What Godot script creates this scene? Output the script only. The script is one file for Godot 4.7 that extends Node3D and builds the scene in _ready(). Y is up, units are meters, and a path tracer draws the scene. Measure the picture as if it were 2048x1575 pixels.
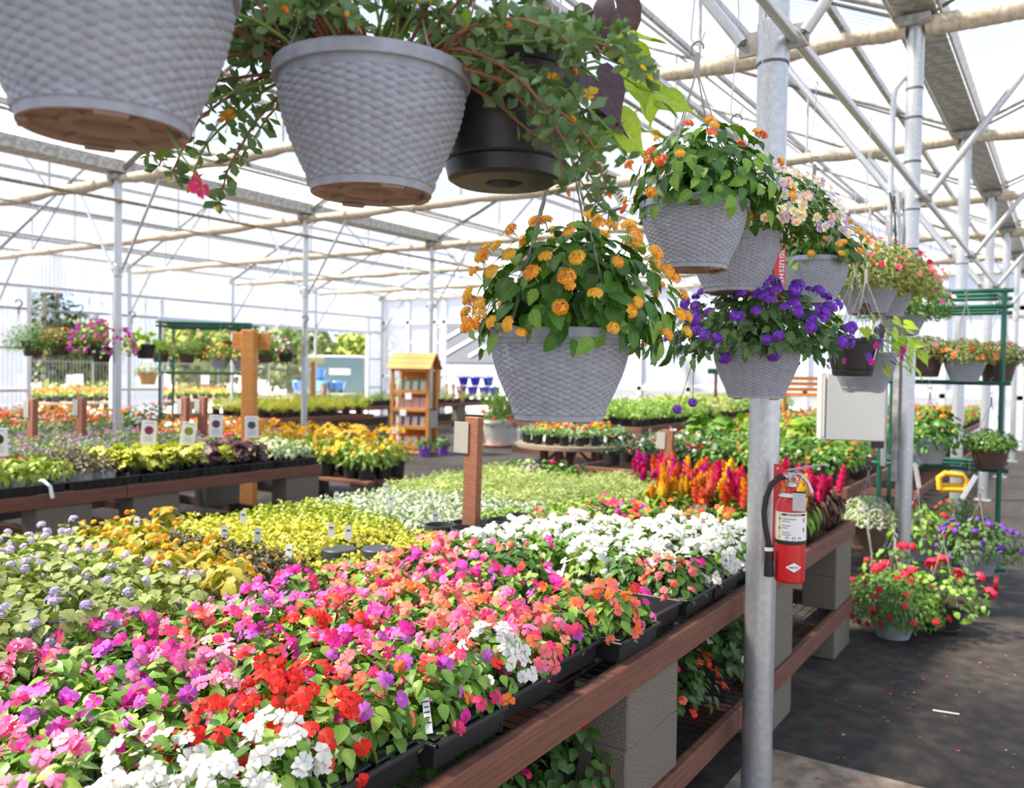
extends Node3D
# A nursery greenhouse. Coordinates: at(l, y, u): l metres to the left of the aisle line, u metres along the aisle.

class Geo:
	var v := PackedVector3Array()
	var n := PackedVector3Array()
	var t := PackedVector2Array()
	var c := PackedColorArray()
	var tint := Color.WHITE
	func tri(a: Vector3, b: Vector3, d: Vector3, na: Vector3, nb: Vector3, nd: Vector3, ua := Vector2.ZERO, ub := Vector2.ZERO, ud := Vector2.ZERO) -> void:
		if (d - a).cross(b - a).dot(na + nb + nd) < 0.0:
			v.append_array([a, d, b]); n.append_array([na, nd, nb]); t.append_array([ua, ud, ub])
		else:
			v.append_array([a, b, d]); n.append_array([na, nb, nd]); t.append_array([ua, ub, ud])
		c.append_array([tint, tint, tint])
	func flat(a: Vector3, b: Vector3, d: Vector3, out: Vector3) -> void:
		var m := (d - a).cross(b - a).normalized()
		if m.dot(out) < 0.0:
			m = -m
		tri(a, b, d, m, m, m)
	func quad(a: Vector3, b: Vector3, d: Vector3, e: Vector3, out: Vector3) -> void:
		var m := (d - a).cross(b - a).normalized()
		if m.dot(out) < 0.0:
			m = -m
		tri(a, b, d, m, m, m, Vector2(0, 0), Vector2(1, 0), Vector2(1, 1))
		tri(a, d, e, m, m, m, Vector2(0, 0), Vector2(1, 1), Vector2(0, 1))
	func box(at: Vector3, s: Vector3, b := 0.0, turn := Basis.IDENTITY) -> Geo:
		var h := s * 0.5
		var k := Vector3(h.x - b, h.y - b, h.z - b)
		for axis in 3:
			var p := (axis + 1) % 3
			var q := (axis + 2) % 3
			for side: float in [-1.0, 1.0]:
				var o := Vector3.ZERO
				o[axis] = side
				var pts: Array[Vector3] = []
				for sp: Vector2 in [Vector2(-1, -1), Vector2(1, -1), Vector2(1, 1), Vector2(-1, 1)]:
					var w := Vector3.ZERO
					w[axis] = side * h[axis]
					w[p] = sp.x * k[p]
					w[q] = sp.y * k[q]
					pts.append(at + turn * w)
				quad(pts[0], pts[1], pts[2], pts[3], turn * o)
		if b > 0.0:
			for axis in 3:
				var p := (axis + 1) % 3
				var q := (axis + 2) % 3
				for sp: float in [-1.0, 1.0]:
					for sq: float in [-1.0, 1.0]:
						var pts: Array[Vector3] = []
						for e: Vector2 in [Vector2(-1, 0), Vector2(1, 0), Vector2(1, 1), Vector2(-1, 1)]:
							var w := Vector3.ZERO
							w[axis] = e.x * k[axis]
							w[p] = sp * (h[p] if e.y == 0.0 else k[p])
							w[q] = sq * (k[q] if e.y == 0.0 else h[q])
							pts.append(at + turn * w)
						var o := Vector3.ZERO
						o[p] = sp
						o[q] = sq
						quad(pts[0], pts[1], pts[2], pts[3], turn * o)
			for sx: float in [-1.0, 1.0]:
				for sy: float in [-1.0, 1.0]:
					for sz: float in [-1.0, 1.0]:
						var s3 := Vector3(sx, sy, sz)
						flat(at + turn * (s3 * Vector3(h.x, k.y, k.z)), at + turn * (s3 * Vector3(k.x, h.y, k.z)), at + turn * (s3 * Vector3(k.x, k.y, h.z)), turn * s3)
		return self
	func tube(path: PackedVector3Array, r: float, sides := 8, r2 := -1.0, caps := true) -> Geo:
		var last := path.size() - 1
		if r2 < 0.0:
			r2 = r
		var prev: Array[Vector3] = []
		var prevn: Array[Vector3] = []
		var side := Vector3.ZERO
		for i in path.size():
			var d := (path[mini(i + 1, last)] - path[maxi(i - 1, 0)]).normalized()
			if side == Vector3.ZERO:
				side = d.cross(Vector3.UP if absf(d.y) < 0.9 else Vector3.RIGHT).normalized()
			side = (side - d * side.dot(d)).normalized()
			var up := d.cross(side)
			var ring: Array[Vector3] = []
			var ringn: Array[Vector3] = []
			for k in sides:
				var a := TAU * k / sides
				var o := side * cos(a) + up * sin(a)
				ringn.append(o)
				ring.append(path[i] + o * lerpf(r, r2, float(i) / last))
			if i > 0:
				for k in sides:
					var j := (k + 1) % sides
					tri(prev[k], prev[j], ring[j], prevn[k], prevn[j], ringn[j])
					tri(prev[k], ring[j], ring[k], prevn[k], ringn[j], ringn[k])
			if caps and (i == 0 or i == last):
				var o := -d if i == 0 else d
				for k in sides:
					tri(path[i], ring[k], ring[(k + 1) % sides], o, o, o)
			prev = ring
			prevn = ringn
		return self
	func rod(a: Vector3, b: Vector3, r: float, sides := 8) -> Geo:
		return tube(PackedVector3Array([a, b]), r, sides)
	func lathe(profile: PackedVector2Array, segs := 24, at := Vector3.ZERO, smooth := false) -> Geo:
		var m := profile.size()
		for i in m - 1:
			var p := profile[i]
			var q := profile[i + 1]
			var e := q - p
			if e.length() < 1e-6:
				continue
			var pn := Vector2(e.y, -e.x).normalized()
			var qn := pn
			if smooth:
				if i > 0:
					var e0 := p - profile[i - 1]
					pn = (Vector2(e0.y, -e0.x).normalized() + Vector2(e.y, -e.x).normalized()).normalized()
				if i < m - 2:
					var e1 := profile[i + 2] - q
					qn = (Vector2(e1.y, -e1.x).normalized() + Vector2(e.y, -e.x).normalized()).normalized()
			for k in segs:
				var a := TAU * k / segs
				var b := TAU * (k + 1) / segs
				var ca := Vector3(cos(a), 0, sin(a))
				var cb := Vector3(cos(b), 0, sin(b))
				var p0 := at + ca * p.x + Vector3(0, p.y, 0)
				var p1 := at + cb * p.x + Vector3(0, p.y, 0)
				var q0 := at + ca * q.x + Vector3(0, q.y, 0)
				var q1 := at + cb * q.x + Vector3(0, q.y, 0)
				var u0 := float(k) / segs
				var u1 := float(k + 1) / segs
				var v0 := 1.0 - float(i) / (m - 1)
				var v1 := 1.0 - float(i + 1) / (m - 1)
				if p.x > 1e-5:
					tri(p0, p1, q1, ca * pn.x + Vector3(0, pn.y, 0), cb * pn.x + Vector3(0, pn.y, 0), cb * qn.x + Vector3(0, qn.y, 0), Vector2(u0, v0), Vector2(u1, v0), Vector2(u1, v1))
				if q.x > 1e-5:
					tri(p0, q1, q0, ca * pn.x + Vector3(0, pn.y, 0), cb * qn.x + Vector3(0, qn.y, 0), ca * qn.x + Vector3(0, qn.y, 0), Vector2(u0, v0), Vector2(u1, v1), Vector2(u0, v1))
		return self
	func add(o: Geo, x: Transform3D, col := Color.WHITE) -> Geo:
		v.append_array(x * o.v)
		n.append_array(Transform3D(x.basis.orthonormalized(), Vector3.ZERO) * o.n)
		t.append_array(o.t)
		if col == Color.WHITE:
			c.append_array(o.c)
		else:
			for q in o.c:
				c.append(q * col)
		return self
	func mesh(m: Material = null) -> ArrayMesh:
		var a := []
		a.resize(Mesh.ARRAY_MAX)
		a[Mesh.ARRAY_VERTEX] = v
		a[Mesh.ARRAY_NORMAL] = n
		a[Mesh.ARRAY_TEX_UV] = t
		a[Mesh.ARRAY_COLOR] = c
		var r := ArrayMesh.new()
		r.add_surface_from_arrays(Mesh.PRIMITIVE_TRIANGLES, a)
		if m:
			r.surface_set_material(0, m)
		return r

var M := {}
var K := {}
var used := {}
var rng := RandomNumberGenerator.new()

func at(l: float, y: float, u: float) -> Vector3:
	return Vector3(-l, y, -u)

func numbered(called: String) -> String:
	var k: int = used.get(called, 0)
	used[called] = k + 1
	return called if k == 0 else "%s_%03d" % [called, k]

func ordw(n: int) -> String:
	# 1 -> first, 21 -> twenty-first
	if n <= 16:
		return ORD[n - 1]
	if n < 20:
		return ["seventeenth", "eighteenth", "nineteenth"][n - 17]
	var tens: int = n / 10
	if n % 10 == 0:
		return ["twentieth", "thirtieth", "fortieth"][tens - 2]
	return ["twenty-", "thirty-", "forty-"][tens - 2] + ORD[n % 10 - 1]

func tag(o: Node3D, label: String, category: String, group := "", kind := "") -> Node3D:
	if label:
		o.set_meta("label", label)
	if category:
		o.set_meta("category", category)
	if group:
		o.set_meta("group", group)
	if kind:
		o.set_meta("kind", kind)
	return o

func thing(called: String, label: String, category: String, where := Vector3.ZERO, turn := 0.0, group := "") -> Node3D:
	var o := Node3D.new()
	o.name = numbered(called)
	add_child(o)
	o.position = where
	o.rotation.y = turn
	return tag(o, label, category, group)

func struct(called: String, label := "", where := Vector3.ZERO) -> Node3D:
	var o := Node3D.new()
	o.name = numbered(called)
	add_child(o)
	o.position = where
	return tag(o, label, "", "", "structure")

func part(called: String, shape: Variant, m: Material, parent: Node3D, x := Transform3D.IDENTITY) -> MeshInstance3D:
	var o := MeshInstance3D.new()
	o.name = called
	o.mesh = shape.mesh() if shape is Geo else shape
	o.material_override = m
	o.transform = x
	parent.add_child(o, true)
	return o

func one(called: String, shape: Variant, m: Material, label: String, category: String, x := Transform3D.IDENTITY, group := "") -> MeshInstance3D:
	var o := part(numbered(called), shape, m, self, x)
	tag(o, label, category, group)
	return o

func copy(o: Node3D, where: Vector3, turn := 0.0, label := "") -> Node3D:
	var r: Node3D = o.duplicate()
	r.name = numbered(String(o.name))
	add_child(r)
	r.position = where
	r.rotation.y = turn
	if label:
		r.set_meta("label", label)
	return r

func mat(key: String, col: Color, rough := 0.8, o := {}) -> StandardMaterial3D:
	var m := StandardMaterial3D.new()
	m.resource_name = key
	m.albedo_color = col
	m.roughness = rough
	for k: String in o:
		m.set(k, o[k])
	M[key] = m
	return m

func rgb(r: int, g: int, b: int) -> Color:
	return Color8(r, g, b)

func noise_tex(size: int, freq: float, cols: Array, offs: Array, oct := 4, kind := FastNoiseLite.TYPE_SIMPLEX_SMOOTH, sd := 1, bump := false) -> NoiseTexture2D:
	var f := FastNoiseLite.new()
	f.seed = sd
	f.noise_type = kind
	f.frequency = freq
	f.fractal_octaves = oct
	var x := NoiseTexture2D.new()
	x.width = size
	x.height = size
	x.seamless = true
	x.noise = f
	x.as_normal_map = bump
	if cols:
		var g := Gradient.new()
		g.offsets = PackedFloat32Array(offs)
		g.colors = PackedColorArray(cols)
		x.color_ramp = g
	return x

func wood_tex(a: Color, b: Color, sd: int) -> ImageTexture:
	var im := Image.create(256, 256, false, Image.FORMAT_RGB8)
	var f := FastNoiseLite.new()
	f.seed = sd
	f.frequency = 0.02
	for y in 256:
		for x in 256:
			var w := f.get_noise_2d(x * 0.35, y * 5.0) * 0.55 + f.get_noise_2d(x * 1.5 + 300, y * 22.0) * 0.45
			im.set_pixel(x, y, a.lerp(b, clampf(0.5 + w * 0.9, 0, 1)))
	return ImageTexture.create_from_image(im)

func leaf_tex(base: Color, vein: Color, pairs: int, mottle := 0.12) -> ImageTexture:
	# colour of a leaf: midrib and side veins, u across, v along
	var im := Image.create(96, 128, false, Image.FORMAT_RGB8)
	var f := FastNoiseLite.new()
	f.frequency = 0.06
	for y in 128:
		for x in 96:
			var u := absf(x / 95.0 - 0.5) * 2.0
			var w := y / 127.0
			var rib := maxf(0.0, 1.0 - u / 0.07)
			var k := (w - u * 0.28) * pairs
			var d := absf(k - roundf(k)) / pairs
			var side := maxf(0.0, 1.0 - d / 0.014) * 0.7
			var col := base.lerp(base.darkened(0.3), clampf(0.5 + f.get_noise_2d(x, y), 0, 1) * mottle * 2.0)
			im.set_pixel(x, y, col.lerp(vein, clampf(maxf(rib, side), 0, 1)))
	return ImageTexture.create_from_image(im)

func look() -> void:
	var cam := Camera3D.new()
	cam.name = "camera"
	add_child(cam)
	cam.position = Vector3(0, 1.62, 0)
	cam.rotation_degrees = Vector3(-1.5, 33.4, 0.9)
	var lens := CameraAttributesPhysical.new()
	lens.frustum_focal_length = 24.0 * 1700.0 / 1575.0
	lens.frustum_near = 0.05
	lens.frustum_far = 500.0
	lens.frustum_focus_distance = 2.0
	lens.exposure_aperture = 3.4
	cam.attributes = lens
	cam.fov = rad_to_deg(2.0 * atan(787.5 / 1700.0))
	cam.current = true
	var sky := ProceduralSkyMaterial.new()
	sky.sky_top_color = rgb(120, 165, 225)
	sky.sky_horizon_color = rgb(215, 226, 240)
	sky.ground_bottom_color = rgb(120, 115, 105)
	sky.ground_horizon_color = rgb(190, 190, 185)
	sky.sky_energy_multiplier = 1.0
	sky.sun_angle_max = 12.0
	var e := Environment.new()
	e.background_mode = Environment.BG_SKY
	e.sky = Sky.new()
	e.sky.sky_material = sky
	e.background_energy_multiplier = 2.3
	e.tonemap_mode = Environment.TONE_MAPPER_LINEAR
	e.tonemap_exposure = EXPOSURE
	e.sdfgi_enabled = true
	e.ssao_enabled = true
	e.ssil_enabled = true
	var w := WorldEnvironment.new()
	w.name = "environment"
	w.environment = e
	add_child(w)
	var sun := DirectionalLight3D.new()
	sun.name = "sun"
	add_child(sun)
	sun.look_at_from_position(Vector3.ZERO, -SUN)
	sun.light_color = rgb(255, 244, 226)
	sun.light_energy = 9.0
	sun.light_angular_distance = 7.0
	sun.shadow_enabled = true

const EXPOSURE := 0.86
const ORD := ["first", "second", "third", "fourth", "fifth", "sixth", "seventh", "eighth", "ninth", "tenth", "eleventh", "twelfth", "thirteenth", "fourteenth", "fifteenth", "sixteenth"]
const SUN := Vector3(-0.46, 0.8, 0.34)

func materials() -> void:
	mat("galvanised", rgb(206, 210, 214), 0.36, {"metallic": 0.6, "albedo_texture": noise_tex(256, 0.05, [Color(0.9, 0.91, 0.92), Color(1.0, 1.0, 1.0)], [0.3, 0.7], 4, FastNoiseLite.TYPE_CELLULAR), "uv1_triplanar": true, "uv1_scale": Vector3(14, 3, 14)})
	mat("grey_steel", rgb(186, 188, 188), 0.5, {"metallic": 0.3, "albedo_texture": noise_tex(256, 0.02, [Color(0.82, 0.8, 0.77), Color(1, 1, 1)], [0.3, 0.7]), "uv1_triplanar": true, "uv1_scale": Vector3(2, 2, 2)})
	mat("dark_steel", rgb(95, 98, 100), 0.55, {"metallic": 0.4})
	mat("aged_pipe", rgb(182, 166, 144), 0.6, {"metallic": 0.15, "albedo_texture": noise_tex(256, 0.03, [Color(0.7, 0.62, 0.5), Color(1, 1, 1)], [0.3, 0.75]), "uv1_triplanar": true, "uv1_scale": Vector3(2, 2, 2)})
	mat("shade_cloth", rgb(214, 204, 188), 0.9, {"albedo_texture": noise_tex(256, 0.03, [Color(0.84, 0.8, 0.74), Color(1, 1, 1)], [0.25, 0.7]), "uv1_triplanar": true, "uv1_scale": Vector3(2.5, 2.5, 2.5), "backlight_enabled": true, "backlight": Color(0.25, 0.23, 0.2)})
	mat("roof_sheet", Color(0.93, 0.935, 0.94, 0.52), 0.5, {"transparency": BaseMaterial3D.TRANSPARENCY_ALPHA, "backlight_enabled": true, "backlight": Color(0.5, 0.5, 0.5)})
	mat("wall_sheet", Color(0.84, 0.87, 0.92, 0.85), 0.5, {"transparency": BaseMaterial3D.TRANSPARENCY_ALPHA, "backlight_enabled": true, "backlight": Color(0.5, 0.52, 0.56)})
	mat("curtain", Color(0.84, 0.87, 0.94, 0.92), 0.6, {"transparency": BaseMaterial3D.TRANSPARENCY_ALPHA, "backlight_enabled": true, "backlight": Color(0.55, 0.58, 0.64)})
	mat("unseen_cloth", Color(0.8, 0.75, 0.68, 0.8), 0.9, {"transparency": BaseMaterial3D.TRANSPARENCY_ALPHA, "backlight_enabled": true, "backlight": Color(0.4, 0.38, 0.34)})
	mat("white_paint", rgb(225, 226, 226), 0.5)
	mat("asphalt", rgb(255, 255, 255), 0.75, {"albedo_texture": noise_tex(1024, 0.03, [rgb(48, 43, 40), rgb(60, 54, 50), rgb(69, 62, 57), rgb(82, 74, 67)], [0.2, 0.45, 0.6, 0.85], 6), "uv1_world_triplanar": true, "uv1_triplanar": true, "uv1_scale": Vector3(0.23, 0.23, 0.23), "detail_enabled": true, "detail_blend_mode": BaseMaterial3D.BLEND_MODE_MUL, "detail_uv_layer": BaseMaterial3D.DETAIL_UV_2, "uv2_triplanar": true, "uv2_world_triplanar": true, "uv2_scale": Vector3(3, 3, 3), "detail_albedo": noise_tex(512, 0.16, [Color(0.55, 0.53, 0.5), Color(0.95, 0.95, 0.94), Color(1, 1, 1)], [0.25, 0.5, 0.8], 3, FastNoiseLite.TYPE_SIMPLEX, 5)})
	mat("slab_concrete", rgb(255, 255, 255), 0.85, {"albedo_texture": noise_tex(512, 0.02, [rgb(118, 104, 88), rgb(150, 135, 116), rgb(170, 155, 136)], [0.2, 0.5, 0.8], 5), "uv1_triplanar": true, "uv1_world_triplanar": true, "uv1_scale": Vector3(0.7, 0.7, 0.7)})
	mat("block", rgb(255, 255, 255), 0.92, {"albedo_texture": noise_tex(512, 0.09, [rgb(84, 78, 69), rgb(116, 109, 98), rgb(142, 134, 122)], [0.2, 0.5, 0.85], 5), "uv1_triplanar": true, "uv1_scale": Vector3(3, 3, 3)})
	mat("redwood", rgb(255, 255, 255), 0.72, {"albedo_texture": wood_tex(rgb(92, 58, 46), rgb(136, 90, 70), 3), "uv1_triplanar": true, "uv1_scale": Vector3(0.9, 3, 0.9)})
	mat("stake_wood", rgb(255, 255, 255), 0.75, {"albedo_texture": wood_tex(rgb(120, 70, 52), rgb(176, 122, 96), 7), "uv1_triplanar": true, "uv1_scale": Vector3(5, 5, 1.0)})
	mat("cedar", rgb(255, 255, 255), 0.65, {"albedo_texture": wood_tex(rgb(178, 112, 50), rgb(222, 158, 84), 11), "uv1_triplanar": true, "uv1_scale": Vector3(1.5, 2, 1.5)})
	mat("pine", rgb(255, 255, 255), 0.7, {"albedo_texture": wood_tex(rgb(196, 152, 96), rgb(232, 196, 142), 12), "uv1_triplanar": true, "uv1_scale": Vector3(1.5, 2, 1.5)})
	mat("weathered_wood", rgb(255, 255, 255), 0.85, {"albedo_texture": wood_tex(rgb(122, 108, 92), rgb(166, 150, 130), 13), "uv1_triplanar": true, "uv1_scale": Vector3(1.5, 2, 1.5)})
	mat("black_plastic", rgb(40, 41, 43), 0.42)
	mat("dark_pot", rgb(62, 64, 68), 0.5)
	mat("grey_pot", rgb(162, 169, 183), 0.6, {"albedo_texture": noise_tex(512, 0.02, [Color(0.92, 0.91, 0.9), Color(1, 1, 1)], [0.25, 0.65], 5), "uv1_triplanar": true, "uv1_scale": Vector3(3, 3, 3)})
	mat("pot_base", rgb(146, 122, 106), 0.8)
	mat("brown_pot", rgb(84, 64, 56), 0.55)
	mat("cup_grey", rgb(176, 180, 184), 0.45)
	mat("silver_cup", rgb(112, 116, 122), 0.4)
	mat("soil", rgb(58, 44, 34), 0.95)
	mat("wire_black", rgb(46, 44, 42), 0.5, {"metallic": 0.5})
	mat("cord_grey", rgb(150, 148, 142), 0.7)
	mat("cart_green", rgb(28, 92, 74), 0.4)
	mat("tag_white", rgb(240, 240, 240), 0.6)
	mat("tag_grey", rgb(205, 208, 210), 0.6)
	mat("sign_grey", rgb(168, 166, 158), 0.6)
	mat("ink", rgb(40, 40, 42), 0.8)
	mat("red_paint", rgb(205, 28, 36), 0.28, {"clearcoat_enabled": true, "clearcoat": 0.5})
	mat("sign_red", rgb(216, 44, 44), 0.45)
	mat("chrome", rgb(200, 200, 204), 0.25, {"metallic": 0.9})
	mat("hose_black", rgb(32, 32, 34), 0.5)
	mat("blue_glaze", rgb(40, 48, 190), 0.15, {"clearcoat_enabled": true})
	mat("azure_glaze", rgb(52, 120, 200), 0.15, {"clearcoat_enabled": true})
	mat("cyan_glaze", rgb(120, 190, 215), 0.15, {"clearcoat_enabled": true})
	mat("white_glaze", rgb(226, 224, 220), 0.5)
	mat("terracotta", rgb(190, 120, 90), 0.8)
	mat("yellow_pot", rgb(196, 192, 60), 0.5)
	mat("purple_pot", rgb(128, 84, 190), 0.35)
	mat("stem_red", rgb(150, 92, 74), 0.6)
	mat("stem_green", rgb(120, 150, 70), 0.6)
	mat("bag_green", rgb(110, 190, 150), 0.5)
	mat("bag_cream", rgb(236, 226, 208), 0.5)
	mat("bag_pink", rgb(236, 180, 170), 0.5)
	mat("bag_blue", rgb(120, 124, 180), 0.5)
	mat("bag_red", rgb(214, 96, 84), 0.5)
	mat("fence_grey", rgb(120, 120, 118), 0.6)
	mat("outside_ground", rgb(196, 188, 176), 0.9)
	mat("slate_roof", rgb(78, 80, 88), 0.8)
	mat("container_green", rgb(92, 116, 120), 0.6)
	mat("yellow_plastic", rgb(238, 178, 30), 0.45)

func corrugated(width: float, length: float, period: float, amp: float, per := 4) -> Geo:
	# a sheet in x (across the flutes) and z (along them)
	var g := Geo.new()
	var k := int(round(width / period)) * per
	for i in k:
		var x0 := width * i / k
		var x1 := width * (i + 1) / k
		var a0 := TAU * i / per
		var a1 := TAU * (i + 1) / per
		var n0 := Vector3(-amp * TAU / period * cos(a0), 1, 0).normalized()
		var n1 := Vector3(-amp * TAU / period * cos(a1), 1, 0).normalized()
		var p := [Vector3(x0, amp * sin(a0), 0), Vector3(x1, amp * sin(a1), 0), Vector3(x1, amp * sin(a1), length), Vector3(x0, amp * sin(a0), length)]
		g.tri(p[0], p[1], p[2], n0, n1, n1)
		g.tri(p[0], p[2], p[3], n0, n1, n0)
	return g

const LB := 0.967
const LA := 10.45
const LW := 20.6
const LR := -8.51
const GUT := 4.12
const RISE := 2.1
const U0 := -4.9
const UE := 22.7

func cloth_roll(l0: float, l1: float, u: float, y: float, sd: int) -> Geo:
	var g := Geo.new()
	var f := FastNoiseLite.new()
	f.seed = sd
	f.frequency = 0.35
	var sides := 9
	var steps := int((l1 - l0) / 0.14)
	var prev: Array[Vector3] = []
	var prevn: Array[Vector3] = []
	for i in steps + 1:
		var l := lerpf(l0, l1, float(i) / steps)
		var ring: Array[Vector3] = []
		var ringn: Array[Vector3] = []
		var sag := absf(sin(l * 2.1 + sd)) * 0.035
		for k in sides:
			var a := TAU * k / sides
			var r := 0.055 + 0.022 * f.get_noise_2d(l * 9.0, k * 3.0 + sd)
			var o := Vector3(0, sin(a), cos(a))
			ringn.append(o)
			ring.append(at(l, y - 0.02 - (sag if o.y < 0 else 0.0), u) + o * r)
		if i > 0:
			for k in sides:
				var j := (k + 1) % sides
				g.tri(prev[k], prev[j], ring[j], prevn[k], prevn[j], ringn[j])
				g.tri(prev[k], ring[j], ring[k], prevn[k], ringn[j], ringn[k])
		prev = ring
		prevn = ringn
	return g

func building() -> void:
	# floor: dark asphalt, with an older concrete slab nearest the camera
	var fl := struct("floor", "dark asphalt greenhouse floor with a paler concrete slab")
	part("asphalt_surface", Geo.new().box(Vector3((-LW - LR) / 2, -0.1, -(U0 + UE) / 2), Vector3(LW - LR, 0.2, UE - U0)), M.asphalt, fl)
	var slab := Geo.new()
	slab.box(Vector3(3.8, 0.0, 0.6), Vector3(9.8, 0.012, 8.56), 0.004)
	part("concrete_slab", slab, M.slab_concrete, fl)
	# roof: corrugated sheets laid from gutter to ridge, purlins and gutters
	var roof := struct("ceiling", "white translucent corrugated greenhouse roof")
	var wid := (UE - U0) / 25.0
	for bay: Array in [[LR, LB], [LB, LA], [LA, LW]]:
		var half: float = (bay[1] - bay[0]) / 2.0
		var len := sqrt(half * half + RISE * RISE) + 0.1
		var sheet := corrugated(wid, len, 0.09, 0.012).mesh()
		var sheet_edge: float = 0.0
		for side: int in [0, 1]:
			var foot: float = bay[side]
			var dir := 1.0 if side == 0 else -1.0
			var along := Vector3(-dir * half, RISE, 0).normalized()
			var b := Basis(Vector3(0, 0, -1), along.cross(Vector3(0, 0, -1)), along)
			for i in 25:
				part("roof_panel", sheet, M.roof_sheet, roof, Transform3D(b, at(foot, GUT + 0.12, U0 + i * wid)))
			for k in 4:
				var s := (k + 0.6) / 4.2
				var p := at(foot + dir * half * s, GUT + 0.05 + RISE * s, (U0 + UE) / 2)
				part("purlin", Geo.new().box(p, Vector3(0.05, 0.07, UE - U0), 0.004), M.grey_steel, roof)
		part("ridge_beam", Geo.new().box(at(bay[0] + half, GUT + RISE + 0.03, (U0 + UE) / 2), Vector3(0.1, 0.1, UE - U0), 0.01), M.grey_steel, roof)
	for l: float in [LB, LA]:
		var gt := struct("trim_1", "long grey steel gutter channel on top of the post row")
		var z := UE - U0
		part("channel_base", Geo.new().box(at(l, GUT, (U0 + UE) / 2), Vector3(0.26, 0.02, z), 0.004), M.grey_steel, gt)
		for s: float in [-1, 1]:
			part("channel_side", Geo.new().box(at(l + s * 0.15, GUT + 0.07, (U0 + UE) / 2), Vector3(0.02, 0.16, z), 0.004), M.grey_steel, gt)
	# trusses across each bay, with the shade cloth gathered along the bottom chord
	for k in range(-2, 7):
		var u := 3.2 + 3.25 * k
		if k == 6:
			u = UE - 0.12
		for bi in 3:
			var bay: Array = [[LR, LB], [LB, LA], [LA, LW]][bi]
			var half: float = (bay[1] - bay[0]) / 2.0
			var mid: float = bay[0] + half
			var tr := struct("roof_truss", "steel roof truss spanning between post rows", at(0, 0, 0))
			part("chord", Geo.new().rod(at(bay[0], GUT - 0.05, u), at(bay[1], GUT - 0.05, u), 0.028), M.aged_pipe, tr)
			for s: float in [-1, 1]:
				part("rafter", Geo.new().rod(at(mid + s * half, GUT + 0.02, u), at(mid, GUT + RISE - 0.05, u), 0.028), M.grey_steel, tr)
				for w: Array in [[0.33, 0.33], [0.33, 0.66], [0.66, 0.66], [0.0, 0.66]]:
					part("web", Geo.new().rod(at(mid + s * half * (1 - w[0]), GUT - 0.05, u), at(mid + s * half * (1 - w[1]), GUT + RISE * w[1] - 0.03, u), 0.014, 6), M.dark_steel if w[0] != w[1] else M.grey_steel, tr)
			if k < 6:
				tag(part(numbered("shade_cloth"), cloth_roll(bay[0] + 0.06, bay[1] - (0.3 if bi == 2 else 0.06), u, GUT - 0.06, k * 7 + bi * 31), M.shade_cloth, self), "beige shade cloth gathered along a roof truss, %s span from the left, %s row back" % [["third", "second", "first"][bi], ORD[k + 2]], "shade cloth", "gathered shade cloths under the roof")
	# unseen shade cloth above the frame, placed to darken the aisle floor and baskets
	var dc := Geo.new()
	for i in 26:
		var u0 := -3.25 + i * 0.25
		var y0 := GUT - 0.08 - 0.1 * absf(sin(i * 0.483))
		var y1 := GUT - 0.08 - 0.1 * absf(sin((i + 1) * 0.483))
		dc.quad(at(1.5, y0, u0), at(2.95, y0, u0), at(2.95, y1, u0 + 0.25), at(1.5, y1, u0 + 0.25), Vector3.UP)
	tag(part("unseen_shade_cloth", dc, M.unseen_cloth, self), "unseen beige shade cloth above the front bench, placed to darken the aisle floor", "shade cloth")
	# post rows
	for k in range(-2, 7):
		var u := 3.2 + 3.25 * k
		for row in 2:
			var l: float = [LB, LA][row]
			var r: float = [0.056, 0.05][row]
			if k < -1 or (row == 1 and k < 0):
				continue
			var p := struct("steel_post", "", at(l, 0, u))
			part("pipe", Geo.new().lathe(PackedVector2Array([Vector2(r, 0), Vector2(r, GUT)]), 20), M.galvanised, p)
			part("base_plate", Geo.new().box(Vector3(0, 0.006, 0), Vector3(0.2, 0.012, 0.2), 0.002), M.grey_steel, p)
			part("cap_plate", Geo.new().box(Vector3(0, GUT - 0.06, 0), Vector3(0.2, 0.07, 0.2), 0.006), M.grey_steel, p)
			part("collar", Geo.new().lathe(PackedVector2Array([Vector2(r, 2.78), Vector2(r + 0.004, 2.785), Vector2(r + 0.004, 2.93), Vector2(r, 2.935)]), 20), M.galvanised, p)
			part("band", Geo.new().lathe(PackedVector2Array([Vector2(r + 0.003, 2.775), Vector2(r + 0.003, 2.783)]), 20), M.dark_steel, p)
			for s: float in [-1, 1]:
				var br := part("brace", Geo.new().rod(Vector3(s * (r + 0.06), 2.88, 0.0), Vector3(s * 0.98, GUT - 0.06, 0.0), 0.024 if row == 0 else 0.018), M.galvanised, p)
				part("lug", Geo.new().box(Vector3(s * (r + 0.035), 2.87, 0.0), Vector3(0.08, 0.09, 0.012), 0.003), M.grey_steel, br)
				part("bolt", Geo.new().rod(Vector3(s * (r + 0.055), 2.875, -0.02), Vector3(s * (r + 0.055), 2.875, 0.02), 0.008, 6), M.dark_steel, br)
			if row == 0 and k == 1:
				# conduits strapped beside the second post
				part("conduit", Geo.new().tube(PackedVector3Array([Vector3(-0.13, 1.0, 0.03), Vector3(-0.13, 3.5, 0.03), Vector3(-0.12, 3.62, 0.03), Vector3(-0.06, 3.7, 0.02)]), 0.02, 8), M.galvanised, p)
				part("conduit", Geo.new().tube(PackedVector3Array([Vector3(-0.06, 0.9, 0.05), Vector3(-0.06, 2.6, 0.05), Vector3(-0.08, 2.9, 0.06)]), 0.016, 8), M.galvanised, p)
				part("strut_channel", Geo.new().box(Vector3(-0.055, 1.45, 0.05), Vector3(0.04, 1.1, 0.04), 0.004), M.grey_steel, p)
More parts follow.
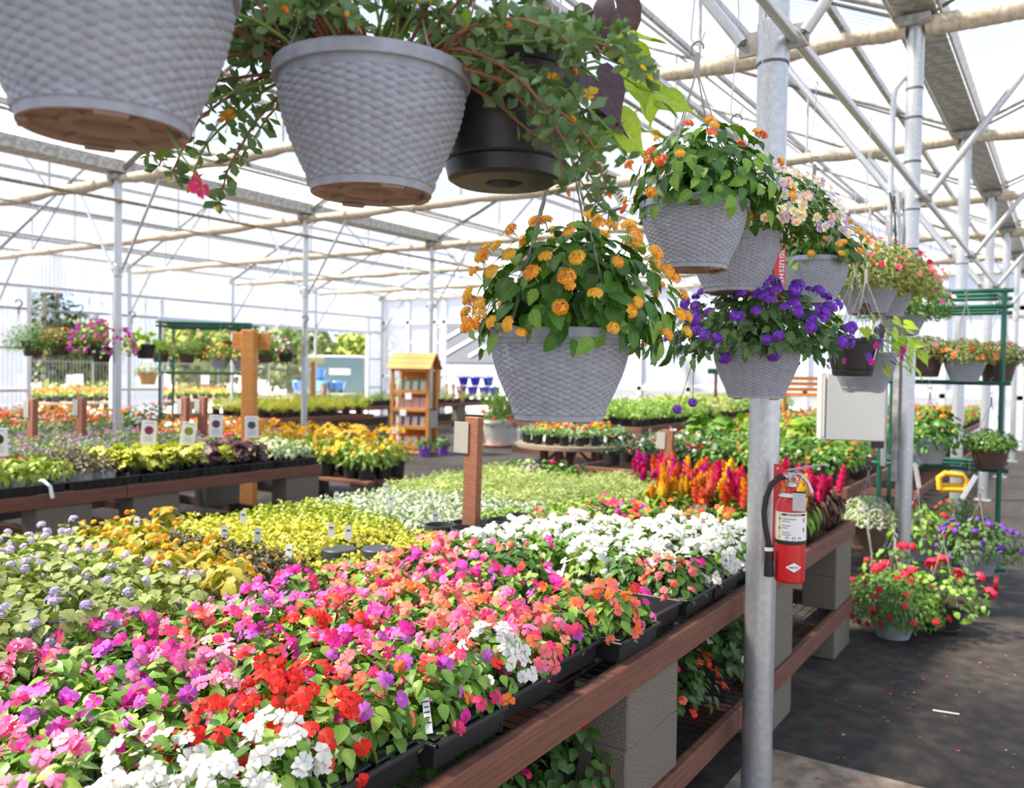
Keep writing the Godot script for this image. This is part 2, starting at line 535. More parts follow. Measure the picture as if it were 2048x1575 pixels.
				part("cable", Geo.new().tube(PackedVector3Array([Vector3(-0.13, 2.9, 0.07), Vector3(-0.09, 2.75, 0.09), Vector3(-0.07, 2.4, 0.08), Vector3(-0.08, 1.9, 0.07)]), 0.008, 6), M.hose_black, p)
				for y: float in [2.2, 2.5, 3.1, 3.4, 3.6]:
					part("band", Geo.new().lathe(PackedVector2Array([Vector2(r + 0.002, y), Vector2(r + 0.003, y + 0.008), Vector2(r + 0.002, y + 0.016)]), 20), M.dark_steel, p)
	# pipes that carry the hanging baskets
	for a: Array in [[0.885, 0.022, 2.86, "galvanised"], [1.55, 0.02, 2.9, "galvanised"], [LA - 0.09, 0.022, 3.75, "aged_pipe"], [5.7, 0.02, 3.95, "aged_pipe"], [8.2, 0.018, 3.95, "grey_steel"], [15.5, 0.02, 3.9, "grey_steel"], [3.3, 0.018, 3.98, "aged_pipe"], [12.8, 0.018, 3.96, "grey_steel"]]:
		var hp := struct("hanging_pipe", "long horizontal pipe above the benches")
		part("pipe", Geo.new().rod(at(a[0], a[2], U0), at(a[0], a[2], UE - 0.2), a[1], 10), M[a[3]], hp)
	walls()

func sheet_wall(parent: Node3D, a: Vector3, b: Vector3, y0: float, y1: float, m: Material, called := "wall_panel") -> void:
	# upright corrugated sheets from a to b, about a metre wide each
	var d := b - a
	var count := maxi(1, int(round(d.length() / 1.08)))
	var w := d.length() / count
	var g := corrugated(w, y1 - y0, w / maxf(1, round(w / 0.1)), 0.008).mesh()
	var x := d.normalized()
	for i in count:
		part(called, g, m, parent, Transform3D(Basis(x, x.cross(Vector3.UP) * -1.0, Vector3.UP), a + x * w * i + Vector3(0, y0, 0)))

func walls() -> void:
	# left wall, with a doorway and a long roll-up opening
	var w := struct("wall_left", "white translucent corrugated side wall with open bays")
	var L := LW
	var spans := [[U0, 10.45, 0.0, GUT + 0.2], [10.45, 12.55, 3.35, GUT + 0.2], [12.55, 13.95, 0.0, GUT + 0.2], [13.95, 22.0, 2.92, GUT + 0.2], [22.0, UE, 0.0, GUT + 0.2]]
	for s: Array in spans:
		sheet_wall(w, at(L, 0, s[0]), at(L, 0, s[1]), s[2], s[3], M.curtain if s[2] == 2.92 else M.wall_sheet)
	for y: float in [1.0, 2.0, 2.92, 3.45, GUT + 0.15]:
		if y > 2.9:
			part("rail", Geo.new().box(at(L - 0.05, y, (U0 + UE) / 2), Vector3(0.05, 0.06, UE - U0), 0.004), M.grey_steel, w)
		else:
			for s: Array in [[U0, 10.45], [12.55, 13.95], [22.0, UE]]:
				part("rail", Geo.new().box(at(L - 0.05, y, (s[0] + s[1]) / 2), Vector3(0.05, 0.05, s[1] - s[0]), 0.004), M.grey_steel, w)
	part("curtain_roll", Geo.new().rod(at(L - 0.12, 2.9, 13.8), at(L - 0.12, 2.9, 22.1), 0.06, 10), M.curtain, w)
	for u: float in [10.45, 12.55, 13.95, 22.0]:
		part("jamb", Geo.new().box(at(L - 0.04, 1.7, u), Vector3(0.1, 3.4, 0.1), 0.006), M.white_paint, w)
	for k in range(-2, 7):
		var u := 3.2 + 3.25 * k
		var p := struct("eave_post", "", at(L - 0.14, 0, minf(u, UE - 0.1)))
		part("pipe", Geo.new().lathe(PackedVector2Array([Vector2(0.045, 0), Vector2(0.045, GUT)]), 12), M.galvanised, p)
		part("brace", Geo.new().rod(Vector3(0.03, 2.95, 0), Vector3(1.0, GUT - 0.05, 0), 0.02, 6), M.grey_steel, p)
	# end wall with its gables
	var e := struct("wall_back", "pale blue translucent end wall with white frame")
	for s: Array in [[LR, 13.4, 0.0], [13.4, 17.7, 3.26], [17.7, LW, 0.0]]:
		sheet_wall(e, at(s[1], 0, UE), at(s[0], 0, UE), s[2], GUT + 0.1, M.wall_sheet)
	for bay: Array in [[LR, LB], [LB, LA], [LA, LW]]:
		var mid: float = (bay[0] + bay[1]) / 2
		var g := Geo.new()
		g.flat(at(bay[0], GUT + 0.1, UE), at(bay[1], GUT + 0.1, UE), at(mid, GUT + RISE + 0.1, UE), Vector3(0, 0, 1))
		part("gable_sheet", g, M.curtain, e)
	for y: float in [1.2, 3.26, GUT]:
		part("rail", Geo.new().box(at((LR + LW) / 2, y, UE - 0.06) if y > 2 else at((LR + 13.4) / 2, y, UE - 0.06), Vector3(LW - LR if y > 2 else 13.4 - LR, 0.12, 0.06), 0.005), M.white_paint, e)
	part("rail", Geo.new().box(at(19.15, 1.4, UE - 0.06), Vector3(2.9, 0.1, 0.06), 0.005), M.white_paint, e)
	for l: float in [20.4, 19.3, 18.1, 17.7, 13.4, 11.9, 10.5, 9.0, 7.4, 5.8, 4.2, 2.6, 1.0, -0.6, -2.2, -4.0, -6.0]:
		part("mullion", Geo.new().box(at(l, GUT / 2, UE - 0.05), Vector3(0.14, GUT, 0.08), 0.006), M.white_paint, e)
	# the other two sides, behind and to the right of the camera
	var r := struct("wall_right", "translucent side wall on the right of the aisle")
	sheet_wall(r, at(LR, 0, U0), at(LR, 0, UE), 0.0, GUT + 0.1, M.wall_sheet)
	var f := struct("wall_front", "translucent wall behind the camera")
	sheet_wall(f, at(LW, 0, U0), at(LR, 0, U0), 0.0, GUT + RISE, M.wall_sheet)

func leaf_geo(len: float, wid: float, segs := 4, o := {}) -> Geo:
	# a leaf along +z with its face up; o: fold, curl, shape, tooth
	var g := Geo.new()
	var fold: float = o.get("fold", 0.25)
	var curl: float = o.get("curl", 0.25)
	var kind: String = o.get("shape", "ovate")
	var tooth: float = o.get("tooth", 0.0)
	var pm := Vector3.ZERO
	var pl := Vector3.ZERO
	var pr := Vector3.ZERO
	for i in segs + 1:
		var t := float(i) / segs
		var w := 0.0
		var back := 0.0
		match kind:
			"round":
				w = pow(sin(PI * clampf(t * 0.97 + 0.03, 0, 1)), 0.6)
			"lance":
				w = pow(sin(PI * pow(t, 0.8)), 1.2)
			"heart":
				w = pow(1.0 - t, 0.75) * (1.0 if t > 0.0 else 0.8) * 1.15
				back = 0.22 * pow(1.0 - t, 3.0)
			"paddle":
				w = sin(PI * pow(t, 1.5))
			_:
				w = pow(sin(PI * pow(t, 0.72)), 0.9)
		w = maxf(w, 0.0) * wid * 0.5
		if tooth > 0.0 and i > 0 and i < segs:
			w *= 1.0 + (tooth if i % 2 == 0 else -tooth)
		var m := Vector3(0, -curl * len * t * t, len * t)
		var lf := m + Vector3(-w, fold * w - curl * w * 0.3, -back * len)
		var rt := m + Vector3(w, fold * w - curl * w * 0.3, -back * len)
		if i > 0:
			var cz := 2.0 * curl * (t - 0.5 / segs)
			var nl := Vector3(fold, 1, cz).normalized()
			var nr := Vector3(-fold, 1, cz).normalized()
			var nm := Vector3(0, 1, cz).normalized()
			var t0 := float(i - 1) / segs
			g.tri(pl, pm, m, nl, nm, nm, Vector2(0, t0), Vector2(0.5, t0), Vector2(0.5, t))
			g.tri(pl, m, lf, nl, nm, nl, Vector2(0, t0), Vector2(0.5, t), Vector2(0, t))
			g.tri(pm, pr, rt, nm, nr, nr, Vector2(0.5, t0), Vector2(1, t0), Vector2(1, t))
			g.tri(pm, rt, m, nm, nr, nm, Vector2(0.5, t0), Vector2(1, t), Vector2(0.5, t))
		pm = m
		pl = lf
		pr = rt
	return g

func heart_geo(len: float, curl: float) -> Geo:
	# a heart-shaped leaf: stalk notch at the origin, tip along +z, gently domed
	var g := Geo.new()
	var ring: Array[Vector3] = []
	var uv: Array[Vector2] = []
	var k := 22
	for i in k:
		var a := TAU * i / k
		var x := 16.0 * pow(sin(a), 3.0) / 30.0
		var z := (5.0 - (13.0 * cos(a) - 5.0 * cos(2.0 * a) - 2.0 * cos(3.0 * a) - cos(4.0 * a))) / 22.0 + 0.02
		if i == k / 2:
			z += 0.12
		ring.append(Vector3(x, 0.12 * absf(x) - curl * maxf(z, 0.0) * maxf(z, 0.0) + 0.03 * sin(i * 2.1), z) * len)
		uv.append(Vector2(0.5 + x * 0.9, clampf(z, 0.0, 1.0)))
	var c := Vector3(0, -curl * 0.09, 0.3) * len
	for i in k:
		var j := (i + 1) % k
		var na := (Vector3(-ring[i].x * 0.6 / len, 1, curl * 2.0 * ring[i].z / len)).normalized()
		var nb := (Vector3(-ring[j].x * 0.6 / len, 1, curl * 2.0 * ring[j].z / len)).normalized()
		g.tri(c, ring[i], ring[j], Vector3(0, 1, 0.15).normalized(), na, nb, Vector2(0.5, 0.3), uv[i], uv[j])
	return g

func disc_leaf(r: float, lobes: int, depth: float, ruffle: float) -> Geo:
	# a rounded lobed leaf that faces up, its stalk at -z
	var g := Geo.new()
	var k := 18
	var ring: Array[Vector3] = []
	for i in k:
		var a := TAU * i / k
		var q := r * (1.0 - depth * (0.5 + 0.5 * cos(a * lobes)))
		ring.append(Vector3(sin(a) * q, ruffle * r * sin(a * lobes * 1.5 + 0.5), cos(a) * q))
	for i in k:
		var a: Vector3 = ring[i]
		var b: Vector3 = ring[(i + 1) % k]
		var n1 := (Vector3.UP - a * 2.5).normalized()
		var n2 := (Vector3.UP - b * 2.5).normalized()
		g.tri(Vector3(0, -0.15 * r, 0), a, b, Vector3.UP, n1, n2, Vector2(0.5, 0.5), Vector2(0.5 + a.x / r * 0.5, 0.5 + a.z / r * 0.5), Vector2(0.5 + b.x / r * 0.5, 0.5 + b.z / r * 0.5))
	return g

func petals(count: int, r: float, spread: float, notch: float, cup: float, droop := 0.0, eye := Color(0.6, 0.35, 0.35), eye_r := 0.12, sd := 1) -> Geo:
	# an open flower that faces up
	var g := Geo.new()
	var q := RandomNumberGenerator.new()
	q.seed = sd
	for p in count:
		var mid := TAU * p / count + q.randf_range(-0.08, 0.08)
		var half := PI / count * spread
		var lift := (0.06 if p % 2 == 0 else 0.0) * r + q.randf_range(-0.05, 0.05) * r
		var tip := q.randf_range(-0.28, 0.2) - droop * (1.0 if p < 2 else 0.3)
		var prev := Vector3.ZERO
		for i in 6:
			var s := i / 5.0 * 2.0 - 1.0
			var rr := r * (1.0 - 0.28 * s * s * s * s - notch * exp(-s * s * 14.0)) * q.randf_range(0.95, 1.03)
			var a := mid + s * half
			var pt := Vector3(cos(a) * rr, lift + cup * rr + tip * rr * (1.0 - 0.4 * absf(s)), sin(a) * rr)
			if i > 0:
				var root := Vector3(cos(mid) * r * 0.06, 0, sin(mid) * r * 0.06)
				var nr := (Vector3.UP - Vector3(cos(mid), 0, sin(mid)) * (cup + tip) * 1.3 + Vector3(-sin(mid), 0, cos(mid)) * s * 0.25).normalized()
				g.tri(root, prev, pt, nr, nr, nr)
			prev = pt
	if eye_r > 0.0:
		g.tint = eye
		for i in 5:
			var a := TAU * i / 5
			var b := TAU * (i + 1) / 5
			g.tri(Vector3(0, 0.08 * r + 0.0012, 0), Vector3(cos(a), 0.02, sin(a)) * r * eye_r + Vector3(0, 0.0012 + 0.06 * r, 0), Vector3(cos(b), 0.02, sin(b)) * r * eye_r + Vector3(0, 0.0012 + 0.06 * r, 0), Vector3.UP, Vector3.UP, Vector3.UP)
	return g

func umbel(r: float, count: int, floret: float, pet: int, cols: Array, cover := 0.55, sd := 1) -> Geo:
	# a domed head of small florets
	var g := Geo.new()
	var q := RandomNumberGenerator.new()
	q.seed = sd
	for i in count:
		var y := 1.0 - (i + 0.5) / count * (1.0 + cover - 0.45)
		var a := i * 2.39996
		var s := sqrt(maxf(0.0, 1.0 - y * y))
		var d := Vector3(cos(a) * s, y, sin(a) * s)
		g.tint = cols[q.randi() % cols.size()]
		var x := d.cross(Vector3.UP if absf(d.y) < 0.95 else Vector3.RIGHT).normalized()
		var z := x.cross(d)
		var c := d * r * q.randf_range(0.9, 1.06) * Vector3(1, 0.72, 1)
		var spin := q.randf() * TAU
		for p in pet:
			var b := spin + TAU * p / pet
			var h := TAU / pet * 0.47
			var e0 := (x * cos(b - h) + z * sin(b - h)) * floret * 0.85
			var e1 := (x * cos(b) + z * sin(b)) * floret * 1.1 + d * floret * 0.15
			var e2 := (x * cos(b + h) + z * sin(b + h)) * floret * 0.85
			g.tri(c, c + e0, c + e1, d, d, d)
			g.tri(c, c + e1, c + e2, d, d, d)
	g.tint = Color(0.25, 0.4, 0.15)
	g.tube(PackedVector3Array([Vector3(0, r * 0.3, 0), Vector3(0, -r * 1.6, 0)]), r * 0.07, 4, -1.0, false)
	return g

func daisy(r: float, rays: int, ray_w: float, core: Color, core_r: float, droop: float, sd := 1) -> Geo:
	var g := Geo.new()
	var q := RandomNumberGenerator.new()
	q.seed = sd
	for i in rays:
		var a := TAU * i / rays + q.randf_range(-0.06, 0.06)
		var o := Vector3(cos(a), 0, sin(a))
		var s := Vector3(-sin(a), 0, cos(a)) * r * ray_w
		var k := q.randf_range(0.88, 1.05)
		var nn := (Vector3.UP + o * droop).normalized()
		var p0 := o * r * core_r * 0.6
		var p1 := o * r * 0.62 * k - Vector3(0, droop * 0.3 * r, 0)
		var p2 := o * r * k - Vector3(0, droop * r, 0)
		g.tri(p0, p1 + s, p1 - s, nn, nn, nn)
		g.tri(p1 + s, p2, p1 - s, nn, nn, nn)
	g.tint = core
	g.lathe(PackedVector2Array([Vector2(r * core_r, 0), Vector2(r * core_r * 0.8, r * core_r * 0.6), Vector2(0, r * core_r * 0.85)]), 7, Vector3.ZERO, true)
	return g

func plume(h: float, r: float, sd: int) -> Geo:
	# a feathery upright flower spike
	var g := Geo.new()
	var q := RandomNumberGenerator.new()
	q.seed = sd
	for i in 150:
		var t := sqrt(q.randf())
		t = 1.0 - t * 0.98
		var a := i * 2.4
		var w := r * pow(sin(PI * clampf(t * 0.85 + 0.12, 0, 1)), 0.8) * (1.0 - t * 0.35)
		var o := Vector3(cos(a), 0, sin(a))
		var b := o * w * 0.5 + Vector3(0, t * h, 0)
		var tip := o * w * q.randf_range(0.9, 1.25) + Vector3(0, t * h + h * q.randf_range(0.06, 0.16), 0)
		var s := Vector3(-sin(a), 0, cos(a)) * r * 0.24
		var k := q.randf_range(0.8, 1.1)
		g.tint = Color(k, k, k)
		g.tri(b + s, b - s, tip, o, o, (o + Vector3.UP).normalized())
		g.tri(b + s + Vector3(0, -h * 0.05, 0), b - s + Vector3(0, -h * 0.05, 0), tip, (o + Vector3.DOWN * 0.4).normalized(), (o + Vector3.DOWN * 0.4).normalized(), o)
	return g

func jitter(q: RandomNumberGenerator) -> Vector3:
	return Vector3(q.randf_range(-1, 1), q.randf_range(-1, 1), q.randf_range(-1, 1))

func facing(up: Vector3, fwd: Vector3, where: Vector3, s: float) -> Transform3D:
	var y := up.normalized()
	var z := (fwd - y * fwd.dot(y))
	if z.length() < 0.01:
		z = y.cross(Vector3.RIGHT)
	z = z.normalized()
	return Transform3D(Basis(y.cross(z), y, z) * s, where)

func mound(q: RandomNumberGenerator, count: int, r: Vector3, o := {}) -> Array[Transform3D]:
	# leaf places over a dome whose base centre is the origin
	var out: Array[Transform3D] = []
	var low: float = o.get("low", -0.1)
	var deep: float = o.get("deep", 0.5)
	var up: float = o.get("up", 0.7)
	var wild: float = o.get("wild", 0.4)
	var smin: float = o.get("smin", 0.75)
	var smax: float = o.get("smax", 1.2)
	var hang: float = o.get("hang", 0.25)
	var square: float = o.get("square", 0.6)
	var back: float = o.get("back", 0.02)
	for i in count:
		var a := q.randf() * TAU
		var y := q.randf_range(low, 1.0)
		var s := sqrt(maxf(0.0, 1.0 - y * y))
		var d := Vector3(cos(a) * s, y, sin(a) * s)
		var k := 1.0 - pow(q.randf(), 1.7) * deep
		var sq := 1.0 / pow(maxf(absf(cos(a)), absf(sin(a))), square)
		var p := Vector3(d.x * r.x * sq, d.y * r.y, d.z * r.z * sq) * k
		var n := (d * 0.8 + Vector3.UP * up + jitter(q) * wild)
		var f := Vector3(d.x, -hang, d.z) + jitter(q) * 0.6
		var x := facing(n, f, p, q.randf_range(smin, smax))
		x.origin -= x.basis.z.normalized() * back
		out.append(x)
	return out

func blooms(q: RandomNumberGenerator, count: int, r: Vector3, o := {}) -> Array[Transform3D]:
	var out: Array[Transform3D] = []
	var low: float = o.get("flow", 0.15)
	var wild: float = o.get("fwild", 0.45)
	var lift: float = o.get("lift", 1.04)
	var square: float = o.get("square", 0.6)
	var lean: Vector3 = o.get("lean", Vector3.ZERO)
	for i in count:
		var a := q.randf() * TAU
		var y := q.randf_range(low, 1.0)
		var s := sqrt(maxf(0.0, 1.0 - y * y))
		var d := Vector3(cos(a) * s, y, sin(a) * s)
		var sq := 1.0 / pow(maxf(absf(cos(a)), absf(sin(a))), square)
		var p := Vector3(d.x * r.x * sq, d.y * r.y, d.z * r.z * sq) * lift * q.randf_range(0.95, 1.05)
		out.append(facing(Vector3(d.x, d.y * 0.6, d.z) * 0.75 + Vector3.UP * float(o.get("fup", 0.3)) + jitter(q) * wild + lean, jitter(q), p, q.randf_range(0.8, 1.15)))
	return out

func merge(shape: Geo, places: Array[Transform3D], q: RandomNumberGenerator, vary := 0.25) -> Geo:
	var g := Geo.new()
	for x in places:
		var k := 1.0 - q.randf() * vary
		g.add(shape, x, Color(k * q.randf_range(0.92, 1.0), k, k * q.randf_range(0.85, 1.0)))
	return g

func leaf_mat(key: String, base: Color, vein: Color, pairs := 6, rough := 0.5, mottle := 0.12) -> StandardMaterial3D:
	return mat(key, Color.WHITE, rough, {"albedo_texture": leaf_tex(base, vein, pairs, mottle), "vertex_color_use_as_albedo": true, "backlight_enabled": true, "backlight": Color(0.62, 0.7, 0.35)})

func petal_mat(key: String, col: Color) -> StandardMaterial3D:
	return mat(key, col, 0.6, {"vertex_color_use_as_albedo": true, "backlight_enabled": true, "backlight": Color(0.6, 0.6, 0.6)})

func plant_stock() -> void:
	# leaf and petal colours
	leaf_mat("imp_leaf", rgb(122, 167, 63), rgb(150, 190, 110), 6, 0.42)
	leaf_mat("imp_leaf_pale", rgb(163, 195, 80), rgb(180, 210, 130), 6, 0.42)
	leaf_mat("imp_leaf_dark", rgb(85, 128, 52), rgb(110, 150, 90), 6, 0.42)
	leaf_mat("lantana_leaf", rgb(78, 130, 40), rgb(128, 172, 90), 8, 0.45)
	leaf_mat("lantana_leaf_dark", rgb(54, 99, 35), rgb(96, 140, 74), 8, 0.45)
	leaf_mat("lantana_leaf_pale", rgb(122, 167, 52), rgb(168, 204, 116), 8, 0.45)
	leaf_mat("purslane_leaf", rgb(124, 156, 106), rgb(140, 170, 110), 1, 0.4)
	leaf_mat("purslane_leaf_pale", rgb(140, 170, 70), rgb(170, 190, 100), 1, 0.4)
	leaf_mat("chartreuse_leaf", rgb(172, 204, 30), rgb(206, 224, 110), 4, 0.45)
	leaf_mat("plum_leaf", rgb(84, 62, 74), rgb(120, 84, 110), 4, 0.45)
	leaf_mat("verbena_leaf", rgb(94, 128, 72), rgb(136, 164, 106), 7, 0.6)
	leaf_mat("small_leaf", rgb(104, 146, 54), rgb(130, 170, 90), 3, 0.5)
	leaf_mat("moss_leaf", rgb(152, 159, 84), rgb(160, 176, 110), 3, 0.5)
	leaf_mat("golden_leaf", rgb(232, 222, 84), rgb(240, 232, 130), 2, 0.5)
	leaf_mat("lime_leaf", rgb(194, 204, 65), rgb(200, 214, 110), 2, 0.5)
	leaf_mat("bronze_leaf", rgb(98, 84, 60), rgb(130, 112, 80), 2, 0.5)
	leaf_mat("silver_leaf", rgb(214, 222, 208), rgb(226, 232, 222), 2, 0.6)
	leaf_mat("feather_leaf", rgb(207, 216, 142), rgb(200, 220, 176), 1, 0.6)
	leaf_mat("nettle_leaf", rgb(191, 199, 123), rgb(110, 156, 76), 5, 0.55)
	leaf_mat("yellow_broad_leaf", rgb(206, 188, 70), rgb(226, 214, 120), 6, 0.5)
	leaf_mat("celosia_leaf", rgb(150, 184, 66), rgb(186, 208, 110), 7, 0.5)
	leaf_mat("maroon_leaf", rgb(110, 70, 60), rgb(150, 96, 84), 7, 0.5)
	leaf_mat("heuchera_leaf", rgb(216, 212, 88), rgb(236, 232, 150), 5, 0.5)
	leaf_mat("grape_leaf", rgb(120, 82, 92), rgb(90, 50, 66), 5, 0.5)
	leaf_mat("mauve_leaf", rgb(176, 154, 158), rgb(96, 64, 78), 5, 0.5)
	leaf_mat("brunnera_leaf", rgb(214, 224, 186), rgb(110, 150, 80), 6, 0.5)
	leaf_mat("coleus_leaf", rgb(176, 60, 70), rgb(190, 206, 80), 3, 0.5)
	leaf_mat("coleus_lime", rgb(170, 194, 64), rgb(170, 60, 60), 3, 0.5)
	leaf_mat("grass_gold", rgb(206, 196, 70), rgb(220, 206, 90), 1, 0.6)
	leaf_mat("grass_green", rgb(119, 159, 61), rgb(140, 176, 90), 1, 0.6)
	leaf_mat("herb_leaf", rgb(143, 181, 75), rgb(160, 198, 116), 4, 0.5)
	leaf_mat("tree_leaf", rgb(132, 144, 77), rgb(110, 132, 80), 2, 0.7)
	leaf_mat("conifer_leaf", rgb(66, 88, 62), rgb(76, 96, 70), 2, 0.7)
	for a: Array in [["white", 236, 236, 231], ["red", 232, 40, 26], ["coral", 246, 116, 84], ["orange", 250, 122, 36], ["pink", 246, 124, 178], ["pale_pink", 250, 176, 196], ["hot_pink", 236, 46, 116], ["magenta", 214, 20, 150], ["violet", 198, 84, 206], ["salmon", 252, 146, 132], ["lilac", 206, 180, 224], ["yellow", 252, 212, 44], ["gold", 248, 172, 28], ["crimson", 220, 18, 100], ["purple", 110, 44, 178], ["rose", 240, 110, 120], ["blush", 250, 210, 190], ["cream", 250, 240, 196], ["rust", 226, 92, 30], ["lavender", 160, 120, 214], ["dark_red", 176, 16, 30], ["magenta_light", 226, 84, 200]]:
		petal_mat(a[0], rgb(a[1], a[2], a[3]))
	mat("mixed_bloom", Color.WHITE, 0.6, {"vertex_color_use_as_albedo": true, "backlight_enabled": true, "backlight": Color(0.5, 0.5, 0.5)})
	# shapes
	K.imp_leaf = leaf_geo(0.042, 0.03, 4, {"fold": 0.3, "curl": 0.3})
	K.lantana_leaf = leaf_geo(0.056, 0.037, 10, {"fold": 0.22, "curl": 0.35, "tooth": 0.06})
	K.purslane_leaf = leaf_geo(0.028, 0.0155, 3, {"fold": 0.15, "curl": 0.05, "shape": "paddle"})
	K.heart_leaf = heart_geo(0.1, 0.25)
	K.verbena_leaf = leaf_geo(0.045, 0.026, 6, {"fold": 0.2, "curl": 0.3, "tooth": 0.15})
	K.tiny_leaf = leaf_geo(0.036, 0.0135, 2, {"fold": 0.1, "curl": 0.2})
	K.bead_leaf = leaf_geo(0.02, 0.017, 3, {"fold": 0.15, "curl": 0.2, "shape": "round"})
	K.silver_leaf = leaf_geo(0.03, 0.017, 3, {"fold": 0.25, "curl": 0.3})
	K.feather_leaf = leaf_geo(0.05, 0.006, 3, {"fold": 0.1, "curl": 0.4})
	K.nettle_leaf = leaf_geo(0.042, 0.036, 6, {"fold": 0.2, "curl": 0.3, "tooth": 0.12})
	K.broad_leaf = leaf_geo(0.06, 0.036, 4, {"fold": 0.25, "curl": 0.4})
	K.lance_leaf = leaf_geo(0.085, 0.03, 5, {"fold": 0.25, "curl": 0.45, "shape": "lance"})
	K.blade = leaf_geo(0.16, 0.007, 4, {"fold": 0.2, "curl": 0.35})
	K.lobed_leaf = disc_leaf(0.042, 5, 0.3, 0.22)
	K.big_leaf = leaf_geo(0.2, 0.14, 3, {"fold": 0.15, "curl": 0.2})
	K.needle_spray = leaf_geo(0.7, 0.34, 3, {"fold": 0.2, "curl": 0.4})
	K.imp = []
	for i in 4:
		K.imp.append(petals(5, 0.0195, 1.0, 0.17, 0.04, [0.0, 0.15, 0.45, 0.8][i], Color(0.75, 0.5, 0.5), 0.09, 11 + i).mesh())
	K.cali = petals(5, 0.0165, 1.05, 0.06, 0.28, 0.1, Color(0.95, 0.62, 0.06), 0.34, 5).mesh()
	K.trumpet = petals(5, 0.03, 1.15, 0.04, 0.25, 0.1, Color(0.6, 0.5, 0.7), 0.14, 8).mesh()
	K.trumpet_small = petals(5, 0.022, 1.15, 0.04, 0.25, 0.1, Color(0.6, 0.5, 0.7), 0.14, 8).mesh()
	K.moss_rose = petals(5, 0.021, 1.05, 0.14, 0.3, 0.1, Color(1, 0.75, 0.2), 0.25, 6).mesh()
	var oy := [Color(0.93, 0.24, 0.02), Color(0.98, 0.42, 0.03), Color(0.98, 0.5, 0.04)]
	var yl := [Color(0.98, 0.5, 0.03), Color(0.98, 0.58, 0.05), Color(0.97, 0.42, 0.03)]
	var rd := [Color(0.85, 0.05, 0.04), Color(0.9, 0.12, 0.06), Color(0.95, 0.35, 0.05)]
	K.lantana_orange = [umbel(0.0155, 46, 0.0037, 4, oy, 0.6, 1).mesh(), umbel(0.0145, 42, 0.0037, 4, yl, 0.6, 2).mesh(), umbel(0.0135, 38, 0.0037, 4, oy + yl, 0.55, 3).mesh()]
	K.lantana_red = [umbel(0.0145, 42, 0.0037, 4, rd, 0.55, 1).mesh(), umbel(0.014, 40, 0.0037, 4, oy, 0.55, 2).mesh(), umbel(0.013, 36, 0.0037, 4, oy + yl, 0.5, 3).mesh()]
	var pu := [Color(0.16, 0.03, 0.5), Color(0.22, 0.05, 0.6), Color(0.3, 0.06, 0.62)]
	K.verbena = [umbel(0.021, 34, 0.007, 5, pu, 0.5, 1).mesh(), umbel(0.017, 24, 0.007, 5, pu, 0.35, 2).mesh()]
	K.lilac_head = [umbel(0.016, 16, 0.0065, 4, [Color(0.52, 0.4, 0.72), Color(0.62, 0.5, 0.8)], 0.5, 1).mesh()]
	K.geranium = [umbel(0.036, 30, 0.014, 5, [Color(0.78, 0.02, 0.05), Color(0.85, 0.03, 0.1)], 0.6, 1).mesh()]
	K.geranium_pink = [umbel(0.036, 30, 0.014, 5, [Color(0.85, 0.1, 0.22), Color(0.9, 0.2, 0.3)], 0.6, 1).mesh()]
	K.rudbeckia = [daisy(0.035, 13, 0.16, Color(0.14, 0.06, 0.03), 0.26, 0.35, 1).mesh(), daisy(0.032, 12, 0.17, Color(0.3, 0.14, 0.02), 0.26, 0.15, 2).mesh()]
	K.daisy = [daisy(0.02, 12, 0.2, Color(0.9, 0.5, 0.05), 0.3, 0.1, 1).mesh()]
	K.ball = [umbel(0.022, 26, 0.01, 5, [Color.WHITE, Color(0.85, 0.8, 0.8)], 0.5, 1).mesh()]
	K.ball_small = [umbel(0.0125, 16, 0.0058, 5, [Color.WHITE, Color(0.9, 0.82, 0.7)], 0.4, 1).mesh()]
	K.star = [petals(5, 0.011, 0.7, 0.0, 0.1, 0.0, Color(0.9, 0.6, 0.1), 0.2, 3).mesh()]
	K.plume = [plume(0.13, 0.033, 1).mesh(), plume(0.1, 0.036, 2).mesh(), plume(0.15, 0.027, 3).mesh()]

# foliage meshes by kind, several variants each, shared by all plants of that kind
var stock := {}
func foliage(kind: String, variant: int, count: int, r: Vector3, shape: Geo, o := {}) -> ArrayMesh:
	var key := "%s_%d_%s" % [kind, variant, r]
	if not stock.has(key):
		var q := RandomNumberGenerator.new()
		q.seed = hash(key)
		var g := merge(shape, mound(q, count, r, o), q, float(o.get("vary", 0.28)))
		if o.has("stems"):
			g.tint = o.get("stem_tint", Color(0.7, 0.8, 0.5))
			for i in int(o.stems):
				var a := q.randf() * TAU
				var e := Vector3(cos(a) * r.x * q.randf_range(0.1, 0.8), r.y * q.randf_range(0.4, 0.95), sin(a) * r.z * q.randf_range(0.1, 0.8))
				g.tube(PackedVector3Array([Vector3(e.x * 0.25, -0.01, e.z * 0.25), e * 0.55 + Vector3(0, 0.01, 0), e]), 0.0022, 3, 0.0012, false)
		stock[key] = g.mesh()
	return stock[key]

func flowers(parent: Node3D, meshes: Array, places: Array[Transform3D], mats: Array, q: RandomNumberGenerator, called := "flower", up := Vector3.ZERO) -> void:
	for x in places:
		x.origin += up
		part(called, meshes[q.randi() % meshes.size()], mats[q.randi() % mats.size()], parent, x)

func leaves(parent: Node3D, shape: ArrayMesh, places: Array[Transform3D], mats: Array, q: RandomNumberGenerator, up := Vector3.ZERO, called := "leaf") -> void:
	for x in places:
		x.origin += up
		part(called, shape, mats[q.randi() % mats.size()], parent, x)

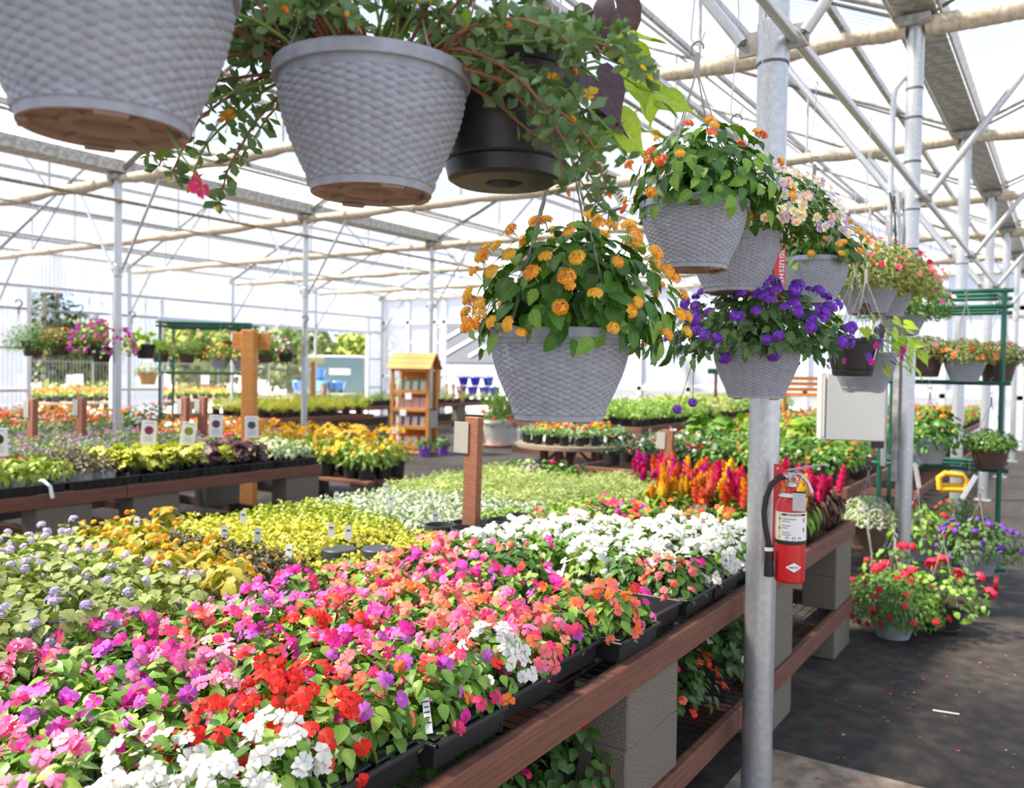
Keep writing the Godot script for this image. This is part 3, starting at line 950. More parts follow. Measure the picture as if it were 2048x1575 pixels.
func wicker_radius(y: float) -> float:
	# outline of the woven-look pot: upright foot, then a bowl that opens upwards
	if y < 0.026:
		return 0.0945 + y * 0.16
	var t := (y - 0.026) / (0.172 - 0.026)
	return 0.0987 + 0.043 * sin(t * PI * 0.5) + 0.003 * t

func wicker_pot() -> Geo:
	var g := Geo.new()
	var lens := 24
	var cols := lens * 12
	var rows := 210
	var top := 0.172
	var h := 0.0058
	var pts: Array[PackedVector3Array] = []
	for j in rows + 1:
		var y := top * j / rows
		var line := PackedVector3Array()
		for i in cols:
			var a := TAU * i / cols
			var bump := 0.0
			if y > 0.012 and y < 0.158:
				var k := int(floor(y / h))
				var w := h * 0.42 * cos(a * lens)
				for m: int in [k - 1, k, k + 1]:
					var y0 := m * h + (w if m % 2 == 0 else -w)
					var y1 := (m + 1) * h + (-w if m % 2 == 0 else w)
					if y >= y0 and y < y1:
						var s := (y - y0) / (y1 - y0) * 2.0 - 1.0
						bump = 0.0042 * pow(maxf(0.0, 1.0 - s * s), 0.4) * clampf((y1 - y0) / (h * 1.84) * 1.15 - 0.1, 0.0, 1.0)
			var r := wicker_radius(y) + bump
			line.append(Vector3(cos(a) * r, y, sin(a) * r))
		pts.append(line)
	var nrm: Array[PackedVector3Array] = []
	for j in rows + 1:
		var line := PackedVector3Array()
		for i in cols:
			var du: Vector3 = pts[j][(i + 1) % cols] - pts[j][(i + cols - 1) % cols]
			var dv: Vector3 = pts[mini(j + 1, rows)][i] - pts[maxi(j - 1, 0)][i]
			line.append(dv.cross(du).normalized())
		nrm.append(line)
	for j in rows:
		for i in cols:
			var k := (i + 1) % cols
			g.tri(pts[j][i], pts[j][k], pts[j + 1][k], nrm[j][i], nrm[j][k], nrm[j + 1][k])
			g.tri(pts[j][i], pts[j + 1][k], pts[j + 1][i], nrm[j][i], nrm[j + 1][k], nrm[j + 1][i])
	# plain inner wall
	g.lathe(PackedVector2Array([Vector2(0.1405, 0.172), Vector2(0.137, 0.165), Vector2(0.095, 0.03), Vector2(0.0, 0.03)]), 32)
	return g

func wicker_base() -> Geo:
	# underside: ring with notches, radial ribs and the drainage well
	var g := Geo.new()
	g.lathe(PackedVector2Array([Vector2(0.0, 0.016), Vector2(0.034, 0.016), Vector2(0.036, 0.004), Vector2(0.05, 0.004), Vector2(0.052, 0.008), Vector2(0.085, 0.008), Vector2(0.087, 0.0005), Vector2(0.0938, 0.0005), Vector2(0.0938, 0.006)]), 40)
	for i in 6:
		var a := TAU * i / 6
		g.box(Vector3(cos(a) * 0.069, 0.006, sin(a) * 0.069), Vector3(0.036, 0.006, 0.004), 0.0, Basis(Vector3.UP, -a))
	for i in 4:
		var a := TAU * (i + 0.3) / 4
		g.box(Vector3(cos(a) * 0.086, -0.002, sin(a) * 0.086), Vector3(0.012, 0.005, 0.036), 0.001, Basis(Vector3.UP, -a))
	return g

func pot_stock() -> void:
	K.wicker = wicker_pot().mesh()
	K.wicker_base = wicker_base().mesh()
	K.wicker_rim = Geo.new().lathe(PackedVector2Array([Vector2(0.1425, 0.172), Vector2(0.1535, 0.17), Vector2(0.1545, 0.172), Vector2(0.1555, 0.188), Vector2(0.154, 0.19), Vector2(0.147, 0.19), Vector2(0.14, 0.184), Vector2(0.139, 0.172)]), 48, Vector3.ZERO).mesh()
	K.soil_disc = Geo.new().lathe(PackedVector2Array([Vector2(0.14, 0.178), Vector2(0.07, 0.184), Vector2(0, 0.186)]), 24).mesh()
	K.smooth_pot = Geo.new().lathe(PackedVector2Array([Vector2(0, 0.012), Vector2(0.03, 0.012), Vector2(0.034, 0.0), Vector2(0.09, 0.0), Vector2(0.1, 0.006), Vector2(0.106, 0.03), Vector2(0.103, 0.034), Vector2(0.107, 0.038), Vector2(0.138, 0.176), Vector2(0.145, 0.178), Vector2(0.147, 0.196), Vector2(0.141, 0.197), Vector2(0.135, 0.18), Vector2(0.1, 0.03), Vector2(0, 0.03)]), 36).mesh()
	K.nursery_pot = Geo.new().lathe(PackedVector2Array([Vector2(0, 0.004), Vector2(0.078, 0.0), Vector2(0.083, 0.006), Vector2(0.098, 0.152), Vector2(0.104, 0.154), Vector2(0.106, 0.176), Vector2(0.1, 0.177), Vector2(0.096, 0.15), Vector2(0.08, 0.01), Vector2(0.0, 0.012)]), 28).mesh()
	K.cup = Geo.new().lathe(PackedVector2Array([Vector2(0, 0.0), Vector2(0.036, 0.0), Vector2(0.048, 0.092), Vector2(0.051, 0.093), Vector2(0.051, 0.103), Vector2(0.047, 0.103), Vector2(0.036, 0.01), Vector2(0, 0.01)]), 18).mesh()
	# a flat of the common 28 x 54 cm size, long side along x
	var tr := Geo.new()
	tr.box(Vector3(0, 0.003, 0), Vector3(0.5, 0.006, 0.24))
	for s: float in [-1, 1]:
		tr.box(Vector3(0, 0.031, s * 0.128), Vector3(0.52, 0.06, 0.004), 0.0, Basis(Vector3.RIGHT, s * 0.16))
		tr.box(Vector3(s * 0.258, 0.031, 0), Vector3(0.004, 0.06, 0.26), 0.0, Basis(Vector3.BACK, -s * 0.16))
		tr.box(Vector3(0, 0.06, s * 0.137), Vector3(0.55, 0.01, 0.012), 0.002)
		tr.box(Vector3(s * 0.269, 0.06, 0), Vector3(0.012, 0.01, 0.286), 0.002)
		for i in 7:
			tr.box(Vector3(-0.21 + i * 0.07, 0.03, s * 0.1325), Vector3(0.008, 0.05, 0.006), 0.0, Basis(Vector3.RIGHT, s * 0.16))
	K.tray = tr.mesh()
	var pk := Geo.new()
	for i in 2:
		for j in 2:
			var c := Vector3((i - 0.5) * 0.082, 0, (j - 0.5) * 0.062)
			pk.box(c + Vector3(0, 0.033, 0), Vector3(0.07, 0.056, 0.052), 0.004)
	pk.box(Vector3(0, 0.062, 0), Vector3(0.162, 0.006, 0.124), 0.002)
	K.cell_pack = pk.mesh()
	# wire mesh of the bench tops, 5 cm squares
	K.block = Geo.new().box(Vector3(0, 0.095, 0), Vector3(0.19, 0.19, 0.39), 0.006).mesh()

func block_pile(l: float, u: float, where: String) -> void:
	for k in 3:
		var y: float = [0.0, 0.284, 0.474][k]
		var o := part(numbered("concrete_block"), K.block, M.block, self, Transform3D(Basis(Vector3.UP, rng.randf_range(-0.015, 0.015)), at(l, y, u)))
		tag(o, "grey block, %s of the pile %s" % [["lowest", "middle", "topmost"][k], where], "concrete block", "concrete blocks under the benches")

func mesh_deck(l0: float, l1: float, u0: float, u1: float, y: float) -> Geo:
	var g := Geo.new()
	var nu := int((u1 - u0) / 0.05)
	var nl := int((l1 - l0) / 0.05)
	for i in nu + 1:
		var u := lerpf(u0, u1, float(i) / nu)
		g.box(at((l0 + l1) / 2, y, u), Vector3(l1 - l0, 0.003, 0.003))
	for i in nl + 1:
		var l := lerpf(l0, l1, float(i) / nl)
		g.box(at(l, y + 0.003, (u0 + u1) / 2), Vector3(0.003, 0.003, u1 - u0))
	return g

func bench(called_label: String, l0: float, l1: float, u0: float, u1: float, joints: Array, lower := true) -> void:
	var b := thing("plant_bench", called_label, "bench", Vector3.ZERO, 0.0, "slatted growing benches")
	var cuts := [u0] + joints + [u1]
	for tier in (2 if lower else 1):
		var y: float = [0.705, 0.237][tier]
		for i in cuts.size() - 1:
			var a: float = cuts[i]
			var z: float = cuts[i + 1]
			for l: float in [l0 + 0.02, l1 - 0.02]:
				part("side_board", Geo.new().box(at(l, y, (a + z) / 2), Vector3(0.04, 0.09, z - a - 0.004), 0.004), M.redwood, b)
			part("end_board", Geo.new().box(at((l0 + l1) / 2, y, a + 0.022), Vector3(l1 - l0 - 0.084, 0.086, 0.038), 0.004), M.redwood, b)
			part("end_board", Geo.new().box(at((l0 + l1) / 2, y, z - 0.022), Vector3(l1 - l0 - 0.084, 0.086, 0.038), 0.004), M.redwood, b)
			var k := int((z - a) / 0.6)
			for j in range(1, k):
				part("joist", Geo.new().box(at((l0 + l1) / 2, y - 0.005, lerpf(a, z, float(j) / k)), Vector3(l1 - l0 - 0.084, 0.075, 0.038), 0.003), M.redwood, b)
		tag(part("wire_mesh", mesh_deck(l0 + 0.03, l1 - 0.03, u0 + 0.03, u1 - 0.03, y + 0.047), M.wire_black, b), "black wire mesh deck", "", "", "stuff")
	for u: float in [u0 + 0.7, u1 - 0.35]:
		for dy: float in [-0.02, 0.02]:
			part("screw", Geo.new().rod(at(l0 - 0.001, 0.705 + dy, u), at(l0 - 0.004, 0.705 + dy, u), 0.006, 6), M.chrome, b)

const BLOOM_MAP := [[1.46, 0.75, "P"], [1.47, 0.83, "P"], [1.57, 0.76, "P"], [1.38, 0.87, "W"], [1.24, 0.92, "W"], [1.13, 1.00, "W"], [1.37, 0.94, "W"], [1.39, 0.76, "P"], [1.25, 1.01, "W"], [1.65, 0.84, "G"], [1.71, 1.02, "G"], [1.91, 1.06, "G"], [1.54, 0.97, "G"], [1.55, 1.06, "M"], [1.79, 0.89, "M"], [1.58, 0.91, "G"], [1.36, 1.10, "R"], [1.36, 1.20, "R"], [1.22, 1.18, "R"], [1.07, 1.11, "R"], [1.49, 1.10, "R"], [1.48, 1.37, "R"], [1.54, 1.33, "R"], [1.12, 1.22, "R"], [1.01, 1.18, "R"], [1.33, 1.32, "R"], [1.09, 1.30, "X"], [1.13, 1.40, "X"], [1.08, 1.47, "X"], [1.03, 1.58, "X"], [1.20, 1.57, "X"], [1.25, 1.42, "X"], [2.04, 1.09, "S"], [2.07, 1.27, "M"], [1.82, 1.21, "V"], [1.82, 1.08, "P"], [1.91, 1.39, "S"], [2.08, 1.43, "S"], [1.95, 1.53, "S"], [1.68, 1.27, "P"], [1.71, 1.38, "P"], [2.08, 1.02, "P"], [1.72, 1.64, "R"], [1.76, 1.55, "M"], [1.86, 1.54, "M"], [1.62, 1.50, "M"], [1.58, 1.63, "V"], [1.40, 1.56, "V"], [1.39, 1.44, "S"], [1.42, 1.69, "V"], [2.11, 1.63, "V"], [1.98, 1.63, "V"], [1.92, 1.78, "V"], [1.97, 1.93, "M"], [2.00, 2.07, "S"], [2.04, 2.23, "C"], [1.83, 2.12, "S"], [1.68, 2.07, "C"], [1.81, 2.31, "M"], [1.78, 2.42, "M"], [1.66, 2.33, "M"], [2.02, 2.45, "S"], [2.10, 2.38, "C"], [1.56, 1.94, "C"], [1.52, 2.11, "C"], [1.75, 1.94, "S"], [1.38, 2.05, "S"], [1.35, 2.17, "P"], [1.22, 2.07, "S"], [1.19, 1.76, "W"], [1.11, 1.78, "W"], [1.11, 1.92, "C"], [1.11, 2.09, "C"], [1.05, 2.07, "W"], [1.05, 1.73, "X"], [1.03, 1.88, "P"], [1.38, 1.89, "S"], [1.39, 1.77, "S"], [1.15, 1.61, "X"], [1.24, 1.88, "S"], [1.57, 2.49, "G"], [1.51, 2.73, "D"], [1.33, 2.25, "X"], [1.27, 2.50, "G"], [1.22, 2.66, "C"], [1.18, 2.79, "C"], [1.19, 2.29, "C"], [1.08, 2.44, "Q"], [1.00, 2.58, "Q"], [1.08, 2.96, "D"], [0.95, 2.86, "E"], [0.91, 2.64, "E"], [1.38, 2.83, "D"], [1.66, 2.73, "D"], [1.89, 3.18, "W"], [1.77, 3.43, "W"], [1.57, 3.52, "W"], [1.34, 3.54, "W"], [1.18, 3.60, "W"], [1.76, 2.88, "D"], [1.48, 3.09, "W"], [1.24, 3.28, "W"], [1.40, 3.29, "W"], [2.03, 3.66, "L"], [1.94, 4.04, "X"], [1.67, 4.05, "E"], [1.46, 4.21, "E"], [1.69, 4.46, "X"], [1.91, 4.28, "L"]]

func bloom_code(l: float, u: float) -> String:
	var best := "X"
	var d := 99.0
	for s: Array in BLOOM_MAP:
		var e := Vector2(l - s[0], (u - s[1]) * 1.0).length()
		if e < d:
			d = e
			best = s[2]
	return best

const BLOOMS := {
	"P": [32, ["pink", "pink", "pale_pink", "hot_pink"], "light pink"], "W": [44, ["white"], "white"], "G": [8, ["magenta", "pink", "red"], "mostly green, few-flowered"], "M": [24, ["magenta", "hot_pink", "violet", "magenta"], "magenta"],
	"R": [34, ["red"], "bright red"], "X": [17, ["coral", "magenta", "red", "violet", "orange", "hot_pink"], "mixed-colour"], "S": [32, ["salmon", "coral", "rose", "pink", "hot_pink"], "salmon pink"], "V": [22, ["violet", "magenta", "pink"], "violet"],
	"C": [30, ["coral", "orange", "salmon", "rose"], "coral orange"], "D": [5, ["magenta", "coral"], "dark leafy, hardly flowering"], "Q": [11, ["white", "pale_pink", "violet"], "sparse white and lilac"], "E": [11, ["orange", "red", "coral"], "sparse orange"], "L": [7, ["hot_pink", "coral"], "pale leafy"]}

func impatiens(l: float, u: float, tray_no: String, near: bool, spot: String) -> void:
	var code := bloom_code(l, u)
	var b: Array = BLOOMS[code]
	var q := RandomNumberGenerator.new()
	q.seed = int(l * 1000) * 7919 + int(u * 1000)
	var o := thing("impatiens_plant", "%s impatiens, %s pack, %s" % [b[2], spot, tray_no], "impatiens", at(l, 0.757, u), q.randf_range(-0.1, 0.1), "impatiens in flats on the front bench")
	part("cell_pack", K.cell_pack, M.black_plastic, o)
	var r := Vector3(0.095, 0.125 + q.randf_range(-0.02, 0.025), 0.082)
	var base := Vector3(0, 0.06, 0)
	var opt := {"up": 0.75, "hang": 0.3, "deep": 0.42, "low": -0.12}
	var lm := ["imp_leaf", "imp_leaf", "imp_leaf_pale", "imp_leaf_dark"]
	if code == "D" or code == "E":
		lm = ["imp_leaf_dark", "imp_leaf_dark", "imp_leaf"]
	if code == "L" or code == "Q":
		lm = ["imp_leaf_pale", "imp_leaf_pale", "imp_leaf"]
	if near:
		var mats := []
		for k: String in lm:
			mats.append(M[k])
		leaves(o, K.imp_leaf_mesh, mound(q, 62, r, opt), mats, q, base)
		part("foliage", foliage("imp", q.randi() % 3, 40, Vector3(0.085, 0.1, 0.072), K.imp_leaf, {"deep": 0.7, "stems": 8}), M.imp_leaf, o, Transform3D(Basis.IDENTITY, base)).set_meta("kind", "stuff")
	else:
		var big := u > 3.3
		part("foliage", foliage("impfar", q.randi() % 4, 70 if big else 95, Vector3(0.095, 0.125, 0.082), K.imp_leaf, opt.merged({"stems": 6, "vary": 0.4})), M[lm[q.randi() % lm.size()]], o, Transform3D(Basis.IDENTITY, base)).set_meta("kind", "stuff")
	var mats2 := []
	for k: String in b[1]:
		mats2.append(M[k])
	var n: int = b[0]
	flowers(o, K.imp, blooms(q, int(n * q.randf_range(0.8, 1.2)), r * 1.04, {"flow": -0.05, "fup": 0.3, "fwild": 0.45, "lean": Vector3(0.25, 0.0, 0.4)}), mats2, q, "flower", base + Vector3(0, 0.004, 0))

func front_bench() -> void:
	bench("long redwood front bench with wire mesh top crowded with flats of impatiens", 1.08, 3.56, -0.2, 5.46, [3.32])
	for a: Array in [[1.19, 5.24, "at the far front corner of the front bench"], [1.19, 3.95, "just past the fire extinguisher"], [1.19, 2.52, "nearest the camera under the front bench"], [3.42, 5.24, "at the back far corner of the front bench"], [3.42, 3.3, "at the back of the front bench, mid way"], [3.42, 1.6, "at the back of the front bench, near end"], [2.3, 5.24, "under the front bench's far end"]]:
		block_pile(a[0], a[1], a[2])
	K.imp_leaf_mesh = K.imp_leaf.mesh()
	# impatiens flats: two deep, side by side along the aisle edge
	var places := ["nearest", "second", "third", "fourth", "fifth", "sixth", "seventh", "eighth", "ninth", "tenth", "eleventh", "twelfth", "thirteenth", "fourteenth", "fifteenth"]
	for i in range(1, 14):
		var u := 0.42 + 0.285 * i
		for d in 2:
			var l := 1.385 + 0.548 * d
			if d == 1 and i < 2:
				continue
			var row: String = "aisle-side row" if d == 0 else "second row"
			var pos := "%s flat of the %s" % [places[i - 1], row]
			var off := 0.0
			if d == 0:
				off = [0.0, 0.02, 0.0, 0.03, 0.0, 0.02, 0.05, -0.02, 0.02, 0.0, 0.0, 0.02, 0.01, 0.0, 0.0][i]
			var t := one("flower_tray", K.tray, M.black_plastic, "black plastic flat tray, %s on the front bench" % pos, "tray", Transform3D(Basis(Vector3.UP, rng.randf_range(-0.02, 0.02)), at(l + off, 0.755, u)), "flat trays on the front bench")
			if d == 0 and i == 8:
				t.set_meta("label", "empty black plastic flat tray on the edge of the front bench")
				continue
			for a in 3:
				for b in 2:
					impatiens(l + off - 0.172 + 0.172 * a, u - 0.066 + 0.132 * b, pos, i <= 7 and (d == 0 or i <= 5), ["front", "middle", "back"][a] + [" near", " far"][b])
	small_label(at(1.15, 0.82, 1.44), 0.5, "narrow printed plant label standing at the edge of the red impatiens")
	small_label(at(1.2, 0.86, 2.9), -0.3, "small plant label in the sparse white and lilac impatiens flat")

func small_label(where: Vector3, turn: float, label: String) -> void:
	var o := thing("plant_label", label, "label", where, turn, "plant labels on the front bench")
	part("card", Geo.new().box(Vector3(0, 0.045, 0), Vector3(0.016, 0.075, 0.001)), M.tag_white, o).rotation = Vector3(-0.35, 0, 0.2)
	for k in 5:
		part("print_line", Geo.new().box(Vector3(0, 0.03 + k * 0.011, 0.001), Vector3(0.014 - 0.003 * (k % 2), 0.0025, 0.0004)), M.ink, o).rotation = Vector3(-0.35, 0, 0.2)

# a plant in a small pot, from shared foliage; o: see the calls
func potted(called: String, label: String, category: String, where: Vector3, group: String, pot: Variant, pot_mat: Material, pot_h: float, kind: String, leaf_mat_: Material, shape: Geo, count: int, r: Vector3, o := {}) -> Node3D:
	var q := RandomNumberGenerator.new()
	q.seed = int(where.x * 997) * 31 + int(where.z * 991)
	var t := thing(called, label, category, where, q.randf_range(0, TAU) if not o.has("turn") else float(o.turn), group)
	if pot:
		part("pot", pot, pot_mat, t, Transform3D(Basis.from_scale(Vector3.ONE * float(o.get("pot_s", 1.0))), Vector3.ZERO))
	part("foliage", foliage(kind, q.randi() % 4, count, r, shape, o), leaf_mat_, t, Transform3D(Basis.from_scale(Vector3.ONE * q.randf_range(0.9, 1.12)), Vector3(0, pot_h, 0))).set_meta("kind", "stuff")
	if o.has("bloom"):
		var mats := []
		for k: String in o.bloom_mats:
			mats.append(M[k])
		flowers(t, K[o.bloom], blooms(q, int(float(o.bloom_n) * q.randf_range(0.7, 1.3) + 0.5), r, o), mats, q, "flower", Vector3(0, pot_h, 0))
	return t

const BACK_MAP := [[2.87, 1.46, "N"], [3.13, 1.76, "N"], [2.63, 1.65, "N"], [2.36, 1.21, "N"], [3.49, 1.72, "N"], [2.48, 1.44, "N"], [2.50, 1.66, "N"], [3.59, 1.91, "N"], [2.75, 1.31, "N"], [3.45, 2.17, "Y"], [2.87, 1.97, "Y"], [2.53, 1.91, "Y"], [2.79, 2.02, "Y"], [2.35, 1.86, "Y"], [3.19, 2.09, "Y"], [2.44, 1.97, "Y"], [3.14, 2.20, "B"], [2.88, 2.20, "B"], [2.25, 1.94, "B"], [2.18, 1.99, "B"], [2.52, 2.12, "B"], [3.27, 2.24, "B"], [2.68, 2.17, "B"], [2.33, 2.06, "B"], [2.99, 2.21, "B"], [2.19, 2.07, "B"], [3.27, 2.47, "J"], [3.05, 2.66, "J"], [2.61, 2.69, "J"], [2.44, 2.82, "J"], [2.58, 2.43, "J"], [2.94, 2.43, "J"], [2.25, 2.83, "J"], [2.32, 2.39, "J"], [3.06, 2.82, "J"], [2.19, 2.54, "J"], [2.31, 2.23, "J"], [3.33, 3.21, "A"], [3.04, 3.02, "A"], [2.92, 3.08, "A"], [3.28, 3.03, "A"], [3.29, 3.47, "S"], [2.90, 3.56, "S"], [2.67, 3.75, "S"], [2.52, 3.87, "S"], [3.04, 3.44, "S"], [2.97, 3.87, "S"], [2.62, 3.26, "S"], [2.88, 3.25, "S"], [2.38, 3.18, "K"], [2.18, 3.18, "K"], [2.12, 3.39, "K"], [2.14, 2.98, "K"], [2.17, 3.57, "K"], [3.23, 4.37, "F"], [2.94, 4.63, "F"], [2.57, 4.62, "F"], [2.37, 4.79, "F"], [3.29, 4.86, "F"], [2.62, 5.07, "F"], [2.52, 4.24, "F"], [2.15, 4.54, "F"], [2.30, 3.82, "H"], [2.34, 3.69, "H"], [2.26, 4.08, "H"], [3.02, 5.29, "Z"], [2.93, 5.66, "Z"], [2.60, 5.65, "Z"], [2.25, 5.21, "C"], [2.05, 5.39, "C"], [1.87, 5.89, "C"], [1.50, 5.53, "C"], [1.32, 5.68, "C"], [1.13, 5.53, "C"], [1.77, 5.00, "C"], [1.83, 4.44, "C"]]

func back_of_bench() -> void:
	# the plants behind the impatiens: one pot every 14.5 cm, kinds by area
	var kinds := {
		"N": ["spotted_nettle", "silver-leaved dead nettle with lilac flowers", "dead nettle", "dead nettles in pots at the near back of the front bench"],
		"Y": ["golden_lantana", "yellow-leaved plant with golden flower heads", "lantana", "golden plants behind the impatiens"],
		"B": ["bronze_creeper", "bronze small-leaved creeper with yellow star flowers", "creeper", "bronze creepers behind the impatiens"],
		"J": ["golden_creeper", "golden-yellow creeping jenny mound", "creeping jenny", "golden creeping jennies on the front bench"],
		"A": ["lime_creeper", "lime green creeping mound", "creeper", "lime green creepers on the front bench"],
		"S": ["silver_creeper", "silver grey leafy mound", "silver foliage plant", "silver plants on the front bench"],
		"F": ["feathery_artemisia", "soft feathery pale green mound", "artemisia", "feathery mounds on the front bench"],
		"H": ["pale_sedum", "pale green small-leaved mound", "sedum", "pale green mounds beside the white impatiens"],
		"Z": ["polka_dot_plant", "pink and cream speckled leafy plant", "polka dot plant", "speckled plants at the far end of the front bench"],
		"C": ["celosia", "plumed celosia with upright flower spikes", "celosia", "celosias at the far end of the front bench"]}
	for j in 35:
		var u := 0.5 + j * 0.145
		for i in 16:
			var l := 1.2 + i * 0.152 if i < 7 else 2.29 + (i - 7) * 0.148
			if i < 7 and u < 4.33:
				continue
			place_back(kinds, l + rng.randf_range(-0.012, 0.012), u + rng.randf_range(-0.012, 0.012), "%s row from the aisle, %s along" % [ordw(i + 1), ordw(j + 1 if u < 4.33 else j - 25)])

func place_back(kinds: Dictionary, l: float, u: float, spot: String) -> void:
	if u > 5.4 or l > 3.5:
		return
	var p := at(l, 0.757, u)
	if Vector2(l - 2.4, u - 3.3).length() < 0.15 or Vector2(l - 2.4, u - 2.55).length() < 0.16:
		return
	var code := "J"
	var d := 99.0
	for s: Array in BACK_MAP:
		var e := Vector2(l - s[0], u - s[1]).length()
		if e < d:
			d = e
			code = s[2]
	if code == "K":
		one("empty_pot", K.nursery_pot, M.dark_pot, "empty dark grey nursery pot beside the stake, " + spot, "pot", Transform3D(Basis.from_scale(Vector3(0.68, 0.85, 0.68)), p), "empty pots beside the wooden stake")
		return
	var a: Array = kinds[code]
	var where: String = "far off" if u > 4.0 else ("near the stake" if u > 2.7 else "near by")
	var lab := "%s %s, %s" % [a[1], where, spot]
	match code:
		"N":
			var yel := fmod(absf(l * 7.0 + u * 11.0), 3.0) < 1.0
			var g := potted(a[0], lab, a[2], p, a[3], K.cup, M.yellow_pot if yel else M.cup_grey, 0.09, "nettle", M.nettle_leaf, K.nettle_leaf, 60, Vector3(0.1, 0.12, 0.1), {"stems": 8, "vary": 0.35, "bloom": "lilac_head", "bloom_n": 3.2, "bloom_mats": ["mixed_bloom"], "hang": 0.4})
			g.set_meta("label", ("yellow-potted " if yel else "") + lab)
		"Y":
			potted(a[0], lab, a[2], p, a[3], K.cup, M.silver_cup, 0.09, "yellow", M.yellow_broad_leaf, K.broad_leaf, 42, Vector3(0.1, 0.12, 0.1), {"stems": 8, "bloom": "ball_small", "bloom_n": 8, "bloom_mats": ["gold", "yellow", "yellow"], "hang": 0.4})
		"B":
			potted(a[0], lab, a[2], p, a[3], K.cup, M.silver_cup, 0.08, "bronze", M.bronze_leaf, K.bead_leaf, 150, Vector3(0.1, 0.09, 0.1), {"stems": 10, "vary": 0.5, "bloom": "star", "bloom_n": 2.5, "bloom_mats": ["gold"]})
		"J":
			potted(a[0], lab, a[2], p, a[3], K.cup, M.black_plastic, 0.075, "jenny", M.golden_leaf, K.bead_leaf, 190, Vector3(0.105, 0.085, 0.105), {"vary": 0.3, "wild": 0.7, "stems": 8})
		"A":
			potted(a[0], lab, a[2], p, a[3], K.cup, M.black_plastic, 0.075, "limec", M.lime_leaf, K.bead_leaf, 150, Vector3(0.1, 0.09, 0.1), {"vary": 0.4, "wild": 0.7, "stems": 8})
		"S":
			potted(a[0], lab, a[2], p, a[3], K.cup, M.black_plastic, 0.08, "silver", M.silver_leaf, K.silver_leaf, 110, Vector3(0.1, 0.08, 0.1), {"vary": 0.3, "wild": 0.7, "stems": 6})
		"F":
			potted(a[0], lab, a[2], p, a[3], K.cup, M.black_plastic, 0.08, "feather", M.feather_leaf, K.feather_leaf, 330, Vector3(0.105, 0.115, 0.105), {"vary": 0.25, "wild": 1.0, "up": 0.2, "hang": -0.5})
		"H":
			potted(a[0], lab, a[2], p, a[3], K.cup, M.black_plastic, 0.08, "palesedum", M.imp_leaf_pale, K.bead_leaf, 150, Vector3(0.1, 0.09, 0.1), {"vary": 0.3, "stems": 6})
		"Z":
			var m: Material = [M.brunnera_leaf, M.mauve_leaf, M.small_leaf, M.lantana_leaf_dark][rng.randi() % 4]
			potted(a[0], lab, a[2], p, a[3], K.cup, M.black_plastic, 0.09, "polka", m, K.nettle_leaf, 60, Vector3(0.1, 0.13, 0.1), {"stems": 6, "vary": 0.4, "bloom": "ball", "bloom_n": 1.2, "bloom_mats": ["rose", "white", "crimson"]})
		"C":
			var dark := l < 1.75 and u > 5.0 or rng.randf() < 0.15
			var cm: Array = [["crimson", "magenta", "hot_pink"], ["yellow", "gold"], ["rust", "coral"], ["crimson", "magenta"], ["crimson", "hot_pink"], ["crimson", "magenta"]][rng.randi() % 6]
			if u < 4.8 and l < 2.0:
				cm = [["yellow", "gold"], ["rust", "coral"], ["crimson", "hot_pink"], ["yellow", "gold"]][rng.randi() % 4]
			var hue: String = {"crimson": "crimson", "yellow": "yellow", "rust": "orange-red"}[cm[0]]
			var o := potted(a[0], "%s-plumed celosia on the front bench, %s" % [hue, spot], a[2], p, a[3], K.cup, M.black_plastic, 0.09, "celosia", M.maroon_leaf if dark else M.celosia_leaf, K.lance_leaf, 44, Vector3(0.11, 0.13, 0.11), {"stems": 8, "vary": 0.35, "hang": 0.4})
			for k in 5:
				var e := Vector3(rng.randf_range(-0.06, 0.06), 0.16 + rng.randf_range(-0.02, 0.05), rng.randf_range(-0.06, 0.06))
				part("flower", K.plume[rng.randi() % 3], M[cm[rng.randi() % cm.size()]], o, Transform3D(Basis(Vector3(1, 0, 0), e.z * 3.0) * Basis(Vector3(0, 0, 1), -e.x * 3.0) * (1.2 if k < 2 else 0.75), e))

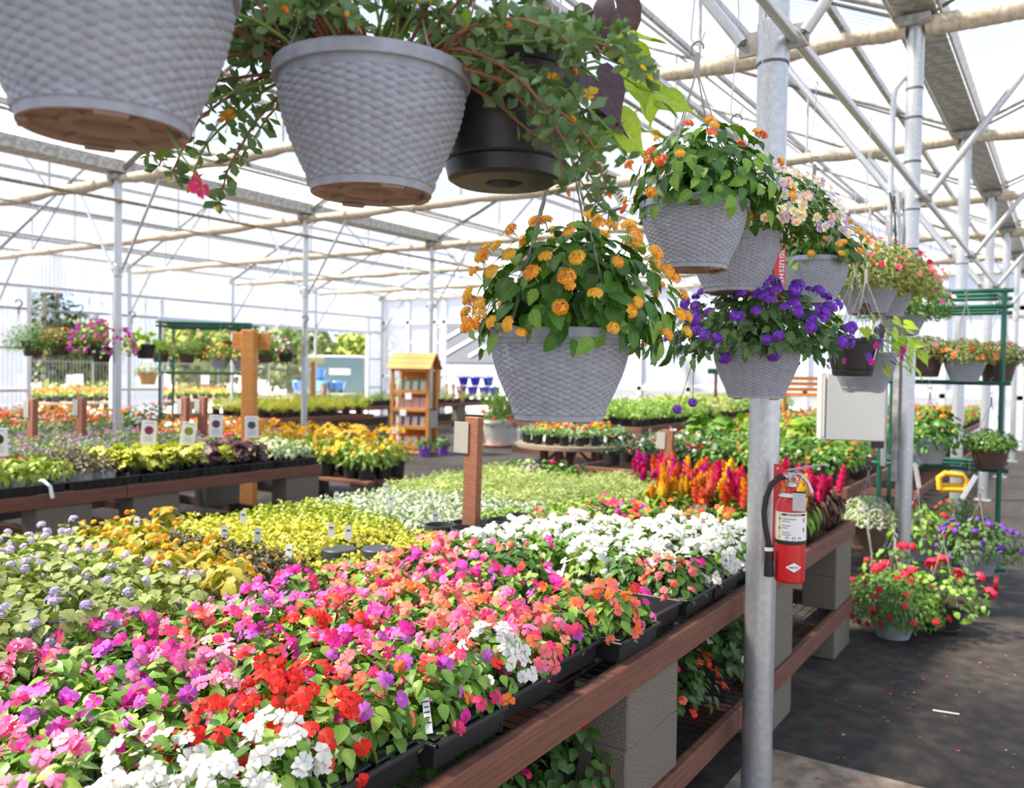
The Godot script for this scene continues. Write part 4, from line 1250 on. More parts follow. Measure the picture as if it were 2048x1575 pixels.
func bench_extras() -> void:
	# the stake in its pot, with two price boards
	var p := one("nursery_pot", K.nursery_pot, M.black_plastic, "black nursery pot holding the wooden stake on the front bench", "pot", Transform3D(Basis.from_scale(Vector3(0.88, 0.78, 0.88)), at(2.4, 0.757, 3.3)))
	part("soil", Geo.new().lathe(PackedVector2Array([Vector2(0.098, 0.14), Vector2(0, 0.142)]), 20), M.soil, p)
	stake(at(2.4, 0.87, 3.3), 0.53, 0.08, 0.045, 0.02, "reddish wooden stake with a grey sign board, in a black pot on the front bench")
	for a: Array in [[2.36, 2.6], [2.48, 2.5]]:
		one("empty_pot", K.nursery_pot, M.dark_pot, "upturned dark grey nursery pot between the bronze creepers and the impatiens", "pot", Transform3D(Basis(Vector3.RIGHT, PI).scaled(Vector3(0.85, 0.75, 0.85)), at(a[0], 0.757 + 0.133, a[1])), "upturned pots on the front bench")
	for a: Array in [[3.42, 2.2, "behind the yellow plants"], [3.05, 1.95, "in the yellow plants"], [2.95, 2.3, "among the bronze creepers"], [2.8, 2.35, "in the bronze creepers"], [2.65, 2.62, "in the golden creeping jenny edge"], [2.55, 2.62, "at the corner of the golden creeping jenny"], [2.45, 2.2, "beside the bronze creeper pots"], [3.2, 2.6, "deep in the golden creeping jenny"], [2.5, 3.15, "next to the black stake pot"], [3.3, 3.3, "in the lime green creepers"], [3.0, 3.4, "between the lime and silver plants"], [3.35, 3.75, "sticking up behind the silver plants"]]:
		var o := thing("pot_label", "small pale grey pot label %s" % a[2], "label", at(a[0], 0.9, a[1]), rng.randf_range(0.2, 0.9), "pot labels on the front bench")
		part("card", Geo.new().box(Vector3(0, 0.02, 0), Vector3(0.028, 0.05, 0.0015), 0.0006), M.tag_grey, o).rotation.x = -0.2
		part("card_top", Geo.new().lathe(PackedVector2Array([Vector2(0.0, -0.0008), Vector2(0.014, -0.0008), Vector2(0.014, 0.0008), Vector2(0, 0.0008)]), 14), M.tag_grey, o, Transform3D(Basis(Vector3.RIGHT, PI / 2 - 0.2), Vector3(0, 0.044, -0.009)))
		part("print_band", Geo.new().box(Vector3(0, 0.036, 0.0012), Vector3(0.016, 0.006, 0.0006)), M.ink, o).rotation.x = -0.2
	var big := thing("plant_label", "white plant label with lines of text in a yellow pot of dead nettle", "label", at(2.32, 0.86, 1.28), 0.7)
	part("card", Geo.new().box(Vector3(0, 0.035, 0), Vector3(0.024, 0.08, 0.001), 0.0004), M.tag_white, big).rotation = Vector3(-0.15, 0, 0.12)
	for k in 9:
		part("print_line", Geo.new().box(Vector3(0, 0.006 + k * 0.0075, 0.001), Vector3(0.017 - 0.004 * ((k * 7) % 3), 0.002, 0.0004)), M.ink, big).rotation = Vector3(-0.15, 0, 0.12)
	# the lower shelf
	for a: Array in [[1.33, 2.3, 3, "dark leafy impatiens with few red flowers on the lower shelf, nearest the camera"], [1.4, 1.95, 3, "dark leafy impatiens at the near end of the lower shelf"], [1.65, 2.35, 2, "dark leafy impatiens behind another on the lower shelf"], [1.29, 3.1, 22, "red and orange impatiens bush on the lower shelf left of the steel post"], [1.6, 3.4, 8, "leafy green plant behind the red impatiens on the lower shelf"], [1.3, 3.6, 9, "pink and white impatiens on the lower shelf right of the steel post"]]:
		var q := potted("shelf_plant", a[3], "impatiens", at(a[0], 0.287, a[1]), "plants on the lower shelf of the front bench", K.nursery_pot, M.black_plastic, 0.08, "shelfimp", M.imp_leaf_dark if a[2] != 8 else M.imp_leaf_pale, K.imp_leaf, 260, Vector3(0.19, 0.2, 0.19), {"vary": 0.5, "stems": 14, "pot_s": 0.7})
		var mats := [M.red, M.red, M.orange, M.coral, M.crimson] if a[2] != 9 else [M.hot_pink, M.white]
		flowers(q, K.imp, blooms(rng, a[2] * 2, Vector3(0.19, 0.2, 0.19), {"flow": 0.0}), mats, rng, "flower", Vector3(0, 0.085, 0))

func stake(where: Vector3, h: float, w: float, d: float, lean: float, label: String, plate := true, m: Material = null) -> Node3D:
	var o := thing("wooden_stake", label, "stake", where, 0.0, "wooden price stakes")
	var turn := Basis(Vector3.BACK, -lean)
	part("post", Geo.new().box(Vector3(0, h / 2, 0), Vector3(w, h, d), 0.003), m if m else M.stake_wood, o, Transform3D(turn, Vector3.ZERO))
	if plate:
		for s: float in [-1, 1]:
			part("sign_board", Geo.new().box(Vector3(-0.02 * s - 0.035, h - 0.1, s * (d / 2 + 0.005)), Vector3(0.085, 0.15, 0.004), 0.001), M.sign_grey, o, Transform3D(turn, Vector3.ZERO))
	return o

func text_mesh(s: String, size: float, depth := 0.0006) -> TextMesh:
	var t := TextMesh.new()
	t.text = s
	var f := SystemFont.new()
	f.font_names = PackedStringArray(["Droid Sans"])
	f.font_weight = 700
	t.font = f
	t.font_size = 32
	t.pixel_size = size / 32.0
	t.depth = depth
	return t

func extinguisher() -> void:
	# stands off the right front of the main post
	var c := at(0.834, 0.88, 3.1)
	var o := thing("fire_extinguisher", "red dry-chemical fire extinguisher strapped to the galvanised post", "fire extinguisher", c, 0.2)
	part("cylinder", Geo.new().lathe(PackedVector2Array([Vector2(0, 0.006), Vector2(0.04, 0.0), Vector2(0.051, 0.004), Vector2(0.053, 0.012), Vector2(0.053, 0.27), Vector2(0.05, 0.29), Vector2(0.041, 0.308), Vector2(0.026, 0.32), Vector2(0.02, 0.324), Vector2(0.02, 0.345), Vector2(0, 0.345)]), 32, Vector3.ZERO, true), M.red_paint, o)
	var lab := part("instruction_label", Geo.new().lathe(PackedVector2Array([Vector2(0.0533, 0.155), Vector2(0.0536, 0.156), Vector2(0.0536, 0.255), Vector2(0.0533, 0.256)]), 32), M.tag_white, o)
	# the print wraps round the cylinder: short curved strips
	var ring := func(a0: float, a1: float, y0: float, y1: float, r: float) -> Geo:
		var g := Geo.new()
		var n := maxi(2, int((a1 - a0) / 0.12))
		for i in n:
			var a := lerpf(a0, a1, float(i) / n)
			var b := lerpf(a0, a1, float(i + 1) / n)
			var na := Vector3(sin(a), 0, cos(a))
			var nb := Vector3(sin(b), 0, cos(b))
			g.tri(na * r + Vector3(0, y0, 0), nb * r + Vector3(0, y0, 0), nb * r + Vector3(0, y1, 0), na, nb, nb)
			g.tri(na * r + Vector3(0, y0, 0), nb * r + Vector3(0, y1, 0), na * r + Vector3(0, y1, 0), na, nb, na)
		return g
	part("print_band", ring.call(-0.55, 1.2, 0.245, 0.252, 0.0539), M.ink, lab)
	part("print_strip", ring.call(-0.82, -0.58, 0.157, 0.254, 0.0539), mat("label_yellow", rgb(226, 226, 150), 0.5), lab)
	for k in 8:
		var y := 0.232 - k * 0.008
		part("print_line", ring.call(-0.5, -0.5 + [0.9, 0.5, 0.0, 0.55, 0.4, 0.0, 0.5, 0.6][k] + 0.001, y, y + 0.0022, 0.0539), M.ink, lab)
	for k in 3:
		part("print_symbol", ring.call(-0.25 + k * 0.42, -0.05 + k * 0.42, 0.158, 0.17, 0.0539), M.ink, lab)
		part("print_symbol", ring.call(-0.22 + k * 0.42, -0.08 + k * 0.42, 0.159, 0.167, 0.05395), M.tag_white, lab)
		part("print_letter", text_mesh(["A", "B", "C"][k], 0.013, 0.0003), M.ink, lab, Transform3D(Basis(Vector3.UP, -0.7), Vector3(sin(-0.7) * 0.0541, 0.232 - k * 0.033, cos(-0.7) * 0.0541)))
	for k in 2:
		part("print_mark", ring.call(0.95, 1.08, 0.222 - k * 0.035, 0.238 - k * 0.035, 0.0539), M.red_paint, lab)
	var ins := text_mesh("INSTRUCTIONS", 0.007, 0.0003)
	part("print_word", ins, M.tag_white, lab, Transform3D(Basis(Vector3.UP, 0.25), Vector3(sin(0.25) * 0.0542, 0.2485, cos(0.25) * 0.0542)))
	part("strap", Geo.new().lathe(PackedVector2Array([Vector2(0.0535, 0.142), Vector2(0.0555, 0.143), Vector2(0.0555, 0.155), Vector2(0.0535, 0.156)]), 32), M.hose_black, o)
	part("neck_ring", Geo.new().lathe(PackedVector2Array([Vector2(0.03, 0.319), Vector2(0.045, 0.3085), Vector2(0.046, 0.31), Vector2(0.031, 0.321)]), 24), M.tag_white, o)
	# maker's diamond
	var dm := Geo.new()
	for s in 8:
		var a0 := -0.55 + s * 0.1375
		var a1 := a0 + 0.1375
		var h0 := 0.017 * (1.0 - absf(a0) / 0.55)
		var h1 := 0.017 * (1.0 - absf(a1) / 0.55)
		var n0 := Vector3(sin(a0 + 0.35), 0, cos(a0 + 0.35))
		var n1 := Vector3(sin(a1 + 0.35), 0, cos(a1 + 0.35))
		var q0 := n0 * 0.0537 + Vector3(0, 0.062, 0)
		var q1 := n1 * 0.0537 + Vector3(0, 0.062, 0)
		dm.tri(q0 - Vector3(0, h0, 0), q1 - Vector3(0, h1, 0), q1 + Vector3(0, h1, 0), n0, n1, n1)
		dm.tri(q0 - Vector3(0, h0, 0), q1 + Vector3(0, h1, 0), q0 + Vector3(0, h0, 0), n0, n1, n0)
	var logo := part("maker_diamond", dm, M.tag_white, o)
	for i in 6:
		var a := 0.35 + (i - 2.5) * 0.115
		part("print_letter", text_mesh("AMEREX"[i], 0.0085, 0.0003), M.ink, logo, Transform3D(Basis(Vector3.UP, a), Vector3(sin(a) * 0.0539, 0.062, cos(a) * 0.0539)))
	# valve, gauge, handles
	var v := part("valve", Geo.new().lathe(PackedVector2Array([Vector2(0.019, 0.343), Vector2(0.021, 0.345), Vector2(0.021, 0.36), Vector2(0.016, 0.363), Vector2(0.016, 0.392), Vector2(0.0, 0.394)]), 18), M.chrome, o)
	part("gauge", Geo.new().lathe(PackedVector2Array([Vector2(0.0, 0.012), Vector2(0.012, 0.012), Vector2(0.015, 0.01), Vector2(0.0165, 0.0)]), 18), M.chrome, v, Transform3D(Basis(Vector3.RIGHT, PI / 2), Vector3(0.008, 0.372, 0.014)))
	part("gauge_face", Geo.new().lathe(PackedVector2Array([Vector2(0.0, 0.0128), Vector2(0.0105, 0.0125)]), 14), M.terracotta, v, Transform3D(Basis(Vector3.RIGHT, PI / 2), Vector3(0.008, 0.372, 0.014)))
	part("top_lever", Geo.new().box(Vector3(0.045, 0.414, 0), Vector3(0.125, 0.007, 0.022), 0.003, Basis(Vector3.BACK, 0.22)), M.chrome, o)
	part("carry_handle", Geo.new().tube(PackedVector3Array([Vector3(0.0, 0.392, 0), Vector3(0.03, 0.388, 0), Vector3(0.055, 0.36, 0), Vector3(0.07, 0.325, 0)]), 0.007, 8), M.chrome, o)
	part("pull_ring", Geo.new().tube(PackedVector3Array([Vector3(0.0, 0.39, 0.015), Vector3(0.018, 0.405, 0.02), Vector3(0.034, 0.395, 0.02), Vector3(0.036, 0.372, 0.02), Vector3(0.022, 0.36, 0.02)]), 0.0018, 6), M.chrome, o)
	var hose := part("hose", Geo.new().tube(PackedVector3Array([Vector3(-0.016, 0.378, 0.0), Vector3(-0.04, 0.376, 0.012), Vector3(-0.068, 0.35, 0.024), Vector3(-0.085, 0.3, 0.03), Vector3(-0.09, 0.25, 0.032), Vector3(-0.085, 0.2, 0.034), Vector3(-0.076, 0.16, 0.034), Vector3(-0.07, 0.13, 0.034)]), 0.0105, 12), M.hose_black, o)
	part("hose_fitting", Geo.new().rod(Vector3(-0.012, 0.378, 0.0), Vector3(-0.03, 0.379, 0.004), 0.0115, 12), M.chrome, hose)
	part("nozzle", Geo.new().tube(PackedVector3Array([Vector3(-0.07, 0.132, 0.034), Vector3(-0.068, 0.02, 0.032)]), 0.0145, 14, 0.0185), M.hose_black, hose)
	part("nozzle_band", Geo.new().rod(Vector3(-0.07, 0.125, 0.034), Vector3(-0.0695, 0.112, 0.034), 0.0158, 14), M.tag_white, hose)
	var br := part("wall_bracket", Geo.new().box(Vector3(-0.05, 0.24, -0.02), Vector3(0.028, 0.36, 0.004), 0.001), M.red_paint, o)
	part("screw", Geo.new().rod(Vector3(-0.05, 0.405, -0.018), Vector3(-0.05, 0.405, -0.014), 0.004, 8), M.chrome, br)
	var tg := part("service_tag", Geo.new().box(Vector3(0.03, 0.298, 0.052), Vector3(0.043, 0.066, 0.001)), M.tag_grey, o)
	part("tag_clip", Geo.new().box(Vector3(0.03, 0.331, 0.0525), Vector3(0.044, 0.006, 0.002), 0.0008), M.ink, tg)
	for k in 5:
		part("print_line", Geo.new().box(Vector3(0.03, 0.32 - k * 0.01, 0.0528), Vector3(0.034 - 0.01 * (k % 2), 0.0012, 0.0003)), M.sign_grey, tg)
	# the red sign higher up, wrapped on the post
	var sg := thing("extinguisher_sign", "narrow red fire extinguisher sign with white letters on the galvanised post", "sign", at(0.967 - 0.051, 1.86, 3.2 - 0.031), 1.02)
	part("plate", Geo.new().box(Vector3(0.0, 0.23, 0.0), Vector3(0.056, 0.45, 0.002), 0.0005), M.sign_red, sg)
	part("lettering", text_mesh("FIRE EXTINGUISHER", 0.033, 0.0006), M.tag_white, sg, Transform3D(Basis(Vector3.BACK, -PI / 2) * Basis.from_scale(Vector3(0.95, 1, 1)), Vector3(0.009, 0.23, 0.0015)))
	var sg2 := thing("extinguisher_sign", "red sign panel round the left side of the galvanised post", "sign", at(0.967 + 0.046, 1.86, 3.2 - 0.038), -0.88)
	part("plate", Geo.new().box(Vector3(0.0, 0.23, 0.0), Vector3(0.05, 0.45, 0.002), 0.0005), M.sign_red, sg2)

func control_box() -> void:
	var o := thing("control_box", "light grey steel electrical control box on the second post", "electrical box", at(1.26, 1.2, 6.12), 0.35)
	part("mounting_arm", Geo.new().box(Vector3(0.19, 0.2, -0.16), Vector3(0.3, 0.05, 0.05), 0.004, Basis(Vector3.UP, 0.9)), M.grey_steel, o)
	part("body", Geo.new().box(Vector3(0, 0.22, 0), Vector3(0.42, 0.46, 0.2), 0.006), mat("box_grey", rgb(190, 193, 192), 0.45), o)
	var d := part("door", Geo.new().box(Vector3(0.015, 0.22, 0.104), Vector3(0.37, 0.45, 0.012), 0.004), M.box_grey, o)
	part("hinge", Geo.new().rod(Vector3(-0.185, 0.02, 0.106), Vector3(-0.185, 0.42, 0.106), 0.007, 8), M.box_grey, d)
	part("vent_box", Geo.new().box(Vector3(0.17, -0.03, 0.02), Vector3(0.07, 0.05, 0.1), 0.004), M.dark_pot, o)
	for k in 4:
		part("vent_slot", Geo.new().box(Vector3(0.206, -0.03, -0.015 + k * 0.022), Vector3(0.003, 0.03, 0.006)), M.ink, o)

func cord(a: Vector3, b: Vector3) -> Geo:
	# two strands twisted round each other
	var g := Geo.new()
	var n := int((b - a).length() / 0.012)
	var d := (b - a).normalized()
	var x := d.cross(Vector3.RIGHT if absf(d.x) < 0.8 else Vector3.UP).normalized()
	var y := d.cross(x)
	for s in 2:
		var p := PackedVector3Array()
		for i in n + 1:
			var w := i * 1.15 + s * PI
			p.append(a.lerp(b, float(i) / n) + (x * cos(w) + y * sin(w)) * 0.0016)
		g.tube(p, 0.0017, 5, -1.0, false)
	return g

func basket(label: String, where: Vector3, pot: String, reach: float, group := "hanging baskets over the front bench", turn := 0.0, twisted := false, wire_to := 2.84) -> Node3D:
	# origin at the centre of the pot's underside
	var o := thing("hanging_basket", label, "hanging basket", where, turn, group)
	if pot == "wicker":
		part("pot", K.wicker, M.grey_pot, o)
		part("rim", K.wicker_rim, M.grey_pot, o)
		part("pot_base", K.wicker_base, M.pot_base, o)
	else:
		part("pot", K.smooth_pot, {"black": M.black_plastic, "brown": M.brown_pot, "coco": M.pine}[pot], o)
	part("soil", K.soil_disc, M.soil, o)
	var top := 0.19 + reach
	for k in 4:
		var a := TAU * (k + 0.15) / 4
		var r := Vector3(cos(a) * 0.145, 0.188, sin(a) * 0.145)
		var e := Vector3(cos(a) * 0.006, top, sin(a) * 0.006)
		part("hanger_cord", cord(r, e) if twisted else Geo.new().tube(PackedVector3Array([r, r.lerp(e, 0.5), e]), 0.0021, 5), M.cord_grey, o)
		part("hanger_clip", Geo.new().tube(PackedVector3Array([r + Vector3(0, 0.012, 0), r + Vector3(0.004, 0.002, 0), r + Vector3(0.003, -0.012, 0), r + Vector3(-0.003, -0.012, 0), r + Vector3(-0.004, 0.002, 0), r + Vector3(0, 0.012, 0)]), 0.0012, 4), M.cord_grey, o)
	var hk := part("hook", Geo.new().box(Vector3(0, top + 0.03, 0), Vector3(0.016, 0.07, 0.004), 0.001), M.cord_grey, o)
	var pts := PackedVector3Array()
	for i in 11:
		var a := -0.6 + i * 0.4
		pts.append(Vector3(-cos(a) * 0.018, top + 0.078 + sin(a) * 0.018, 0))
	part("hook_bend", Geo.new().tube(pts, 0.0032, 6), M.cord_grey, hk)
	var up := wire_to - where.y
	if up > top + 0.13:
		part("hanging_wire", Geo.new().tube(PackedVector3Array([Vector3(0.022, top + 0.12, 0), Vector3(0.01, top + 0.088, 0), Vector3(-0.008, top + 0.088, 0), Vector3(-0.02, top + 0.11, 0), Vector3(-0.016, top + 0.16, 0), Vector3(0.0, up - 0.03, 0), Vector3(0.0, up + 0.015, 0.012), Vector3(0.0, up + 0.04, -0.01), Vector3(0.0, up + 0.02, -0.024)]), 0.002, 6), M.galvanised, o)
	return o

func paper_tag(o: Node3D, from: Vector3, dir: Vector3, len: float, wid: float, curl: float, print_it := true) -> void:
	# a curled strip that hangs from a hanger
	var g := Geo.new()
	var d := dir.normalized()
	var side := d.cross(Vector3(0.55, 0, 0.83)).normalized()
	var out := side.cross(d)
	var n := 8
	var prev := from
	for i in range(1, n + 1):
		var t := float(i) / n
		var p := from + d * len * t + out * curl * sin(t * 2.6) + Vector3(0, -0.25 * len * t * t, 0)
		var nn := side.cross(p - prev).normalized()
		g.tri(prev - side * wid / 2, prev + side * wid / 2, p + side * wid / 2, nn, nn, nn)
		g.tri(prev - side * wid / 2, p + side * wid / 2, p - side * wid / 2, nn, nn, nn)
		if print_it and i > 3:
			for k in 3:
				var c := prev.lerp(p, 0.2 + 0.3 * k) + side * wid * (0.05 if i % 2 else -0.05)
				var w := side * wid * (0.3 if i < 7 else 0.22)
				g.tint = Color(0.12, 0.12, 0.13)
				for s: float in [-1.0, 1.0]:
					var q := c + nn * 0.0004 * s
					g.tri(q - w, q + w, q + w + (p - prev) * 0.1, nn * s, nn * s, nn * s)
					g.tri(q - w, q + w + (p - prev) * 0.1, q - w + (p - prev) * 0.1, nn * s, nn * s, nn * s)
				g.tint = Color.WHITE
		prev = p
	if not M.has("paper"):
		mat("paper", rgb(226, 222, 214), 0.7, {"vertex_color_use_as_albedo": true, "backlight_enabled": true, "backlight": Color(0.4, 0.4, 0.4)})
	part("paper_tag", g, M.paper, o)

func lantana_basket(label: String, where: Vector3, heads: String, sd: int, reach: float, r: Vector3, n_head: int, twisted: bool, n_leaf := 260) -> Node3D:
	var o := basket(label, where, "wicker", reach, "hanging baskets over the front bench", 0.0, twisted)
	var q := RandomNumberGenerator.new()
	q.seed = sd
	var up := Vector3(0.025, 0.2, -0.017)
	if not K.has("lantana_leaf_mesh"):
		K.lantana_leaf_mesh = K.lantana_leaf.mesh()
	leaves(o, K.lantana_leaf_mesh, mound(q, n_leaf, r, {"low": -0.32, "deep": 0.35, "hang": 0.55, "square": 0.0, "wild": 0.45, "up": 0.45, "smin": 0.58, "smax": 0.92}), [M.lantana_leaf, M.lantana_leaf, M.lantana_leaf_dark, M.lantana_leaf_pale, M.lantana_leaf_pale], q, up)
	part("foliage", foliage("lantana_in", sd % 3, 260, r * 0.88, K.lantana_leaf, {"deep": 0.7, "low": -0.1, "square": 0.0, "stems": 30, "vary": 0.4}), M.lantana_leaf, o, Transform3D(Basis.IDENTITY, up)).set_meta("kind", "stuff")
	flowers(o, K[heads], blooms(q, n_head, r, {"flow": -0.15, "square": 0.0, "lift": 1.07, "fup": 0.45}), [M.mixed_bloom], q, "flower_head", up)
	return o

func sprigs(o: Node3D, q: RandomNumberGenerator, starts: Array, leaf_mats: Array, n_parts: int, buds: Array) -> void:
	# trailing stems with pairs of fleshy leaves and a tuft at the tip; starts: [from, direction, length]
	var places: Array[Transform3D] = []
	for s: Array in starts:
		var p: Vector3 = s[0]
		var d: Vector3 = (s[1] as Vector3).normalized()
		var path := PackedVector3Array([p])
		var steps := maxi(3, int(float(s[2]) / 0.024))
		for i in steps:
			d = (d + Vector3(0, -0.11, 0) + jitter(q) * 0.16).normalized()
			p += d * 0.024
			path.append(p)
			if i > 0:
				for k in 4:
					var out := (jitter(q) + d * 0.5 + Vector3(0, 0.25, 0))
					places.append(facing(Vector3.UP * 0.6 + jitter(q), out, p, q.randf_range(0.75, 1.2)))
		for k in 6:
			places.append(facing(d + jitter(q) * 0.5, jitter(q) + Vector3(0, 0.2, 0), p, q.randf_range(0.7, 1.0)))
		part("stem", Geo.new().tube(path, 0.0032, 5, 0.0015), M.stem_red if q.randf() < 0.7 else M.stem_green, o)
		if buds and q.randf() < 0.55:
			part("bud", Geo.new().lathe(PackedVector2Array([Vector2(0, -0.002), Vector2(0.0035, 0.002), Vector2(0.003, 0.007), Vector2(0, 0.013)]), 6), M[buds[q.randi() % buds.size()]], o, facing(d, jitter(q), p + d * 0.006, 1.0))
	places.shuffle()
	if not K.has("purslane_mesh"):
		K.purslane_mesh = K.purslane_leaf.mesh()
	leaves(o, K.purslane_mesh, places.slice(0, n_parts), leaf_mats, q)
	if places.size() > n_parts:
		var rest: Array[Transform3D] = places.slice(n_parts)
		part("foliage", merge(K.purslane_leaf, rest, q, 0.3), leaf_mats[0], o).set_meta("kind", "stuff")

func ring_starts(q: RandomNumberGenerator, count: int, r: float, a0: float, a1: float, len0: float, len1: float, rise: float) -> Array:
	var out := []
	for i in count:
		var a := q.randf_range(a0, a1)
		var d := Vector3(cos(a), 0, sin(a))
		var k := sqrt(q.randf())
		out.append([d * r * k + Vector3(0, 0.19 + 0.06 * (1.0 - k), 0), d * 0.8 + Vector3(0, rise * q.randf_range(0.3, 1.3), 0), q.randf_range(len0, len1)])
	return out

func vine_leaves(o: Node3D, q: RandomNumberGenerator, spots: Array, m: Material) -> void:
	# large heart-shaped leaves, each on its own stalk; spots: [right, up, away, size] from the pot's foot, right and away as the camera sees them
	var right := Vector3(0.835, 0, -0.55)
	var away := Vector3(-0.55, 0, -0.835)
	if not K.has("heart_mesh"):
		K.heart_mesh = K.heart_leaf.mesh()
	for s: Array in spots:
		var p: Vector3 = right * s[0] + Vector3(0, s[1], 0) + away * s[2]
		var out := Vector3(p.x, 0, p.z).normalized()
		var tip := out * 0.6 + Vector3(0, -0.7, 0) + jitter(q) * 0.5
		var lf := part("leaf", K.heart_mesh, m, o, facing(out * 0.3 + Vector3(0, 0.35, 0) - away * 0.7 + jitter(q) * 0.55, tip, p, float(s[3]) * 0.78 * q.randf_range(0.85, 1.1)))
		var root := Vector3(out.x * 0.07, 0.2, out.z * 0.07)
		part("stalk", Geo.new().tube(PackedVector3Array([root, root.lerp(p, 0.5) + Vector3(0, 0.035, 0), p]), 0.0022, 5), M.stem_green, o)

func front_baskets() -> void:
	var q := RandomNumberGenerator.new()
	q.seed = 77
	var pale := [M.purslane_leaf, M.purslane_leaf, M.purslane_leaf_pale]
	# nearest, cut by the frame
	var b1 := basket("large grey woven-look hanging pot at the upper left, seen from below", at(0.975, 1.9, 0.585), "wicker", 0.4)
	sprigs(b1, q, ring_starts(q, 26, 0.13, -0.3, 2.6, 0.1, 0.28, 0.6) + [[Vector3(0.03, 0.0, -0.02) + Vector3(0.09, 0.19, -0.05), Vector3(0.6, -0.3, -0.4), 0.1]], pale, 120, ["orange", "gold"])
	part("stem", Geo.new().tube(PackedVector3Array([Vector3(0.045, 0.02, -0.045), Vector3(0.06, -0.02, -0.06), Vector3(0.075, -0.05, -0.075)]), 0.0018, 5), M.stem_green, b1)
	part("flower", K.moss_rose, M.hot_pink, b1, facing(Vector3(-0.1, -0.35, 0.9), Vector3.UP, Vector3(0.078, -0.058, -0.078), 0.85))
	part("leaf", K.purslane_leaf.mesh(), M.purslane_leaf_pale, b1, facing(Vector3(0.2, 0.6, 0.7), Vector3(-1, 0.1, 0.4), Vector3(0.058, -0.02, -0.058), 1.4))
	# second, with purslane spilling to both sides
	var b2 := basket("grey woven-look hanging pot spilling green purslane stems", at(0.935, 1.896, 1.005), "wicker", 0.4)
	sprigs(b2, q, ring_starts(q, 85, 0.14, 1.9, 6.3, 0.14, 0.34, 0.9) + ring_starts(q, 30, 0.12, 0.0, 1.9, 0.05, 0.1, 1.4), pale + [M.purslane_leaf_pale], 300, ["orange", "gold"])
	sprigs(b2, q, [[Vector3(-0.12, 0.19, 0.08), Vector3(-0.8, -0.1, 0.5), 0.3], [Vector3(-0.13, 0.19, 0.06), Vector3(-0.7, -0.3, 0.4), 0.26], [Vector3(-0.12, 0.19, 0.05), Vector3(-0.5, -0.8, 0.3), 0.24], [Vector3(-0.12, 0.18, 0.09), Vector3(-0.9, -0.35, 0.6), 0.22], [Vector3(0.1, 0.2, -0.1), Vector3(0.8, 0.1, -0.5), 0.34], [Vector3(0.11, 0.2, -0.06), Vector3(0.9, 0.0, -0.3), 0.3], [Vector3(0.1, 0.19, -0.08), Vector3(0.7, -0.3, -0.5), 0.32], [Vector3(0.12, 0.19, -0.02), Vector3(0.6, -0.2, -0.2), 0.3], [Vector3(0.11, 0.19, 0.0), Vector3(0.7, 0.2, -0.3), 0.36], [Vector3(0.09, 0.2, -0.1), Vector3(0.7, 0.4, -0.6), 0.3], [Vector3(0.12, 0.2, -0.04), Vector3(0.8, 0.35, -0.2), 0.32], [Vector3(0.1, 0.21, -0.02), Vector3(0.8, 0.6, -0.4), 0.36], [Vector3(0.12, 0.19, -0.05), Vector3(0.9, -0.1, -0.4), 0.26], [Vector3(0.12, 0.2, 0.0), Vector3(0.8, 0.15, -0.25), 0.28], [Vector3(0.08, 0.21, -0.1), Vector3(0.8, 0.7, -0.6), 0.38], [Vector3(0.12, 0.19, -0.03), Vector3(0.7, 0.0, -0.35), 0.34], [Vector3(-0.1, 0.2, 0.1), Vector3(-0.7, 0.3, 0.5), 0.3], [Vector3(-0.1, 0.2, 0.06), Vector3(-0.8, 0.1, 0.3), 0.3]], [M.purslane_leaf], 300, ["orange", "yellow"])
	for a: Array in [[0.27, 0.25, -0.16, "yellow"], [0.235, 0.18, -0.15, "gold"], [0.29, 0.16, -0.18, "yellow"], [-0.2, 0.12, 0.12, "gold"]]:
		part("flower", K.moss_rose, M[a[3]], b2, facing(jitter(q) + Vector3(0.3, 0.4, 0.8), jitter(q), Vector3(a[0], a[1], a[2]), 0.8))
	# third: black pot with sweet potato vine
	var b3 := basket("black hanging pot with chartreuse and plum sweet potato vine", at(0.862, 1.957, 1.27), "black", 0.4)
	vine_leaves(b3, q, [[0.2, 0.26, 0.0, 1.0], [0.235, 0.22, 0.04, 1.15], [0.18, 0.18, 0.06, 0.95], [0.25, 0.17, 0.0, 1.0], [0.2, 0.09, -0.05, 1.15], [0.143, 0.1, -0.04, 0.9], [0.295, 0.17, 0.05, 0.8], [0.222, 0.135, 0.08, 0.9], [0.165, 0.21, 0.1, 0.9], [0.275, 0.195, 0.1, 0.8], [0.19, 0.23, 0.14, 0.9], [0.24, 0.27, 0.1, 0.7], [0.1, 0.28, 0.16, 0.9], [-0.1, 0.28, 0.15, 0.8], [0.27, 0.13, 0.12, 0.7], [0.16, 0.15, 0.16, 0.8]], M.chartreuse_leaf)
	vine_leaves(b3, q, [[0.1, 0.25, -0.06, 0.9], [0.16, 0.16, -0.07, 1.1], [0.155, 0.31, 0.0, 1.1], [0.2, 0.33, 0.04, 1.2], [0.12, 0.3, 0.06, 0.9], [0.165, 0.11, -0.06, 0.8]], M.plum_leaf)
	sprigs(b3, q, ring_starts(q, 10, 0.13, 0.2, 2.8, 0.1, 0.22, 0.4), [M.purslane_leaf], 60, ["orange"])
	# the orange lantana, low and in focus
	var b4 := lantana_basket("grey woven-look hanging pot with golden orange lantana, lowest and nearest", at(0.914, 1.52, 1.569), "lantana_orange", 4, 0.43, Vector3(0.225, 0.225, 0.225), 92, true, 285)
	paper_tag(b4, Vector3(0.01, 0.6, -0.01), Vector3(0.55, -0.6, -0.4), 0.15, 0.02, 0.02)
